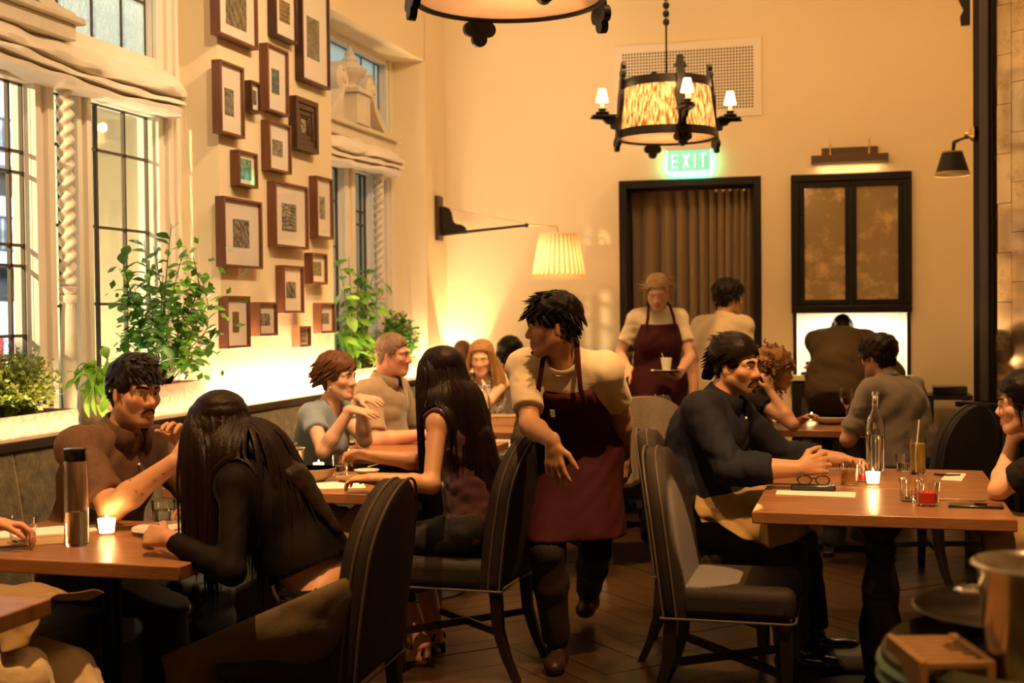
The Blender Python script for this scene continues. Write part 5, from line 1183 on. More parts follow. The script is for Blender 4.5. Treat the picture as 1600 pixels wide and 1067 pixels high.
# ================================================================== people: implicit surfaces turned into one continuous mesh
def V(*a): return np.array(a if len(a) > 1 else a[0], dtype=float)
def nrm(v): v = np.asarray(v, float); return v / (np.linalg.norm(v) + 1e-12)
class Field:
    def __init__(s, lo, hi, vox):
        s.v = vox; s.ax = [np.arange(lo[i] - 2 * vox, hi[i] + 3 * vox, vox, dtype=np.float32) for i in range(3)]
        s.D = np.full([len(a) for a in s.ax], 1.0, np.float32)
    def sub(s, lo, hi):
        sl = []
        for i in range(3):
            a = max(0, int(np.searchsorted(s.ax[i], lo[i])) - 1); b = min(len(s.ax[i]), int(np.searchsorted(s.ax[i], hi[i])) + 1)
            if b <= a: return None
            sl.append(slice(a, b))
        return tuple(sl)
    def xyz(s, sl):
        return s.ax[0][sl[0]][:, None, None], s.ax[1][sl[1]][None, :, None], s.ax[2][sl[2]][None, None, :]
    def op(s, sl, d, k, mode):
        A = s.D[sl]
        if mode == 'sub':
            d = -d
            if k > 0: h = np.clip(.5 - .5 * (d - A) / k, 0, 1); s.D[sl] = (d * (1 - h) + A * h + k * h * (1 - h)).astype(np.float32)
            else: s.D[sl] = np.maximum(A, d)
        else:
            if k > 0: h = np.clip(.5 + .5 * (A - d) / k, 0, 1); s.D[sl] = (A * (1 - h) + d * h - k * h * (1 - h)).astype(np.float32)
            else: s.D[sl] = np.minimum(A, d)
    def cone(s, a, b, ra, rb, k=.02, flat=None, capa=False, capb=False, mode='add'):
        a, b = V(a), V(b); R = max(ra, rb) + k + 3 * s.v
        sl = s.sub(np.minimum(a, b) - R, np.maximum(a, b) + R)
        if sl is None: return
        X, Y, Z = s.xyz(sl); ab = b - a; L2 = max(ab @ ab, 1e-9); x, y, z = X - a[0], Y - a[1], Z - a[2]
        tr = (x * ab[0] + y * ab[1] + z * ab[2]) / L2; t = np.clip(tr, 0, 1)
        qx, qy, qz = x - t * ab[0], y - t * ab[1], z - t * ab[2]; q2 = qx * qx + qy * qy + qz * qz
        if flat is not None:
            n, f = flat; qn = qx * n[0] + qy * n[1] + qz * n[2]; q2 = q2 + (f * f - 1) * qn * qn
        d = np.sqrt(q2) - (ra + (rb - ra) * t); L = math.sqrt(L2)
        if capb: d = np.maximum(d, (tr - 1) * L)
        if capa: d = np.maximum(d, -tr * L)
        s.op(sl, d, k, mode)
    def ell(s, c, axes, r, k=.02, mode='add'):
        c = V(c); R = max(r) + k + 3 * s.v; sl = s.sub(c - R, c + R)
        if sl is None: return
        X, Y, Z = s.xyz(sl); x, y, z = X - c[0], Y - c[1], Z - c[2]; k0 = 0; k1 = 0
        for a, q in zip(axes, r):
            u = (x * a[0] + y * a[1] + z * a[2]); k0 = k0 + (u / q) ** 2; k1 = k1 + (u / (q * q)) ** 2
        k0 = np.sqrt(k0); k1 = np.sqrt(k1) + 1e-6; s.op(sl, k0 * (k0 - 1) / k1, k, mode)
    def sph(s, c, r, k=.02, mode='add'): s.cone(c, V(c) + V(1e-4, 0, 0), r, r, k, mode=mode)
    def cut(s, o, n, lo=None, hi=None):
        """remove everything on the +n side of the plane through o"""
        sl = s.sub(lo, hi) if lo is not None else tuple(slice(0, len(a)) for a in s.ax)
        if sl is None: return
        X, Y, Z = s.xyz(sl); s.D[sl] = np.maximum(s.D[sl], (X - o[0]) * n[0] + (Y - o[1]) * n[1] + (Z - o[2]) * n[2])
    def wrinkle(s, amp, freq, seed, dirs=None):
        m = np.abs(s.D) < .03; ii = np.nonzero(m); P = np.stack([s.ax[i][ii[i]] for i in range(3)], 1); r = np.random.RandomState(seed); w = np.zeros(len(P), np.float32)
        for o in range(4):
            d = r.normal(size=3); d /= np.linalg.norm(d); f = freq * (1 + .6 * o); d2 = r.normal(size=3)
            w += (1 - 2 * np.abs(np.sin(P @ d * f + 1.5 * np.sin(P @ d2 * f * .45 + r.uniform(0, 6)) + r.uniform(0, 6)))) / (1 + .7 * o)
        s.D[ii] += (amp * w * .5).astype(np.float32)
    def mesh(s, name, mats, color=None, matfn=None):
        D = s.D; nx, ny, nz = D.shape; ins = D < 0
        c = np.zeros((nx-1, ny-1, nz-1), np.int8)
        for dx in (0, 1):
            for dy in (0, 1):
                for dz in (0, 1): c += ins[dx:nx-1+dx, dy:ny-1+dy, dz:nz-1+dz]
        act = (c > 0) & (c < 8); I, J, K = np.nonzero(act); N = len(I)
        if N == 0: return bpy.data.meshes.new(name)
        vid = np.full(act.shape, -1, np.int32); vid[I, J, K] = np.arange(N)
        off = [(0,0,0),(1,0,0),(0,1,0),(1,1,0),(0,0,1),(1,0,1),(0,1,1),(1,1,1)]; vals = np.stack([D[I+o[0], J+o[1], K+o[2]] for o in off], 1)
        acc = np.zeros((N, 3)); cnt = np.zeros(N)
        for a, b in ((0,1),(2,3),(4,5),(6,7),(0,2),(1,3),(4,6),(5,7),(0,4),(1,5),(2,6),(3,7)):
            va, vb = vals[:, a], vals[:, b]; m = (va < 0) != (vb < 0); t = np.clip(va[m] / (va[m] - vb[m]), 0.02, .98)
            oa, ob = np.array(off[a]), np.array(off[b]); acc[m] += oa + (ob - oa) * t[:, None]; cnt[m] += 1
        P = np.stack([I, J, K], 1) + acc / cnt[:, None]; o = np.array([a[0] for a in s.ax]); P = o + P * s.v
        Q = []
        for axn in range(3):
            sl0 = [slice(None)] * 3; sl1 = [slice(None)] * 3; sl0[axn] = slice(0, -1); sl1[axn] = slice(1, None)
            A, B = ins[tuple(sl0)], ins[tuple(sl1)]; ch = np.nonzero(A != B); g = np.stack(ch, 1); u, w = (axn + 1) % 3, (axn + 2) % 3
            ok = (g[:, u] > 0) & (g[:, w] > 0) & (g[:, u] < D.shape[u] - 1) & (g[:, w] < D.shape[w] - 1); g = g[ok]; fl = A[tuple(g.T)]
            def cell(du, dw): h = g.copy(); h[:, u] += du; h[:, w] += dw; return vid[tuple(h.T)]
            q = np.stack([cell(-1, -1), cell(0, -1), cell(0, 0), cell(-1, 0)], 1); q[~fl] = q[~fl][:, ::-1]; Q.append(q)
        Q = np.concatenate(Q); Q = Q[(Q >= 0).all(1)]
        # light relaxation
        E = np.concatenate([Q[:, [0, 1]], Q[:, [1, 2]], Q[:, [2, 3]], Q[:, [3, 0]]])
        sm = np.zeros_like(P); cn = np.zeros(N); np.add.at(sm, E[:, 0], P[E[:, 1]]); np.add.at(cn, E[:, 0], 1); np.add.at(sm, E[:, 1], P[E[:, 0]]); np.add.at(cn, E[:, 1], 1)
        P = P * .6 + .4 * sm / np.maximum(cn, 1)[:, None]
        me = bpy.data.meshes.new(name); me.vertices.add(N); me.vertices.foreach_set('co', P.astype(np.float32).ravel())
        me.loops.add(len(Q) * 4); me.loops.foreach_set('vertex_index', Q.astype(np.int32).ravel()); me.polygons.add(len(Q))
        me.polygons.foreach_set('loop_start', np.arange(0, len(Q) * 4, 4, dtype=np.int32)); me.polygons.foreach_set('loop_total', np.full(len(Q), 4, np.int32))
        me.update(calc_edges=True); me.polygons.foreach_set('use_smooth', np.ones(len(Q), bool))
        for m in (mats if isinstance(mats, (list, tuple)) else [mats]): me.materials.append(m)
        if color is not None:
            ca = me.color_attributes.new('pigment', 'FLOAT_COLOR', 'POINT'); C_ = np.ones((N, 4), np.float32); C_[:, :3] = color(P); ca.data.foreach_set('color', C_.ravel())
        me.validate(); return me

def rotv(v, ax, ang):
    ax = nrm(ax); v = V(v); return v * math.cos(ang) + np.cross(ax, v) * math.sin(ang) + ax * (ax @ v) * (1 - math.cos(ang))
def ik(a, t, l1, l2, pole):
    a, t = V(a), V(t); d = t - a; L = np.linalg.norm(d); mx = (l1 + l2) * .995
    if L > mx: t = a + d / L * mx; L = mx
    L = max(L, abs(l1 - l2) + 1e-3)
    d = nrm(t - a); x = (l1 * l1 - l2 * l2 + L * L) / (2 * L); h = math.sqrt(max(l1 * l1 - x * x, 0)); p = V(pole) - d * (V(pole) @ d)
    if np.linalg.norm(p) < 1e-4: p = np.cross(d, V(0, 0, 1))
    return a + d * x + nrm(p) * h, t

mat('eye_white', (.72, .66, .58), .25); mat('eye_iris', (.03, .016, .008), .15); mat('mouth_line', (.10, .025, .018), .6)
SKIN = {'tan': (.52, .27, .145), 'light': (.66, .39, .26), 'olive': (.46, .235, .115), 'ruddy': (.60, .29, .19), 'brown': (.36, .18, .09)}
def skin_mat():
    if 'skin' not in MATS:
        m = mat('skin', (.5, .3, .2), .48, attr='pigment', sss=.12, bump=(260, .06), spec=.4)
    return M('skin')
def hair_mat(name, col, col2): return mat(name, col, .38, var=(18, col2, 1.0), bump=(90, .25), stretch=(3, 3, .35), spec=.16)
hair_mat('hair_black', (.006, .0035, .0022), (.011, .006, .0035)); hair_mat('hair_dark', (.009, .0045, .0028), (.018, .009, .005)); hair_mat('hair_brown', (.085, .035, .014), (.15, .066, .026))
hair_mat('hair_blonde', (.42, .24, .085), (.24, .115, .035)); hair_mat('hair_curly', (.13, .062, .022), (.24, .12, .045)); hair_mat('hair_grey', (.16, .10, .06), (.26, .17, .11)); hair_mat('hair_ash', (.55, .39, .20), (.34, .21, .09))
def cloth(name, col, col2=None, rough=.8, sc=120, bm=.12, sheen=.25, vs=14, stretch=None):
    return mat(name, col, rough, var=(vs, col2 or tuple(c * .8 for c in col), .8), bump=(sc, bm), sheen=sheen if max(col) > .15 else 0, stretch=stretch, spec=.25)

class Person:
    def __init__(s, label, pelvis, yaw, H=1.75, sex='m', lean=10, curl=8, side=0, twist=0, head=(None, 0, 0), arms=None, feet=None, skin='tan', vox=.006, fat=0.0, name='person'):
        s.k = k = H / 1.75; s.sex = sex; s.pel = V(pelvis); ya = math.radians(yaw); s.fw = V(math.cos(ya), math.sin(ya), 0); s.lt = V(-math.sin(ya), math.cos(ya), 0); s.up = V(0, 0, 1.); s.vox = vox; s.fat = fat; s.skin = SKIN[skin]; f = sex == 'f'
        def sp(l, sd): d = rotv(s.up, s.lt, math.radians(l)); return nrm(rotv(d, s.fw, math.radians(sd)))
        d0, d1 = sp(lean, side), sp(lean + curl, side * 1.3); dm = nrm(d0 + d1); s.d0, s.d1 = d0, d1
        s.waist = s.pel + d0 * .13 * k; s.chest = s.waist + dm * .20 * k; s.neckb = s.chest + d1 * .175 * k; s.shc = s.chest + d1 * .118 * k
        s.clt = rotv(s.lt, s.up, math.radians(twist)); s.clt = nrm(s.clt - d1 * (s.clt @ d1)); s.cfw = np.cross(s.clt, d1); s.plt, s.pfw = s.lt, s.fw
        sw = (.143 if f else .166) * k * (1 + .25 * fat); s.sh = {'L': s.shc + s.clt * sw, 'R': s.shc - s.clt * sw}
        hy, hp, hr = head; hy = yaw if hy is None else hy; a, p = math.radians(hy), math.radians(hp)
        s.hf = V(math.cos(a) * math.cos(p), math.sin(a) * math.cos(p), -math.sin(p)); hl = V(-math.sin(a), math.cos(a), 0); s.hl = rotv(hl, s.hf, math.radians(hr)); s.hu = np.cross(s.hf, s.hl)
        nd_ = nrm(d1 + .25 * s.cfw + .5 * s.hu); s.hk = (.885 if f else .92) * (.6 + .4 * k); s.skull = s.neckb + nd_ * .075 * k; s.hc = s.skull + s.hu * .078 * s.hk + s.hf * .028 * s.hk
        s.ua, s.fa = .285 * k, .25 * k; s.el = {}; s.wr = {}; s.arm = arms or {}
        for S in 'LR':
            A = s.arm.setdefault(S, {}); sg = 1 if S == 'L' else -1; A.setdefault('wrist', s.sh[S] - s.up * .5 * k + s.fw * .06 + s.clt * sg * .06); A.setdefault('pole', -s.fw * .6 - s.up * .5 + s.clt * sg * .5)
            s.el[S], s.wr[S] = ik(s.sh[S], A['wrist'], s.ua, s.fa, A['pole'])
        s.hip = {'L': s.pel + s.lt * .088 * k - s.up * .025 * k, 'R': s.pel - s.lt * .088 * k - s.up * .025 * k}; s.kn = {}; s.an = {}; ft = feet or {}
        for S in 'LR':
            sg = 1 if S == 'L' else -1; t = ft.get(S)
            if t is None: t = (.47, .11)
            tgt = s.pel * V(1, 1, 0) + s.fw * t[0] + s.lt * sg * t[1] + V(0, 0, t[2] if len(t) > 2 else .085)
            s.kn[S], s.an[S] = ik(s.hip[S], tgt, .43 * k, .42 * k, s.fw * 1.0 + s.up * .35 + s.lt * sg * (t[3] if len(t) > 3 else .12))
        s.root = empty(name, (float(s.pel[0]), float(s.pel[1]), 0), 0, label, 'person'); s.inv = Matrix.Translation((-float(s.pel[0]), -float(s.pel[1]), 0)); s.col = None
    def put(s, nm, me, parent=None):
        o = bpy.data.objects.new(nm, me); link(o, parent or s.root)
        if parent is None: o.matrix_parent_inverse = s.inv
        return o
    def putmb(s, nm, mb, m_, parent=None, smooth=60): return s.put(nm, mb.mesh(nm, m_, smooth), parent)
    def bounds(s, pts, m): P = np.array(pts); return P.min(0) - m, P.max(0) + m
    # -- shared shapes
    def torso(s, F, e=0.0, k=.03, hips=True):
        q = s.k; f = s.sex == 'f'; w = 1 + s.fat; ax = (s.clt, s.cfw, s.d1); ap = (s.plt, s.pfw, s.d0)
        if hips: F.ell(s.pel, ap, ((.172 if f else .165) * q * w + e, .118 * q * w + e, .125 * q + e), k)
        F.cone(s.pel + s.d0 * .03, s.chest, (.128 if f else .142) * q * w + e, (.135 if f else .155) * q * (1 + .6 * s.fat) + e, k, flat=(s.cfw, 1.30 - .15 * s.fat))
        F.ell(s.chest + s.d1 * .02 * q, ax, ((.142 if f else .165) * q * (1 + .5 * s.fat) + e, (.103 if f else .118) * q * (1 + .6 * s.fat) + e, .155 * q + e), k)
        if s.fat > .12: F.ell(s.waist + s.cfw * .06 * q - s.d0 * .01, ap, (.16 * q * w + e, .135 * q * w + e, .15 * q + e), .05)
        for S, sg in (('L', 1), ('R', -1)):
            F.cone(s.neckb - s.d1 * .02 * q, s.sh[S] - s.clt * sg * .01, .052 * q + e, .052 * q + e, k); F.cone(s.chest + s.clt * sg * .07 * q + s.d1 * .05 * q, s.sh[S], .075 * q + e, .055 * q + e, k)
            if f: F.ell(s.chest + s.cfw * .085 * q + s.clt * sg * .066 * q - s.d1 * .02 * q, ax, (.060 * q + e, .058 * q + e, .062 * q + e), .03)
    def arm_shape(s, F, S, e=0.0, upto=2.0, k=.02, ke=.0, cap=True):
        q = s.k * (.86 if s.sex == 'f' else 1) * (1 + .45 * s.fat); a, b, c = s.sh[S], s.el[S], s.wr[S]
        if upto <= 0: return
        t = min(upto, 1.0); F.cone(a, a + (b - a) * t, .050 * q + e, .050 * q + (.040 - .050) * q * t + e + ke * (t < 1), k, capb=cap and upto < 1)
        if upto >= 1:
            t = min(upto - 1, 1.0); m = b + (c - b) * .3
            F.cone(b, b + (m - b) * min(1, t / .3), .042 * q + e, .043 * q + e, k)
            if t > .3: F.cone(m, b + (c - b) * t, .043 * q + e, .043 * q + (.028 - .043) * q * (t - .3) / .7 + e, k, capb=cap)
    def hand(s, F, S):
        A = s.arm[S]; q = s.k * (.90 if s.sex == 'f' else 1.0); sg = 1 if S == 'L' else -1; w = s.wr[S]; d = nrm(A.get('dir', s.wr[S] - s.el[S])); n = V(A.get('palm', -s.up)); n = nrm(n - d * (n @ d))
        # thumb side: for the left hand with the palm down and fingers forward the thumb points right
        th = np.cross(d, n) * (-1 if S == 'L' else 1); cu = A.get('curl', 35); spread = A.get('spread', 5); h0 = w + d * .01
        kn = w + d * .088 * q; F.cone(s.wr[S] - d * .012, w + d * .03 * q, .026 * q, .030 * q, .012, flat=(n, 1.5))
        for i in range(4):
            lat = (.030 - .0205 * i) * q; F.cone(w + d * .022 * q + th * lat * .62, kn + th * lat - d * (.004, 0, .003, .012)[i] * q, .0145 * q, .0115 * q, .008, flat=(n, 1.05))
        for i, L in enumerate((.074, .083, .077, .060)):
            lat = (.031 - .0210 * i) * q; p = kn + th * lat - d * (.004, 0, .003, .012)[i] * q; dd = rotv(d, n, -sg * math.radians((1.5 - i) * -spread)); ang = 0; c_ = cu * (1 + .08 * i)
            for j, fr in enumerate((.46, .31, .23)):
                ang += (.75, 1.0, .6)[j] * c_; ld = nrm(dd * math.cos(math.radians(ang)) + n * math.sin(math.radians(ang))); p2 = p + ld * L * fr * q; F.cone(p, p2, (.0098, .0088, .0080)[j] * q, (.0088, .0080, .0066)[j] * q, .0035); p = p2
        tb = w + d * .028 * q + th * .024 * q; td = nrm(th * .75 + d * .62 + n * .25); t1 = tb + td * .040 * q; tdir = nrm(th * (.45 - cu * .006) + d * .85 + n * (.2 + cu * .006)); t2 = t1 + tdir * .034 * q; t3 = t2 + nrm(tdir + n * cu * .006) * .026 * q
        F.cone(tb, t1, .0155 * q, .0118 * q, .010); F.cone(t1, t2, .0112 * q, .0100 * q, .004); F.cone(t2, t3, .0100 * q, .0078 * q, .004)
    def H(s, l, f, u): return s.hc + (s.hl * l + s.hf * f + s.hu * u) * s.hk
    def head_shape(s, F, jaw=1.0, nose=1.0):
        q = s.hk; f = s.sex == 'f'; ax = (s.hl, s.hf, s.hu); H = s.H
        F.ell(H(0, -.012, .034), ax, (.075 * q, .096 * q, .090 * q), .02); F.ell(H(0, .022, -.035), ax, (.060 * q * jaw, .074 * q, .080 * q), .03)
        F.cone(H(0, .075, -.100), H(0, .06, -.09), .021 * q, .026 * q, .022)
        for g in (-1, 1):
            F.cone(H(g * .054, -.002, -.052), H(g * .020, .066, -.103), .019 * q * jaw, .016 * q, .028); F.ell(H(g * .042, .058, -.022), ax, (.026 * q, .026 * q, .022 * q), .022)
            F.cone(H(g * .014, .088, .026), H(g * .050, .070, .022), .0125 * q, .011 * q, .014)
            F.ell(H(g * .0315, .103, .004), ax, (.020 * q, .017 * q, .0120 * q), .010, 'sub')
            F.cone(H(g * .017, .0845, .0105), H(g * .046, .0775, .0085), .0055 * q, .0050 * q, .005); F.cone(H(g * .018, .084, -.005), H(g * .045, .077, -.004), .0042 * q, .0042 * q, .006)
            F.ell(H(g * .077, -.010, -.012), (nrm(s.hl * g + s.hf * -.35), nrm(s.hf + s.hl * g * .35), s.hu), (.0085 * q, .0185 * q, .031 * q), .006); F.ell(H(g * .088, .000, -.010), ax, (.006 * q, .009 * q, .017 * q), .006, 'sub')
            F.sph(H(g * .0145, .0985, -.036), .0098 * q, .008)
        F.cone(H(0, .088, .016), H(0, .1095 * (1 if nose == 1 else 1.03), -.026), .0085 * q, .0118 * q * nose, .010); F.sph(H(0, .111, -.031), .0118 * q * nose, .008)
        F.cone(H(0, .090, -.048), H(0, .0935, -.057), .010 * q, .009 * q, .01)
        for a, b, r, u in ((0, 1, .0068, -.0640), (0, 1, .0080, -.0775)):
            for g in (-1, 1): F.cone(H(0, .0985 if u > -.07 else .0965, u), H(g * .024, .0845, -.0695), r * q * (1.1 if f else 1), .0035 * q, .006)
        F.cone(H(-.022, .0915, -.0702), H(0, .1045, -.0702), .0022 * q, .0026 * q, .003, mode='sub'); F.cone(H(.022, .0915, -.0702), H(0, .1045, -.0702), .0022 * q, .0026 * q, .003, mode='sub')
    def neck(s, F, e=0, k=.03):
        r = (.046 if s.sex == 'f' else .056) * s.hk * (1 + .5 * s.fat); F.cone(s.H(0, -.028, -.055), s.neckb - s.d1 * .03, r + e, r * 1.12 + e, k)
    def legs_shape(s, F, e=0, upto=2.0, k=.03, flare=0.0, S_=('L', 'R'), sole=None):
        q = s.k * (1 + .5 * s.fat); f = s.sex == 'f'
        for S in S_:
            F.cone(s.hip[S], s.kn[S], (.090 if f else .086) * q + e, .056 * q + e + flare * .4, k)
            if upto > 1:
                t = upto - 1; kn, an = s.kn[S], s.an[S]; m = kn + (an - kn) * .35; en = kn + (an - kn) * t
                F.cone(kn, m, .055 * q + e + flare * .4, .052 * q + e + flare * .7, k); F.cone(m, en, .052 * q + e + flare * .7, .037 * q + e + flare, k, capb=True)
    # -- build steps
    def body(s, legs=False, tint=None, beard=0, hands=('L', 'R'), sleeves_hide=0):
        pts = [s.hc, s.pel, s.neckb] + list(s.sh.values()) + list(s.el.values()) + list(s.wr.values()); m = .235
        if legs: pts += list(s.kn.values()) + list(s.an.values())
        lo, hi = s.bounds(pts, m); F = Field(lo, hi, s.vox)
        s.torso(F, -.008); s.neck(F); 
        for S in 'LR':
            s.arm_shape(F, S, cap=False)
        if legs:
            s.legs_shape(F)
            for S in 'LR': F.cone(s.an[S], s.an[S] - s.up * .02, .037 * s.k, .034 * s.k, .02); t = nrm(s.kn[S] * V(1, 1, 0) - s.hip[S] * V(1, 1, 0) + s.fw * .2); F.cone(s.an[S] - s.up * .045, s.an[S] + t * .14 * s.k - s.up * .062, .030, .022, .02)
        s.head_shape(F)
        for S in hands: s.hand(F, S)
        base = np.array(s.skin); lips = base * np.array([.92, .55, .52]) if s.sex == 'f' else base * np.array([.86, .62, .60])
        hc, hl, hf, hu, q = s.hc, s.hl, s.hf, s.hu, s.hk
        bc = np.array([.05, .03, .02])
        def color(P):
            C_ = np.repeat(base[None], len(P), 0); R_ = P - hc; l, f, u = R_ @ hl / q, R_ @ hf / q, R_ @ hu / q
            g = np.exp(-(((np.abs(l) - .042) / .022) ** 2 + ((u + .025) / .024) ** 2)) * (f > .02); C_ = C_ * (1 - .30 * g[:, None] * np.array([0, .45, .45]))
            g = np.exp(-((l / .017) ** 2 + ((f - .112) / .016) ** 2 + ((u + .031) / .014) ** 2)); C_ = C_ * (1 - .3 * g[:, None] * np.array([0, .4, .4]))
            lp = np.clip(1.25 - np.sqrt((l / .027) ** 2 + ((u + .0705) / .0140) ** 2) , 0, .25) * 4 * (f > .078); C_ = C_ * (1 - lp[:, None]) + lips * lp[:, None]
            if beard:
                w = np.clip((-.045 - u) / .02, 0, 1) * np.clip((f + .01) / .03, 0, 1) * (np.sqrt(l*l + f*f + u*u) < .16) * (1 - lp) * beard
                w *= np.clip(1.3 - np.exp(-((l / .03) ** 2 + ((u + .04) / .016) ** 2)), 0, 1); C_ = C_ * (1 - w[:, None]) + bc * w[:, None]
            if tint is not None: C_ = tint(P, C_)
            return C_
        s.bodyo = s.put('body', F.mesh('body', skin_mat(), color)); return s
    def face(s, hairm='hair_dark', look=(0, 0), brow=.0038, closed=False):
        q = s.hk; H = s.H
        for g in (-1, 1):
            e = MB(); c = H(g * .0315, .0765, .0028); e.sph(c, .0130 * q, 12)
            gz = nrm(s.hf + s.hl * look[0] + s.hu * look[1]); e.sph(c + gz * .0080 * q, .0062 * q, 10, 1)
            s.put('eye', e.mesh('eye', [M('eye_white'), M('eye_iris')], 80))
        b = MB()
        for g in (-1, 1):
            b.tube([H(g * .012, .0985, .023), H(g * .026, .0975, .0285), H(g * .040, .089, .0285), H(g * .053, .077, .022)], [brow * q, brow * 1.5 * q, brow * 1.2 * q, brow * .4 * q], 6)
            b.tube([H(g * .016, .0875, .0085), H(g * .031, .0905, .0115), H(g * .047, .0785, .0070)], [.0008 * q, .0013 * q, .0008 * q], 5)
        o = s.putmb('eyebrows', b, M(hairm)); o['kind'] = 'stuff'; return s
    def cap(s, hairm, thick=.012, hairline=.062, side=-.03, nape=-.075, fcut=.055, volume=(0, 0, 0), seed=0, amp=.004, freq=60, vox=None):
        """close-fitting hair mass over the skull; everything in head units"""
        q = s.hk; F = Field(s.hc - .19, s.hc + .19, vox or max(s.vox, .005)); sl = tuple(slice(0, len(a)) for a in F.ax); X, Y, Z = F.xyz(sl)
        x, y, z = X - s.hc[0], Y - s.hc[1], Z - s.hc[2]; l = (x * s.hl[0] + y * s.hl[1] + z * s.hl[2]) / q; f = (x * s.hf[0] + y * s.hf[1] + z * s.hf[2]) / q; u = (x * s.hu[0] + y * s.hu[1] + z * s.hu[2]) / q
        lowf = .30 + .70 * np.clip((u - side - .005) / .055, 0, 1) if side > -.06 else 1.0; s.ct = thick + .55 * max(volume)
        frontf = 1 - .55 * np.clip((f - .045) / .04, 0, 1)
        tt = thick * lowf * frontf + np.clip(u / .10, 0, 1) * volume[2] + np.clip(-f / .1, 0, 1) * volume[1] + np.clip(np.abs(l) / .08, 0, 1) * volume[0] + np.clip(f / .08, 0, 1) * np.clip(u / .06, 0, 1) * volume[2] * .5
        k0 = np.sqrt((l / (.075 + tt)) ** 2 + ((f + .012) / (.096 + tt)) ** 2 + ((u - .034) / (.090 + tt)) ** 2); D = (k0 - 1) * .085
        lo = np.sqrt((l / (.066 + thick * (.8 if side < -.06 else .15))) ** 2 + ((f + .045) / (.055 + thick * (.8 if side < -.06 else .15))) ** 2 + ((u + .02) / .075) ** 2); D = np.minimum(D, (lo - 1) * .06)
        hl_ = hairline - np.clip(np.abs(l) - .03, 0, .1) * .55
        face = np.minimum(f - fcut + np.clip(u - .03, 0, .1) * .2, hl_ - u); ear = np.minimum(np.minimum(f + .028, side - u), np.abs(l) - .03); D = np.maximum(D, face); D = np.maximum(D, ear); D = np.maximum(D, nape - u)
        D = np.maximum(D, np.minimum(f + .015 + (u < -.03) * .03, side - u))
        F.D = (D * q).astype(np.float32); F.wrinkle(amp, freq, seed); s.hairo = s.put('hair', F.mesh('hair', M(hairm))); return s
    def tufts(s, hairm, n, length, rad, style, seed, region=None, parent=None, sides=5, steps=9, noise=.06):
        rn = np.random.RandomState(seed); m = MB(); q = s.hk; cols = [(s.neckb, s.H(0, -.03, -.06), .058), (s.pel, s.neckb, .165 if s.sex == 'm' else .135), (s.sh['L'], s.sh['R'], .072)]; made = 0; tries = 0
        while made < n and tries < n * 30:
            tries += 1; d = rn.normal(size=3); d /= np.linalg.norm(d); l, f, u = d[0] * .078, d[1] * .098 - .012, d[2] * .093 + .034
            if region is not None and not region(l, f, u): continue
            elif region is None and (u < .0 and f > -.03 or u < -.05 or (f > .05 and u < .062)): continue
            ct = getattr(s, 'ct', .01); p = s.H(l * (1 + ct * .5 / .078), (f + .012) * (1 + ct * .5 / .098) - .012, (u - .034) * (1 + ct * .5 / .093) + .034); nrmv = nrm(s.hl * l / .078 + s.hf * (f + .012) / .098 + s.hu * (u - .034) / .093); dirv = V(style(l, f, u, rn)); dirv = s.hl * dirv[0] + s.hf * dirv[1] + s.hu * dirv[2]; L = length(l, f, u, rn) if callable(length) else length * rn.uniform(.75, 1.2)
            st = L / steps; pts = [p]; v = nrm(dirv - nrmv * (dirv @ nrmv) * .8)
            for i in range(steps):
                grav = V(0, 0, -1.) * min(1, st / .012) * .55 if L > .09 else V(0, 0, 0); v = nrm(v + grav + rn.normal(size=3) * noise + (dirv * .25 if L <= .09 else 0)); x = pts[-1] + v * st
                r_ = x - s.H(0, -.012, .034); k = math.sqrt(((r_ @ s.hl) / ((.0745 + ct) * q)) ** 2 + ((r_ @ s.hf) / ((.0955 + ct) * q)) ** 2 + ((r_ @ s.hu) / ((.0895 + ct) * q)) ** 2)
                if k < 1: x = s.H(0, -.012, .034) + r_ / k
                if L > .12:
                    for a, b, R_ in cols:
                        ab = b - a; t = np.clip((x - a) @ ab / (ab @ ab), 0, 1); c = a + t * ab; w = x - c; dd = np.linalg.norm(w)
                        if dd < R_ * s.k + rad: x = c + w / max(dd, 1e-6) * (R_ * s.k + rad)
                pts.append(x)
            R0 = rad * rn.uniform(.7, 1.25); m.tube([tuple(x) for x in pts], [R0 * (.55 + .45 * min(1, i / 2)) * (1 - .85 * max(0, (i / steps - .55) / .45)) for i in range(steps + 1)], sides, flat=.6); made += 1
        return s.putmb('hair_locks', m, M(hairm), parent or getattr(s, 'hairo', None), 80)
    def fall(s, hairm, pts, radii, flat=1.6, seed=0, amp=.005):
        """heavy mass of long hair lying over the back"""
        P = [V(p) for p in pts]; lo, hi = s.bounds(P, max(radii) + .03); F = Field(lo, hi, .0075)
        for i in range(len(P) - 1): F.cone(P[i], P[i+1], radii[i], radii[i+1], .02, flat=(s.cfw, flat))
        F.wrinkle(amp, 60, seed); s.put('hair_fall', F.mesh('hair_fall', M(hairm)), getattr(s, 'hairo', None)); return s
    def top(s, m_, sleeve=.7, loose=.010, neck='crew', hem=.10, seed=1, amp=.006, freq=26, name='shirt', vox=None, vdepth=.10, sl_loose=None, bottom=None):
        pts = [s.pel - s.d0 * .25, s.neckb + s.d1 * .1] + list(s.sh.values()) + [s.el[S] for S in 'LR'] + ([s.wr[S] for S in 'LR'] if sleeve > 1 else []); lo, hi = s.bounds(pts, .26); F = Field(lo, hi, vox or max(.0092, s.vox * 1.25)); s.torso(F, loose)
        # hang below the waist
        F.cone(s.waist, s.pel - s.d0 * .06, .150 * s.k * (1 + s.fat) + loose, .165 * s.k * (1 + s.fat) + loose, .04, flat=(s.pfw, 1.3))
        F.wrinkle(amp, freq, seed)
        e2 = sl_loose if sl_loose is not None else loose + .006
        G = Field(lo, hi, F.v)
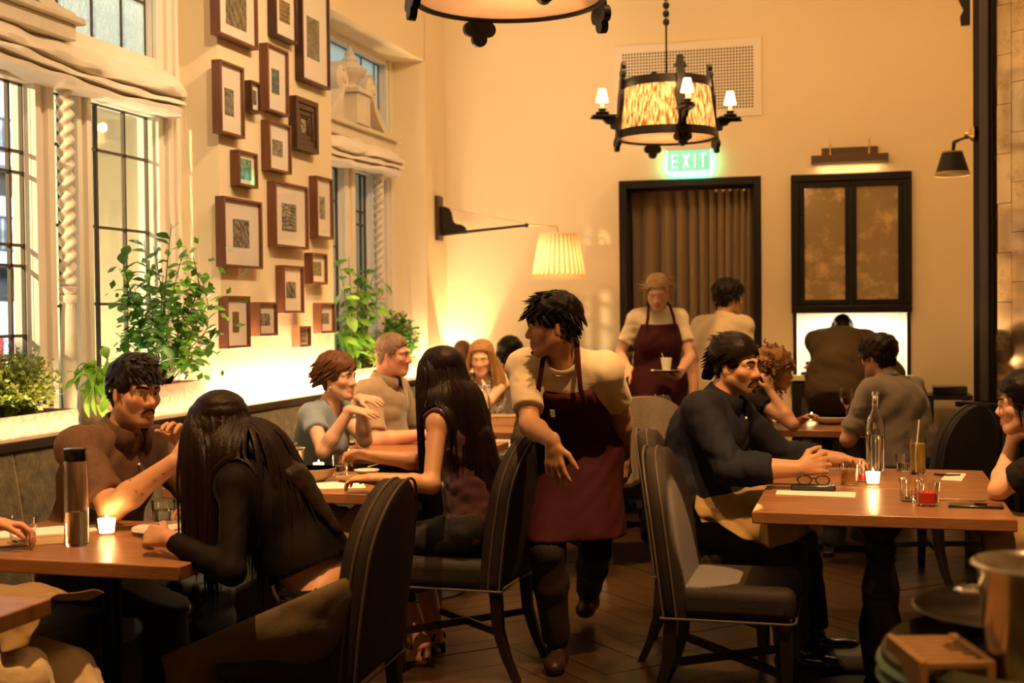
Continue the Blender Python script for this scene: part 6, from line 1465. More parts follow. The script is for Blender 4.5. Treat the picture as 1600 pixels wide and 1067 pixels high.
        for S in 'LR': s.arm_shape(G, S, e2, sleeve, .012, ke=.006)
        if sleeve > 0:
            G.wrinkle(amp, freq * 1.5, seed + 5); A, B = F.D, G.D; k = .025; h = np.clip(.5 + .5 * (A - B) / k, 0, 1); F.D = A * (1 - h) + B * h - k * h * (1 - h)
        else:
            for S, sg in (('L', 1), ('R', -1)): F.cone(s.sh[S] + s.clt * sg * .10 + s.d1 * .02, s.sh[S] - s.clt * sg * .004 - s.d1 * .05, .085 * s.k, .062 * s.k, .01, mode='sub')
        nr = (.052 if s.sex == 'f' else .064) * s.k
        if neck == 'crew': F.cone(s.neckb + s.d1 * .005 + s.cfw * .012, s.neckb + s.d1 * .15, nr, nr * 1.1, .004, mode='sub')
        elif neck == 'collar': F.cone(s.neckb + s.cfw * .03 - s.d1 * .02, s.neckb + s.d1 * .15, nr, nr * 1.1, .004, mode='sub'); F.cone(s.neckb + s.cfw * .075 - s.d1 * vdepth, s.neckb + s.cfw * .09 + s.d1 * .03, .006, .05, .004, mode='sub')
        else: F.cone(s.neckb + s.d1 * .0 + s.cfw * .01, s.neckb + s.d1 * .15, nr * 1.25, nr * 1.4, .004, mode='sub'); F.cone(s.neckb + s.cfw * .115 - s.d1 * vdepth, s.neckb + s.cfw * .10 + s.d1 * .06, .014, .085, .006, mode='sub')
        hb = s.pel - s.d0 * hem if bottom is None else V(bottom); F.cut(hb, -s.d0)
        s.topo = s.put(name, F.mesh(name, m_))
        c = s.neckb + s.cfw * .012
        if neck == 'crew':
            pts = [c + (s.clt * math.cos(a) * nr * 1.06 + s.cfw * math.sin(a) * nr * 1.10) + s.d1 * (.022 - .014 * math.sin(a)) for a in [2 * math.pi * i / 24 for i in range(25)]]; s.put('neckband', MB().tube([tuple(p) for p in pts], .009, 6, flat=1.5, ref=tuple(s.d1)).mesh('neckband', m_, 60), s.topo)
        elif neck == 'collar':
            for sg in (1, -1):
                vs = []; n = 9
                for i in range(n):
                    a = math.pi * (-.5 + 1.0 * i / (n - 1)) ; a = -math.pi / 2 + math.pi * i / (n - 1) * .93; o = s.clt * sg * math.cos(a) * nr * 1.12 + s.cfw * (math.sin(a) * nr * 1.18 + .014); t = s.neckb + o + s.d1 * (.048 - .016 * i / (n - 1)); out = nrm(s.clt * sg * math.cos(a) + s.cfw * math.sin(a)); w = .040 + .028 * (i / (n - 1)) ** 2
                    vs.append((t - out * .004, t + out * .006, t + out * .022 - s.d1 * w + (s.clt * sg * .016 * (i / (n - 1)) ** 2)))
                m = MB(); V_ = [tuple(p) for r in vs for p in r]; fs = []
                for i in range(n - 1): fs += [(3*i, 3*i+1, 3*i+4, 3*i+3), (3*i+1, 3*i+2, 3*i+5, 3*i+4)]
                m.add(V_, fs); o = s.putmb('collar', m, m_, s.topo); md = o.modifiers.new('thick', 'SOLIDIFY'); md.thickness = .004
        return s
    def trousers(s, m_, loose=.012, upto=1.93, flare=.008, seed=3, amp=.006, freq=24, vox=None, waist=.06, name='trousers', belt=None):
        pts = [s.pel + s.up * .1] + list(s.kn.values()) + list(s.an.values()) + list(s.hip.values()); lo, hi = s.bounds(pts, .2); F = Field(lo, hi, vox or max(.011, s.vox * 1.25)); q = s.k; w = 1 + s.fat
        F.ell(s.pel - s.up * .01, (s.plt, s.pfw, s.d0), (.178 * q * w + loose, .128 * q * w + loose, .135 * q + loose), .03); F.cone(s.pel, s.waist, .148 * q * w + loose, .132 * q * w + loose, .03, flat=(s.pfw, 1.25))
        s.legs_shape(F, loose, upto, .03, flare); F.wrinkle(amp, freq, seed); F.cut(s.pel + s.d0 * waist, s.d0); s.troo = s.put(name, F.mesh(name, m_)); return s
    def skirt(s, m_, length=.5, seed=3, name='skirt', amp=.008):
        pts = [s.pel + s.up * .15] + list(s.kn.values()); lo, hi = s.bounds(pts, .25); F = Field(lo, hi, max(.011, s.vox)); q = s.k
        F.ell(s.pel, (s.plt, s.pfw, s.d0), (.185 * q, .135 * q, .14 * q), .03)
        for S in 'LR': F.cone(s.hip[S], s.kn[S], .105 * q, .085 * q, .06)
        F.wrinkle(amp, 26, seed); F.cut(s.pel + s.d0 * .06, s.d0); s.put(name, F.mesh(name, m_)); return s
    def shoes(s, m_, sole='phone_black'):
        for S in 'LR':
            an = s.an[S]; t = nrm((s.kn[S] - s.hip[S]) * V(1, 1, 0) + s.fw * .25); sd = np.cross(s.up, t); F = Field(an - .24, an + .24, .010); z0 = an[2] - .085
            h = an - s.up * .05 - t * .02; F.cone(an + s.up * .01, h, .046, .042, .02); F.cone(h - s.up * .004, an + t * .15 * s.k - V(0, 0, .055), .042, .030, .03, flat=(s.up, 1.0)); F.ell(an + t * .13 * s.k - V(0, 0, .052), (t, sd, s.up), (.075, .045, .036), .02)
            F.cut(V(0, 0, z0), V(0, 0, -1.)); F.cut(an + s.up * .035, s.up); s.put('shoe', F.mesh('shoe', m_))
        return s
    def apron(s, m_, bib=.10, hem=.53, strap=None):
        """bib apron: cloth over the front of the torso and a skirt to the knees"""
        q = s.k; lo, hi = s.bounds([s.pel + s.up * .2, s.neckb, s.pel - s.up * .5, s.kn['L'], s.kn['R']], .32); F = Field(lo, hi, .0105); s.torso(F, .036)
        bt = V(s.pel[0], s.pel[1], hem) + s.fw * .10; F.cone(s.pel + s.fw * .015, bt, .185 * q, .215 * q, .05, flat=(s.fw, 1.12))
        for S in 'LR': F.cone(s.hip[S], s.kn[S], .105 * q, .085 * q, .05)
        F.wrinkle(.004, 20, 8); F.cut(s.pel - s.fw * .01, nrm(-s.fw)); sl = tuple(slice(0, len(a)) for a in F.ax); X, Y, Z = F.xyz(sl)
        # above the waist only the front panel, tapering to the bib
        tx, ty, tz = X - s.waist[0], Y - s.waist[1], Z - s.waist[2]; al = tx * s.d1[0] + ty * s.d1[1] + tz * s.d1[2]; la = np.abs(tx * s.clt[0] + ty * s.clt[1] + tz * s.clt[2]); fr = tx * s.cfw[0] + ty * s.cfw[1] + tz * s.cfw[2]
        top_ = .32 * q + bib * 0; wid = np.where(al < .02, .30, .20 - .085 * np.clip(al / top_, 0, 1)); F.D = np.maximum(F.D, la - wid); F.D = np.maximum(F.D, np.where(al > -.02, .02 - fr, -1)); F.D = np.maximum(F.D, al - .30 * q); F.cut(V(0, 0, hem), V(0, 0, -1.))
        o = s.put('apron', F.mesh('apron', m_)); s.aprono = o
        for sg in (1, -1):
            a = s.waist + s.d1 * .285 * q + s.clt * sg * .095 + s.cfw * .135; b = s.neckb + s.clt * sg * .070 + s.d1 * .045 + s.cfw * .055; c = s.neckb + s.clt * sg * .058 + s.d1 * .056 - s.cfw * .02; d = s.neckb - s.cfw * .068 + s.d1 * .04
            a2 = s.waist + s.d1 * .36 * q + s.clt * sg * .082 + s.cfw * .118
            s.put('neck_strap', MB().tube([tuple(p) for p in (a, a2, b, c, d)], .011, 6, flat=.35, ref=tuple(s.cfw)).mesh('neck_strap', m_, 60), o)
        return s
# ------------------------------------------------------------------ the cast
def flow_short(l, f, u, r): return (l * 4, -.2 - f * 2 + (.9 if u > .08 else 0), (-.9 if u < .08 else .1))
def flow_back(l, f, u, r): return (l * 3, -1.0, .1 if u > .09 else -.35)
def flow_fringe(l, f, u, r): return (r.normal() * .4, 1.0 if u > .06 else -.3, .15 if u > .1 else -.55)
def flow_part(l, f, u, r): return ((1.8 if f > .0 else .25) * np.sign(l + .004) + l * 5 + r.normal() * .15, -.7 if f > 0 else -.4, -.35 if f > 0 else -.9)
def flow_behind(l, f, u, r): return ((.5 if f > 0 else .1) * np.sign(l) + l * 3, -1.2, -.25 if f > 0 else -.9)
def flow_down(l, f, u, r): return (l * 6, -.6, -1.0)
def hairzone(l, f, u): return not (u < .0 and f > -.03 or u < -.06 or (f > .05 and u < .062))
def longzone(l, f, u): return u > -.05 and not (f > .04 and u < .068 - abs(l) * .3) and not (f > .0 and u < .0)

# 1 man with a moustache, brown shirt
navy = None
def person_brown_shirt():
    P = Person('man with dark hair and moustache in a brown short-sleeved shirt on the banquette', (-2.67, 3.97, .56), -6, 1.79, 'm', lean=14, curl=8, twist=-12, head=(-24, 5, -2),
        arms={'R': dict(wrist=at(272, 722, 4.20), pole=V(-.1, -.5, -1), palm=V(-.3, .6, -.6), curl=40), 'L': dict(wrist=at(292, 700, 4.42), pole=V(0, .6, -1), palm=V(0, -.6, -.6), curl=40)}, feet={'L': (.42, .13), 'R': (.40, .12)}, skin='tan', vox=0.0053)
    ink = [at(203, 750, 4.12), at(241, 751, 4.1), at(255, 741, 4.1), at(213, 768, 4.1), at(222, 772, 4.1)]
    def tint(Q, C_):
        for c in ink:
            d = np.linalg.norm(np.cross(Q - V(0, 0, EYE), nrm(c - V(0, 0, EYE))), axis=1); w = np.clip(1.3 - d / .0045, 0, .75) * (np.linalg.norm(Q - c, axis=1) < .2); C_ = C_ * (1 - w[:, None]) + np.array([.05, .04, .04]) * w[:, None]
        return C_
    P.body(beard=.35, tint=tint).face('hair_black', look=(-.35, 0), brow=.0036)
    P.cap('hair_black', .010, .058, -.012, -.075, .05, (0, .003, .012), 1, .003, 70); P.tufts('hair_black', 150, .045, .0055, flow_fringe, 3, lambda l, f, u: u > .055 and f > -.09)
    P.tufts('hair_black', 120, .022, .0045, flow_down, 4, lambda l, f, u: -.06 < u < .06 and f < -.02)
    mu = MB(); H = P.H
    for g in (-1, 1): mu.tube([tuple(H(g * .002, .106, -.053)), tuple(H(g * .012, .104, -.056)), tuple(H(g * .023, .094, -.063)), tuple(H(g * .029, .087, -.072))], [.0030, .0042, .0034, .0015], 7)
    P.putmb('moustache', mu, M('hair_black'))
    m = cloth('shirt_brown', (.135, .070, .038), (.092, .047, .025), vs=60, stretch=(1, 1, .05)); P.top(m, .80, .014, 'collar', .14, 2, .007, 22, vdepth=.04, sl_loose=.014)
    # chest pocket, placket buttons
    pk = P.chest + P.clt * .075 + P.d1 * .015; n = P.cfw
    for i in range(5):
        b = P.neckb - P.d1 * (.07 + .075 * i) + P.cfw * (.125 + .004 * i); P.putmb('button', MB().sph(b, .0055, 8), M('porcelain'), P.topo)
    P.trousers(mat('jeans_dark', (.03, .034, .042), .8, bump=(160, .15)), seed=4).shoes(M('phone_black'))
def person_sheer_black():
    P = Person('woman with long dark hair in a sheer black top at the left table', (-1.56, 3.53, .585), 176, 1.68, 'f', lean=24, curl=14, head=(172, 34, 4),
        arms={'L': dict(wrist=at(262, 842, 3.72), pole=V(.2, -.6, -1), dir=V(-1, .15, .12), palm=V(.1, .75, -.6), curl=58), 'R': dict(wrist=V(-2.05, 3.74, .80), pole=V(.2, .5, -1), palm=V(0, -.3, -1), curl=40)}, feet={'L': (.32, .12), 'R': (.34, .10)}, skin='tan', vox=0.0057)
    P.body().face('hair_dark')
    P.cap('hair_dark', .014, .066, -.09, -.10, .045, (.004, .008, .008), 5, .0015, 60)
    P.fall('hair_dark', [P.H(0, -.05, .03), P.H(0, -.075, -.05), P.neckb - P.cfw * .060 + P.d1 * .02, P.chest - P.cfw * .110 + P.d1 * .04, P.chest - P.cfw * .118 - P.d1 * .16], [.075, .070, .070, .060, .02], 2.2, 6, .004)
    P.tufts('hair_dark', 420, lambda l, f, u, r: r.uniform(.38, .56) if f < .03 else r.uniform(.22, .32), .0085, flow_part, 6, longzone, steps=14, noise=.03, sides=4)
    P.tufts('hair_dark', 420, lambda l, f, u, r: r.uniform(.36, .60), .0095, lambda l, f, u, r: (l * 7, -.5, -.9), 7, lambda l, f, u: f < .0 and u > -.07, steps=14, noise=.03, sides=4)
    m = mat('sheer_black', (.004, .003, .0025), .75, var=(30, (.007, .005, .004)), bump=(200, .1), alpha=.90, spec=.12)
    P.top(m, 1.93, .006, 'crew', -.115, 3, .003, 30, name='sheer_top', sl_loose=.005)
    P.trousers(cloth('trousers_olive', (.115, .080, .040), (.085, .060, .030)), .016, 1.9, .02, 5, .007, 20, waist=.05)
    # belt with loops
    c = P.pel + P.d0 * .055; pts = [c + P.plt * math.cos(a) * .150 + P.pfw * math.sin(a) * .120 for a in [2 * math.pi * i / 32 for i in range(33)]]
    b = P.putmb('belt', MB().tube([tuple(p) for p in pts], .019, 8, flat=.28, ref=tuple(P.plt)), M('phone_black'), P.troo)
    for i in (3, 9, 15, 20, 25, 29): q = pts[i]; P.putmb('belt_loop', MB().tube([tuple(q - P.d0 * .026 + nrm(q - c) * .006), tuple(q + nrm(q - c) * .011), tuple(q + P.d0 * .026 + nrm(q - c) * .006)], .006, 6), MATS['trousers_olive'], P.troo)
    P.shoes(M('phone_black'))
def person_left_edge():
    P = Person('diner in cream trousers at the left edge, only lap and hand in view', (-2.60, 2.98, .565), 3, 1.75, 'm', lean=-6, curl=4, head=(0, 5, 0),
        arms={'L': dict(wrist=at(-14, 818, 3.86), pole=V(0, .7, -1), dir=V(.8, .5, -.1), palm=V(0, -.2, -1), curl=38), 'R': dict(wrist=V(-2.35, 2.9, .72), pole=V(0, -.5, -1))}, feet={'L': (.66, .10), 'R': (.55, .10)}, skin='ruddy', vox=0.0085)
    P.body().face(); P.cap('hair_brown', .012, seed=9)
    P.top(cloth('shirt_sand', (.30, .22, .13)), 1.8, .012, 'collar', .1, 4); P.trousers(cloth('trousers_cream', (.62, .45, .25), (.52, .37, .20)), .026, 1.95, .030, 6, .010, 20).shoes(cloth('shoe_tan', (.2, .1, .04)))
def person_blue_top():
    P = Person('woman with short brown hair in a pale blue top, gesturing with both hands', (-2.70, 5.90, .55), -8, 1.66, 'f', lean=10, curl=12, head=(-12, 2, 0),
        arms={'R': dict(wrist=at(547, 640, 6.02), pole=V(-.2, -.4, -1), dir=V(.9, .1, -.12), palm=V(0, .25, -1), curl=12, spread=7), 'L': dict(wrist=at(562, 622, 6.2), pole=V(-.1, .5, -1), dir=V(.9, -.2, -.05), palm=V(0, .3, -1), curl=15, spread=7)}, skin='light', vox=0.0057)
    P.body().face('hair_brown', look=(-.3, 0), brow=.003)
    P.cap('hair_brown', .014, .064, -.045, -.085, .045, (.004, .016, .012), 11, .004, 60)
    P.tufts('hair_brown', 230, lambda l, f, u, r: r.uniform(.06, .088), .0068, lambda l, f, u, r: (.9 * np.sign(l - .02) + l * 5, -.7, -.8), 12, lambda l, f, u: u > -.02 and not (f > .045 and u < .066) and not (f > 0 and u < .02), steps=8)
    P.top(cloth('tee_blue', (.24, .29, .34), (.20, .245, .29)), .45, .007, 'v', .1, 7, .005, 26, vdepth=.11, name='tee'); P.trousers(mat('jeans_dark'), seed=8)
    ch = P.neckb + P.cfw * .09 - P.d1 * .05; pts = [P.neckb + P.clt * .06 + P.d1 * .03, P.neckb + P.clt * .035 + P.cfw * .075 - P.d1 * .01, ch, P.neckb - P.clt * .035 + P.cfw * .075 - P.d1 * .01, P.neckb - P.clt * .06 + P.d1 * .03]
    P.putmb('necklace', MB().tube([tuple(p) for p in pts], .0015, 5), M('brass')); P.putmb('earring', MB().sph(P.H(-.083, .0, -.055), .006, 8), M('brass'))
def person_beige_shirt():
    P = Person('older man with cropped greying hair in a beige shirt on the banquette', (-2.66, 6.72, .57), -6, 1.78, 'm', lean=2, curl=10, head=(2, 4, 0), fat=.16,
        arms={'R': dict(wrist=V(-2.30, 6.50, .80), pole=V(-.3, -.5, -1), palm=V(0, .3, -1)), 'L': dict(wrist=V(-2.28, 6.92, .80), pole=V(0, .5, -1))}, skin='ruddy', vox=0.0068)
    P.body().face('hair_grey', brow=.003); P.cap('hair_grey', .006, .070, -.012, -.07, .04, (0, 0, .006), 13, .002, 80)
    P.tufts('hair_grey', 220, .018, .0045, flow_short, 14, lambda l, f, u: hairzone(l, f, u) and f < .06)
    P.top(cloth('shirt_beige', (.34, .255, .16), (.29, .215, .13)), .8, .014, 'collar', .12, 9, .007, 22, sl_loose=.014); P.trousers(mat('jeans_dark'), seed=9)
def person_satin():
    P = Person('woman with long dark hair in a plum satin sleeveless top, seen from behind', (-1.52, 4.99, .59), 166, 1.68, 'f', lean=10, curl=10, head=(158, 3, 0),
        arms={'L': dict(wrist=at(578, 748, 4.98), pole=V(.5, -.5, -1), dir=V(-1, .2, -.05), palm=V(0, .1, -1), curl=30), 'R': dict(wrist=at(578, 712, 5.35), pole=V(.3, .5, -1), dir=V(-1, -.1, .1), palm=V(0, -.5, -.8), curl=45)}, feet={'L': (.22, .10), 'R': (.30, .12)}, skin='tan', vox=0.0057)
    P.body(legs=True).face('hair_dark'); P.cap('hair_dark', .014, .066, -.09, -.10, .045, (.004, .010, .008), 15, .0015, 60)
    P.fall('hair_dark', [P.H(0, -.05, .03), P.H(0, -.075, -.05), P.neckb - P.cfw * .060 + P.d1 * .02, P.chest - P.cfw * .110 + P.d1 * .02, P.chest - P.cfw * .118 - P.d1 * .20], [.075, .070, .070, .060, .02], 2.2, 16, .004)
    P.tufts('hair_dark', 420, lambda l, f, u, r: r.uniform(.44, .62) if f < .03 else r.uniform(.30, .44), .0085, flow_behind, 16, lambda l, f, u: longzone(l, f, u) and (f < .02 or u > .07), steps=14, noise=.03, sides=4)
    P.tufts('hair_dark', 420, lambda l, f, u, r: r.uniform(.40, .62), .0095, lambda l, f, u, r: (l * 4, -.8, -.9), 17, lambda l, f, u: f < -.03 and u > -.07 and abs(l) < .06, steps=14, noise=.03, sides=4)
    P.top(mat('satin_plum', (.085, .030, .034), .28, var=(10, (.055, .018, .022)), sheen=.2), 0, .008, 'v', .07, 17, .006, 30, vdepth=.02, name='satin_top'); P.trousers(mat('jeans_black', (.014, .012, .012), .75, var=(40, (.03, .026, .024)), bump=(160, .2)), .010, 1.55, .006, 10, .005, 24)
    # heeled sandals
    for S in 'LR':
        an = P.an[S]; t = nrm((P.kn[S] - P.hip[S]) * V(1, 1, 0) + P.fw * .2); m = MB(); m.tube([tuple(an - t * .03 - V(0, 0, .045)), tuple(an + t * .05 - V(0, 0, .07)), tuple(an + t * .15 - V(0, 0, .08))], [.028, .03, .026], 8, flat=.25, ref=(0, 0, 1)); m.tube([tuple(an - t * .035 - V(0, 0, .045)), tuple(an - t * .045 - V(0, 0, .088))], [.016, .009], 8)
        for q in (-.02, .10): c = an + t * q - V(0, 0, .03 if q < 0 else .06); r = .042 if q < 0 else .036; sd = np.cross(V(0, 0, 1), t); m.tube([tuple(c + sd * r * math.cos(a) + V(0, 0, 1) * r * .9 * math.sin(a)) for a in [math.pi * i / 8 for i in range(9)]], .006, 5)
        P.putmb('sandal', m, M('phone_black'))
def person_blonde():
    P = Person('blonde woman in a white polka-dot dress looking at her phone', (-2.50, 8.36, .56), -78, 1.68, 'f', lean=8, curl=14, head=(-82, 12, 0),
        arms={'R': dict(wrist=at(700, 642, 8.12), pole=V(-.7, 0, -.8), dir=V(.1, -.3, .8), palm=V(.3, .8, .2), curl=45), 'L': dict(wrist=at(728, 650, 8.1), pole=V(.7, .2, -.8), dir=V(-.8, -.3, .3), palm=V(0, .4, -.8), curl=40)}, feet={'L': (.3, .1), 'R': (.3, .1)}, skin='light', vox=0.0068)
    P.body().face('hair_ash', look=(0, -.4), brow=.0028); P.cap('hair_blonde', .012, .080, -.09, -.10, .045, (.006, .008, .008), 18, .0015, 60)
    P.tufts('hair_blonde', 300, lambda l, f, u, r: r.uniform(.26, .36), .0085, flow_part, 19, lambda l, f, u: longzone(l, f, u) and f < .045, steps=12)
    m = bpy.data.materials.new('polka_dot'); m.use_nodes = True; nt = m.node_tree; b = nt.nodes['Principled BSDF']; tc = nd(nt, 'ShaderNodeTexCoord'); vo = nd(nt, 'ShaderNodeTexVoronoi', Scale=42.0, Randomness=.15); cr = nd(nt, 'ShaderNodeValToRGB'); cr.color_ramp.interpolation = 'CONSTANT'; cr.color_ramp.elements[0].color = (.02, .015, .012, 1); cr.color_ramp.elements[1].position = .34; cr.color_ramp.elements[1].color = (.75, .70, .62, 1)
    nt.links.new(tc.outputs['Object'], vo.inputs['Vector']); nt.links.new(vo.outputs['Distance'], cr.inputs[0]); nt.links.new(cr.outputs[0], b.inputs['Base Color']); MATS['polka_dot'] = m
    P.top(m, 0, .008, 'v', .08, 20, .005, 26, vdepth=.09, name='dress_bodice'); P.skirt(m, name='dress_skirt')
    hand = P.wr['R'] + nrm(P.arm['R']['dir']) * .10; ph = empty('smartphone', tuple(float(v) for v in hand + V(.02, .015, .0)), math.radians(10), 'red smartphone held up by the blonde woman', 'phone')
    MB().bx(-.037, .037, -.004, .004, -.07, .075).build('phone_case', mat('phone_red', (.55, .02, .05), .35), ph, bevel=.003); MB().bx(-.033, .033, .0041, .0048, -.065, .07).build('screen', M('phone_black'), ph)
def person_far(label, pelvis, yaw, hairm, topm, head, skin='tan', sex='m', bald=False, seed=30, **kw):
    P = Person(label, pelvis, yaw, 1.74, sex, lean=kw.get('lean', 4), curl=8, head=head, skin=skin, vox=0.01, arms=kw.get('arms'), feet=kw.get('feet', {'L': (.22, .09), 'R': (.22, .09)}))
    P.body().face(hairm)
    if bald: P.cap(hairm, .002, .20, -.02, -.06, -.02, (0, 0, 0), seed, .001, 60); 
    else: P.cap(hairm, .014, .060, -.02, -.075, .05, (.004, .008, .018), seed, .006, 60); P.tufts(hairm, 150, .05, .007, flow_back if sex == 'f' else flow_short, seed + 1)
    P.top(topm, kw.get('sleeve', 1.8), .012, 'crew', .1, seed + 2); P.trousers(mat('jeans_dark'), seed=seed); return P
def person_waiter():
    pel = at(897, 702, 5.40); 
    P = Person('waiter in a cream tee and maroon apron striding down the aisle', pel, -80, 1.78, 'm', lean=33, curl=12, side=3, twist=-8, fat=-.10, head=(-156, 4, 2),
        arms={'R': dict(wrist=at(864, 690, 4.72), pole=V(-.6, .7, -.3), dir=V(.10, -.12, -1), palm=V(.3, .9, 0), curl=16, spread=8), 'L': dict(wrist=at(976, 712, 5.46), pole=V(.35, .9, -.1), dir=V(.05, .15, -1), palm=V(-.8, .3, 0), curl=30)}, feet={'R': (.14, .07, .085), 'L': (-.46, .04, .17)}, skin='olive', vox=0.0057)
    P.body(beard=.3).face('hair_black', brow=.0048)
    P.cap('hair_black', .014, .056, -.005, -.06, .05, (.002, .008, .013), 40, .004, 60); P.tufts('hair_black', 240, .062, .0062, flow_fringe, 41, lambda l, f, u: u > .045 and f > -.11); P.tufts('hair_black', 120, .03, .005, flow_down, 42, lambda l, f, u: -.04 < u < .06 and f < -.01)
    gb = MB(); H = P.H; gb.tube([tuple(H(-.014, .088, -.098)), tuple(H(0, .096, -.102)), tuple(H(.014, .088, -.098))], [.005, .008, .005], 7); P.putmb('goatee', gb, M('hair_black'))
    P.top(cloth('tee_cream', (.62, .50, .33), (.55, .44, .28)), .74, .014, 'crew', .12, 43, .005, 18, name='tee', sl_loose=.014)
    P.trousers(cloth('trousers_umber', (.028, .017, .010), (.020, .012, .008)), .010, 1.97, .010, 44, .005, 18).shoes(cloth('shoe_brown', (.035, .018, .010), rough=.4)); P.apron(cloth('apron_maroon', (.048, .006, .008), (.036, .0045, .006)), hem=.53)
    em = P.waist + P.d1 * .235 * P.k - P.clt * .035 + P.cfw * .152
    stm = mat('stitch_white', (.6, .5, .38), .8)
    for i in range(6): c = em + P.d1 * (.028 - .007 * i) + P.cfw * (.0005 * i); P.putmb('embroidery', MB().bar(tuple(c - P.clt * (.010 - .0012 * (i % 3))), tuple(c + P.clt * (.010 - .0012 * (i % 2))), .0022, .003, up=tuple(P.d1)), stm, P.aprono)
def person_server():
    P = Person('fair-haired server in a white tee and maroon apron carrying a round tray', at(1026, 598, 8.42), -72, 1.66, 'f', lean=2, curl=10, head=(-84, 22, 0),
        arms={'L': dict(wrist=at(1058, 588, 8.12), pole=V(.6, .5, -.7), dir=V(-.6, -.7, .1), palm=V(0, 0, 1), curl=14), 'R': dict(wrist=at(984, 578, 8.2), pole=V(-.6, .7, -.2), dir=V(-.5, -.5, -.6), palm=V(.5, .6, -.5), curl=35)}, feet={'R': (.06, .08), 'L': (-.06, .08)}, skin='light', vox=0.008)
    P.body().face('hair_ash', brow=.0026); P.cap('hair_ash', .010, .066, -.02, -.08, .045, (.004, .006, .006), 50, .003, 60); P.tufts('hair_ash', 150, .10, .0055, lambda l, f, u, r: (1.4 * np.sign(l), -1, -.2), 51, lambda l, f, u: u > .0 and f < .085 and not (f > .05 and u < .07), steps=6)
    bn = MB(); 
    for i in range(14): a = i * .9; bn.tube([tuple(P.H(.022 * math.cos(a + t), -.125 + .012 * math.sin(a * 2), .01 + .022 * math.sin(a + t))) for t in (0, .6, 1.2, 1.8)], .007, 5)
    P.putmb('bun', bn, M('hair_ash'), P.hairo)
    P.top(cloth('tee_white', (.74, .64, .48), (.66, .57, .42)), .62, .012, 'crew', .1, 52, .006, 20, name='tee', sl_loose=.014); P.trousers(mat('jeans_dark'), .016, 1.97, .012, 53).shoes(M('phone_black')); P.apron(MATS['apron_maroon'], hem=.50)
    tp = P.wr['L'] + nrm(P.arm['L']['dir']) * .085; z = float(tp[2]) + .022
    tr = tag(MB().lathe([(0, 0), (.085, 0), (.105, .008), (.112, .014), (.109, .017), (.088, .005), (0, .004)], (float(tp[0]), float(tp[1]), z), 36).build('serving_tray', M('steel'), smooth=40), 'round silver tray on the hand of the fair-haired server', 'tray')
    cu = empty('paper_cup', (float(tp[0]) - .005, float(tp[1]) + .01, z + .0045), 0, 'cream fluted cup with a stirrer standing on the silver tray', 'cup'); MB().lathe([(.022, 0), (.024, .002), (.036, .085), (.034, .085), (.022, .005), (0, .004)], (0, 0, 0), 20).build('cup_body', M('paper'), cu, smooth=40); MB().tube([(.01, 0, .01), (-.03, .0, .115)], .0025, 5).build('stirrer', M('paper'), cu)
def person_tee_back():
    P = Person('man with dark hair in a cream tee walking away past the curtain', at(1118, 612, 8.72), 62, 1.74, 'm', lean=6, curl=10, head=(35, 4, 0), arms={'L': dict(wrist=at(1080, 640, 8.55), pole=V(-.6, -.5, -.3)), 'R': dict(wrist=at(1165, 650, 8.6), pole=V(.4, -.8, -.3))}, feet={'L': (.20, .07), 'R': (-.22, .07, .12)}, skin='tan', vox=0.0095)
    P.body().face('hair_black'); P.cap('hair_black', .016, .060, -.01, -.06, .05, (.004, .008, .014), 60, .008, 50); P.tufts('hair_black', 140, .04, .008, flow_short, 61); P.top(M('tee_cream'), .75, .020, 'crew', .14, 62, .009, 16, name='tee', sl_loose=.016); P.trousers(M('trousers_umber'), seed=63).shoes(M('phone_black'))
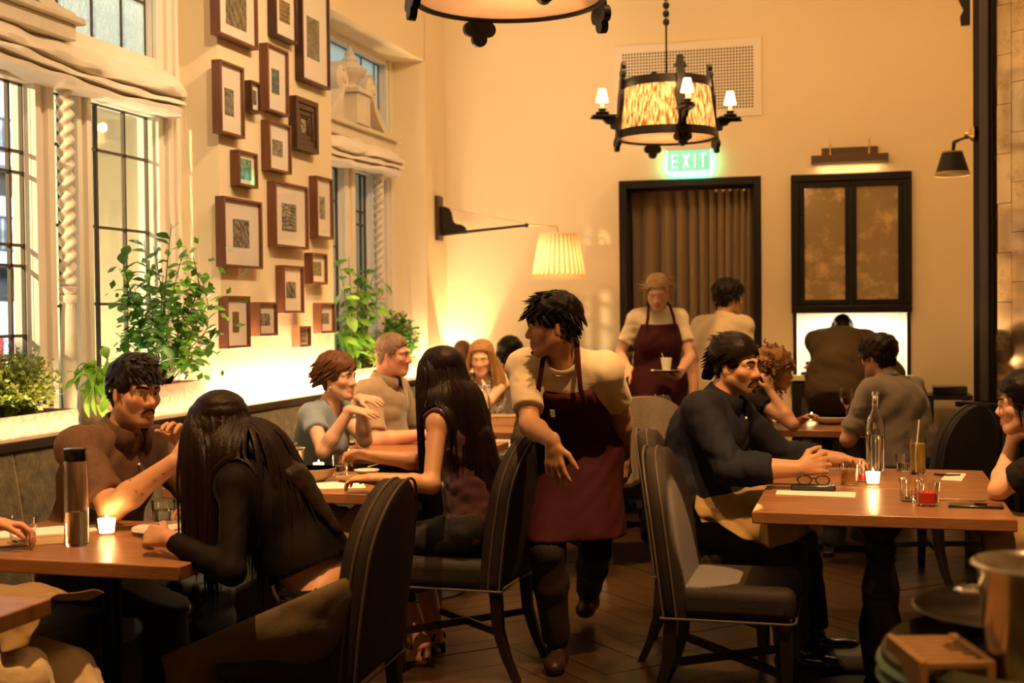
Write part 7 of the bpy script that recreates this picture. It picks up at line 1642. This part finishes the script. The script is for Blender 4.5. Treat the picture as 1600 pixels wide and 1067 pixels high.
def person_navy():
    P = Person('heavy-set man with hair in a bun and a navy shirt, leaning to the right table', (-.74, 5.42, .585), -4, 1.82, 'm', lean=14, curl=8, twist=-14, head=(-26, 6, 4), fat=.20,
        arms={'R': dict(wrist=at(1248, 732, 5.00), pole=V(-.3, -.7, -1), dir=V(.9, .1, .25), palm=V(.1, .9, -.2), curl=45), 'L': dict(wrist=V(-.10, 5.70, .80), pole=V(-.2, .7, -1), palm=V(0, -.2, -1))}, feet={'L': (.52, .14), 'R': (.46, .14)}, skin='tan', vox=0.0057)
    P.body(beard=.75).face('hair_black', look=(-.1, 0), brow=.005); P.cap('hair_black', .012, .062, -.008, -.07, .045, (.002, .010, .010), 70, .003, 60)
    P.tufts('hair_black', 260, .07, .0042, lambda l, f, u, r: (l * 3, -1.0, .1 if u > .1 else -.6), 71, lambda l, f, u: u > .02 and not (f > .06 and u < .066) and not (f > .0 and u < .03), steps=7, noise=.02)
    bn = MB(); rn = random.Random(4); c0 = V(0, -.135, -.03)
    for i in range(26): a, b = rn.uniform(0, 6.28), rn.uniform(-1, 1); pts = [P.H(.030 * math.cos(a + t) * math.cos(b), -.140 + .022 * math.sin(b) + .012 * math.sin(a + t), -.045 + .036 * math.sin(a + t)) for t in (0, .5, 1., 1.5, 2.)]; bn.tube([tuple(p) for p in pts], .0065, 5)
    P.putmb('bun', bn, M('hair_black'), P.hairo)
    mu = MB(); H = P.H
    for g in (-1, 1): mu.tube([tuple(H(g * .002, .106, -.053)), tuple(H(g * .014, .103, -.057)), tuple(H(g * .026, .092, -.066)), tuple(H(g * .030, .084, -.082))], [.0045, .0058, .0048, .003], 7)
    mu.tube([tuple(H(-.016, .086, -.098)), tuple(H(0, .097, -.104)), tuple(H(.016, .086, -.098))], [.006, .010, .006], 7); P.putmb('moustache', mu, M('hair_black'))
    P.top(cloth('shirt_navy', (.011, .012, .021), (.008, .0085, .015)), 1.60, .014, 'collar', .13, 72, .008, 18, vdepth=.05, sl_loose=.016)
    for i in range(4): P.putmb('button', MB().sph(P.neckb - P.d1 * (.035 + .075 * i) + P.cfw * (.128 + .012 * i), .006, 8), M('porcelain'), P.topo)
    P.trousers(cloth('trousers_dark', (.045, .030, .018)), .014, 1.95, .012, 73).shoes(M('phone_black'))
def person_curly():
    P = Person('curly-haired woman in black resting her cheek on her hand', (-.84, 7.70, .56), 2, 1.68, 'f', lean=26, curl=12, head=(-5, 6, 8),
        arms={'R': dict(wrist=at(1204, 612, 7.42), pole=V(.6, -.4, -1), dir=V(-.2, .1, 1), palm=V(-.6, .6, .1), curl=35), 'L': dict(wrist=V(-.36, 7.86, .79), pole=V(0, .6, -1), palm=V(0, -.2, -1))}, skin='tan', vox=0.008)
    P.body().face('hair_curly'); P.cap('hair_curly', .022, .066, -.08, -.10, .035, (.010, .02, .014), 80, .008, 60)
    m = MB(); rn = np.random.RandomState(81)
    for i in range(420):
        d = rn.normal(size=3); d /= np.linalg.norm(d); l, f, u = d[0] * .112, d[1] * .125 - .03, d[2] * .118 + .03
        if f > .03 and u < .07: continue
        c = P.H(l, f, u); L = .05 + (.10 if u < .05 else .03) * rn.rand(); ax = nrm(V(0, 0, -1.) + .5 * (c - P.hc) / .1 + rn.normal(size=3) * .3); o1 = nrm(np.cross(ax, rn.normal(size=3))); o2 = np.cross(ax, o1)
        m.tube([tuple(c + ax * L * t / 12 + (o1 * math.cos(t * 1.3) + o2 * math.sin(t * 1.3)) * .010) for t in range(13)], .0045, 4)
    P.putmb('hair_locks', m, M('hair_curly'), P.hairo)
    P.top(cloth('dress_black', (.010, .008, .008)), .3, .010, 'v', .08, 82, .006, 24, name='dress_bodice'); P.skirt(MATS['dress_black'], name='dress_skirt')
def person_olive_jacket():
    P = Person('man in an olive jacket bending over the lit serving counter', at(1305, 600, 8.62), 84, 1.80, 'm', lean=42, curl=22, head=(95, 55, 0), arms={'L': dict(wrist=V(-.32, 9.16, 1.05), pole=V(.05, -.3, -1)), 'R': dict(wrist=V(-.02, 9.14, 1.05), pole=V(.1, -.3, -1))}, feet={'L': (.04, .10), 'R': (.0, .10)}, skin='tan', vox=0.0095)
    P.body().face(); P.cap('hair_dark', .006, seed=90); P.tufts('hair_dark', 80, .02, .006, flow_short, 91); P.top(cloth('jacket_olive', (.070, .043, .018), (.055, .034, .014)), 1.9, .024, 'collar', .16, 92, .008, 16, name='jacket', sl_loose=.018); P.trousers(mat('trousers_black', (.010, .008, .007), .8), .004, 1.97, .012, 93).shoes(M('phone_black'))
def person_grey_shirt():
    P = Person('man with glasses in a grey shirt, back turned, raising his hand at the small table', (.26, 7.30, .57), 140, 1.76, 'm', lean=14, curl=12, head=(140, 4, 0), fat=.06,
        arms={'L': dict(wrist=at(1344, 650, 7.22), pole=V(-.5, -.5, -1), dir=V(-.1, .3, 1), palm=V(.3, .6, 0), curl=60), 'R': dict(wrist=V(.04, 7.72, .80), pole=V(.5, .3, -1))}, skin='tan', vox=0.008)
    P.body().face('hair_dark'); P.cap('hair_dark', .012, .060, -.012, -.075, .05, (.003, .008, .012), 100, .005, 60); P.tufts('hair_dark', 170, .04, .006, flow_short, 101); P.tufts('hair_dark', 60, .05, .006, flow_fringe, 102, lambda l, f, u: u > .06 and f > .0)
    g = MB(); H = P.H
    for s_ in (-1, 1): g.tube([tuple(H(s_ * (.034 + .021 * math.cos(a)), .103, .002 + .017 * math.sin(a))) for a in [2 * math.pi * i / 14 for i in range(15)]], .0022, 5); g.tube([tuple(H(s_ * .055, .098, .006)), tuple(H(s_ * .076, .04, .008)), tuple(H(s_ * .080, -.01, .004))], .002, 5)
    g.tube([tuple(H(-.013, .104, .006)), tuple(H(.013, .104, .006))], .002, 5); P.putmb('glasses', g, M('phone_black'))
    P.top(cloth('shirt_grey', (.19, .155, .12), (.15, .12, .095)), .8, .016, 'collar', .13, 103, .010, 16, sl_loose=.014); P.trousers(mat('jeans_dark'), seed=104)
def person_right_edge():
    P = Person('woman with glasses at the right edge, chin on her hand', (.87, 5.00, .56), 184, 1.66, 'f', lean=22, curl=14, head=(172, 4, 0),
        arms={'L': dict(wrist=at(1580, 696, 4.80), pole=V(-.9, -.35, -1), dir=V(.25, .2, 1), palm=V(.7, .5, .1), curl=40), 'R': dict(wrist=V(.58, 5.12, .63), pole=V(.2, .6, -1), palm=V(0, 0, -1))}, skin='light', vox=0.0064)
    P.body().face('hair_black', brow=.003); P.cap('hair_black', .012, .064, -.04, -.09, .045, (.006, .012, .012), 110, .003, 60); P.tufts('hair_black', 160, .10, .006, flow_back, 111, lambda l, f, u: u > .0 and not (f > .05 and u < .068) and not (f > .0 and u < .02), steps=7)
    g = MB(); H = P.H
    for s_ in (-1, 1): g.tube([tuple(H(s_ * (.034 + .022 * math.cos(a)), .103, .0 + .020 * math.sin(a))) for a in [2 * math.pi * i / 14 for i in range(15)]], .0015, 5); g.tube([tuple(H(s_ * .055, .098, .006)), tuple(H(s_ * .080, -.01, .004))], .0015, 5)
    P.putmb('glasses', g, M('brass'))
    P.top(cloth('blouse_black', (.012, .010, .010)), .75, .010, 'v', .08, 112, .006, 26, name='blouse', sl_loose=.018); P.trousers(cloth('trousers_tan', (.20, .12, .05)), .018, 1.95, .02, 113).shoes(M('phone_black'))
def cast():
    person_brown_shirt(); person_sheer_black(); person_left_edge(); person_blue_top(); person_beige_shirt(); person_satin(); person_blonde()
    person_far('bald man behind the blonde woman, seen from the back', (-2.94, 9.04, .50), 8, 'hair_brown', cloth('shirt_moss', (.10, .085, .05)), (80, 6, 0), 'ruddy', bald=True, seed=31, lean=0)
    person_far('dark-haired person in a pink shirt beside the bald man', (-2.60, 9.02, .50), 5, 'hair_black', cloth('shirt_pink', (.60, .16, .14)), (110, 4, 0), 'tan', seed=34)
    person_waiter(); person_server(); person_tee_back(); person_navy(); person_curly(); person_olive_jacket(); person_grey_shirt(); person_right_edge()
    person_far('diner in an olive jacket sitting mostly hidden behind the waiter', (-1.62, 6.98, .57), 105, 'hair_dark', cloth('jacket_moss', (.075, .058, .028)), (110, 10, 0), 'tan', seed=37, lean=4)
cast()
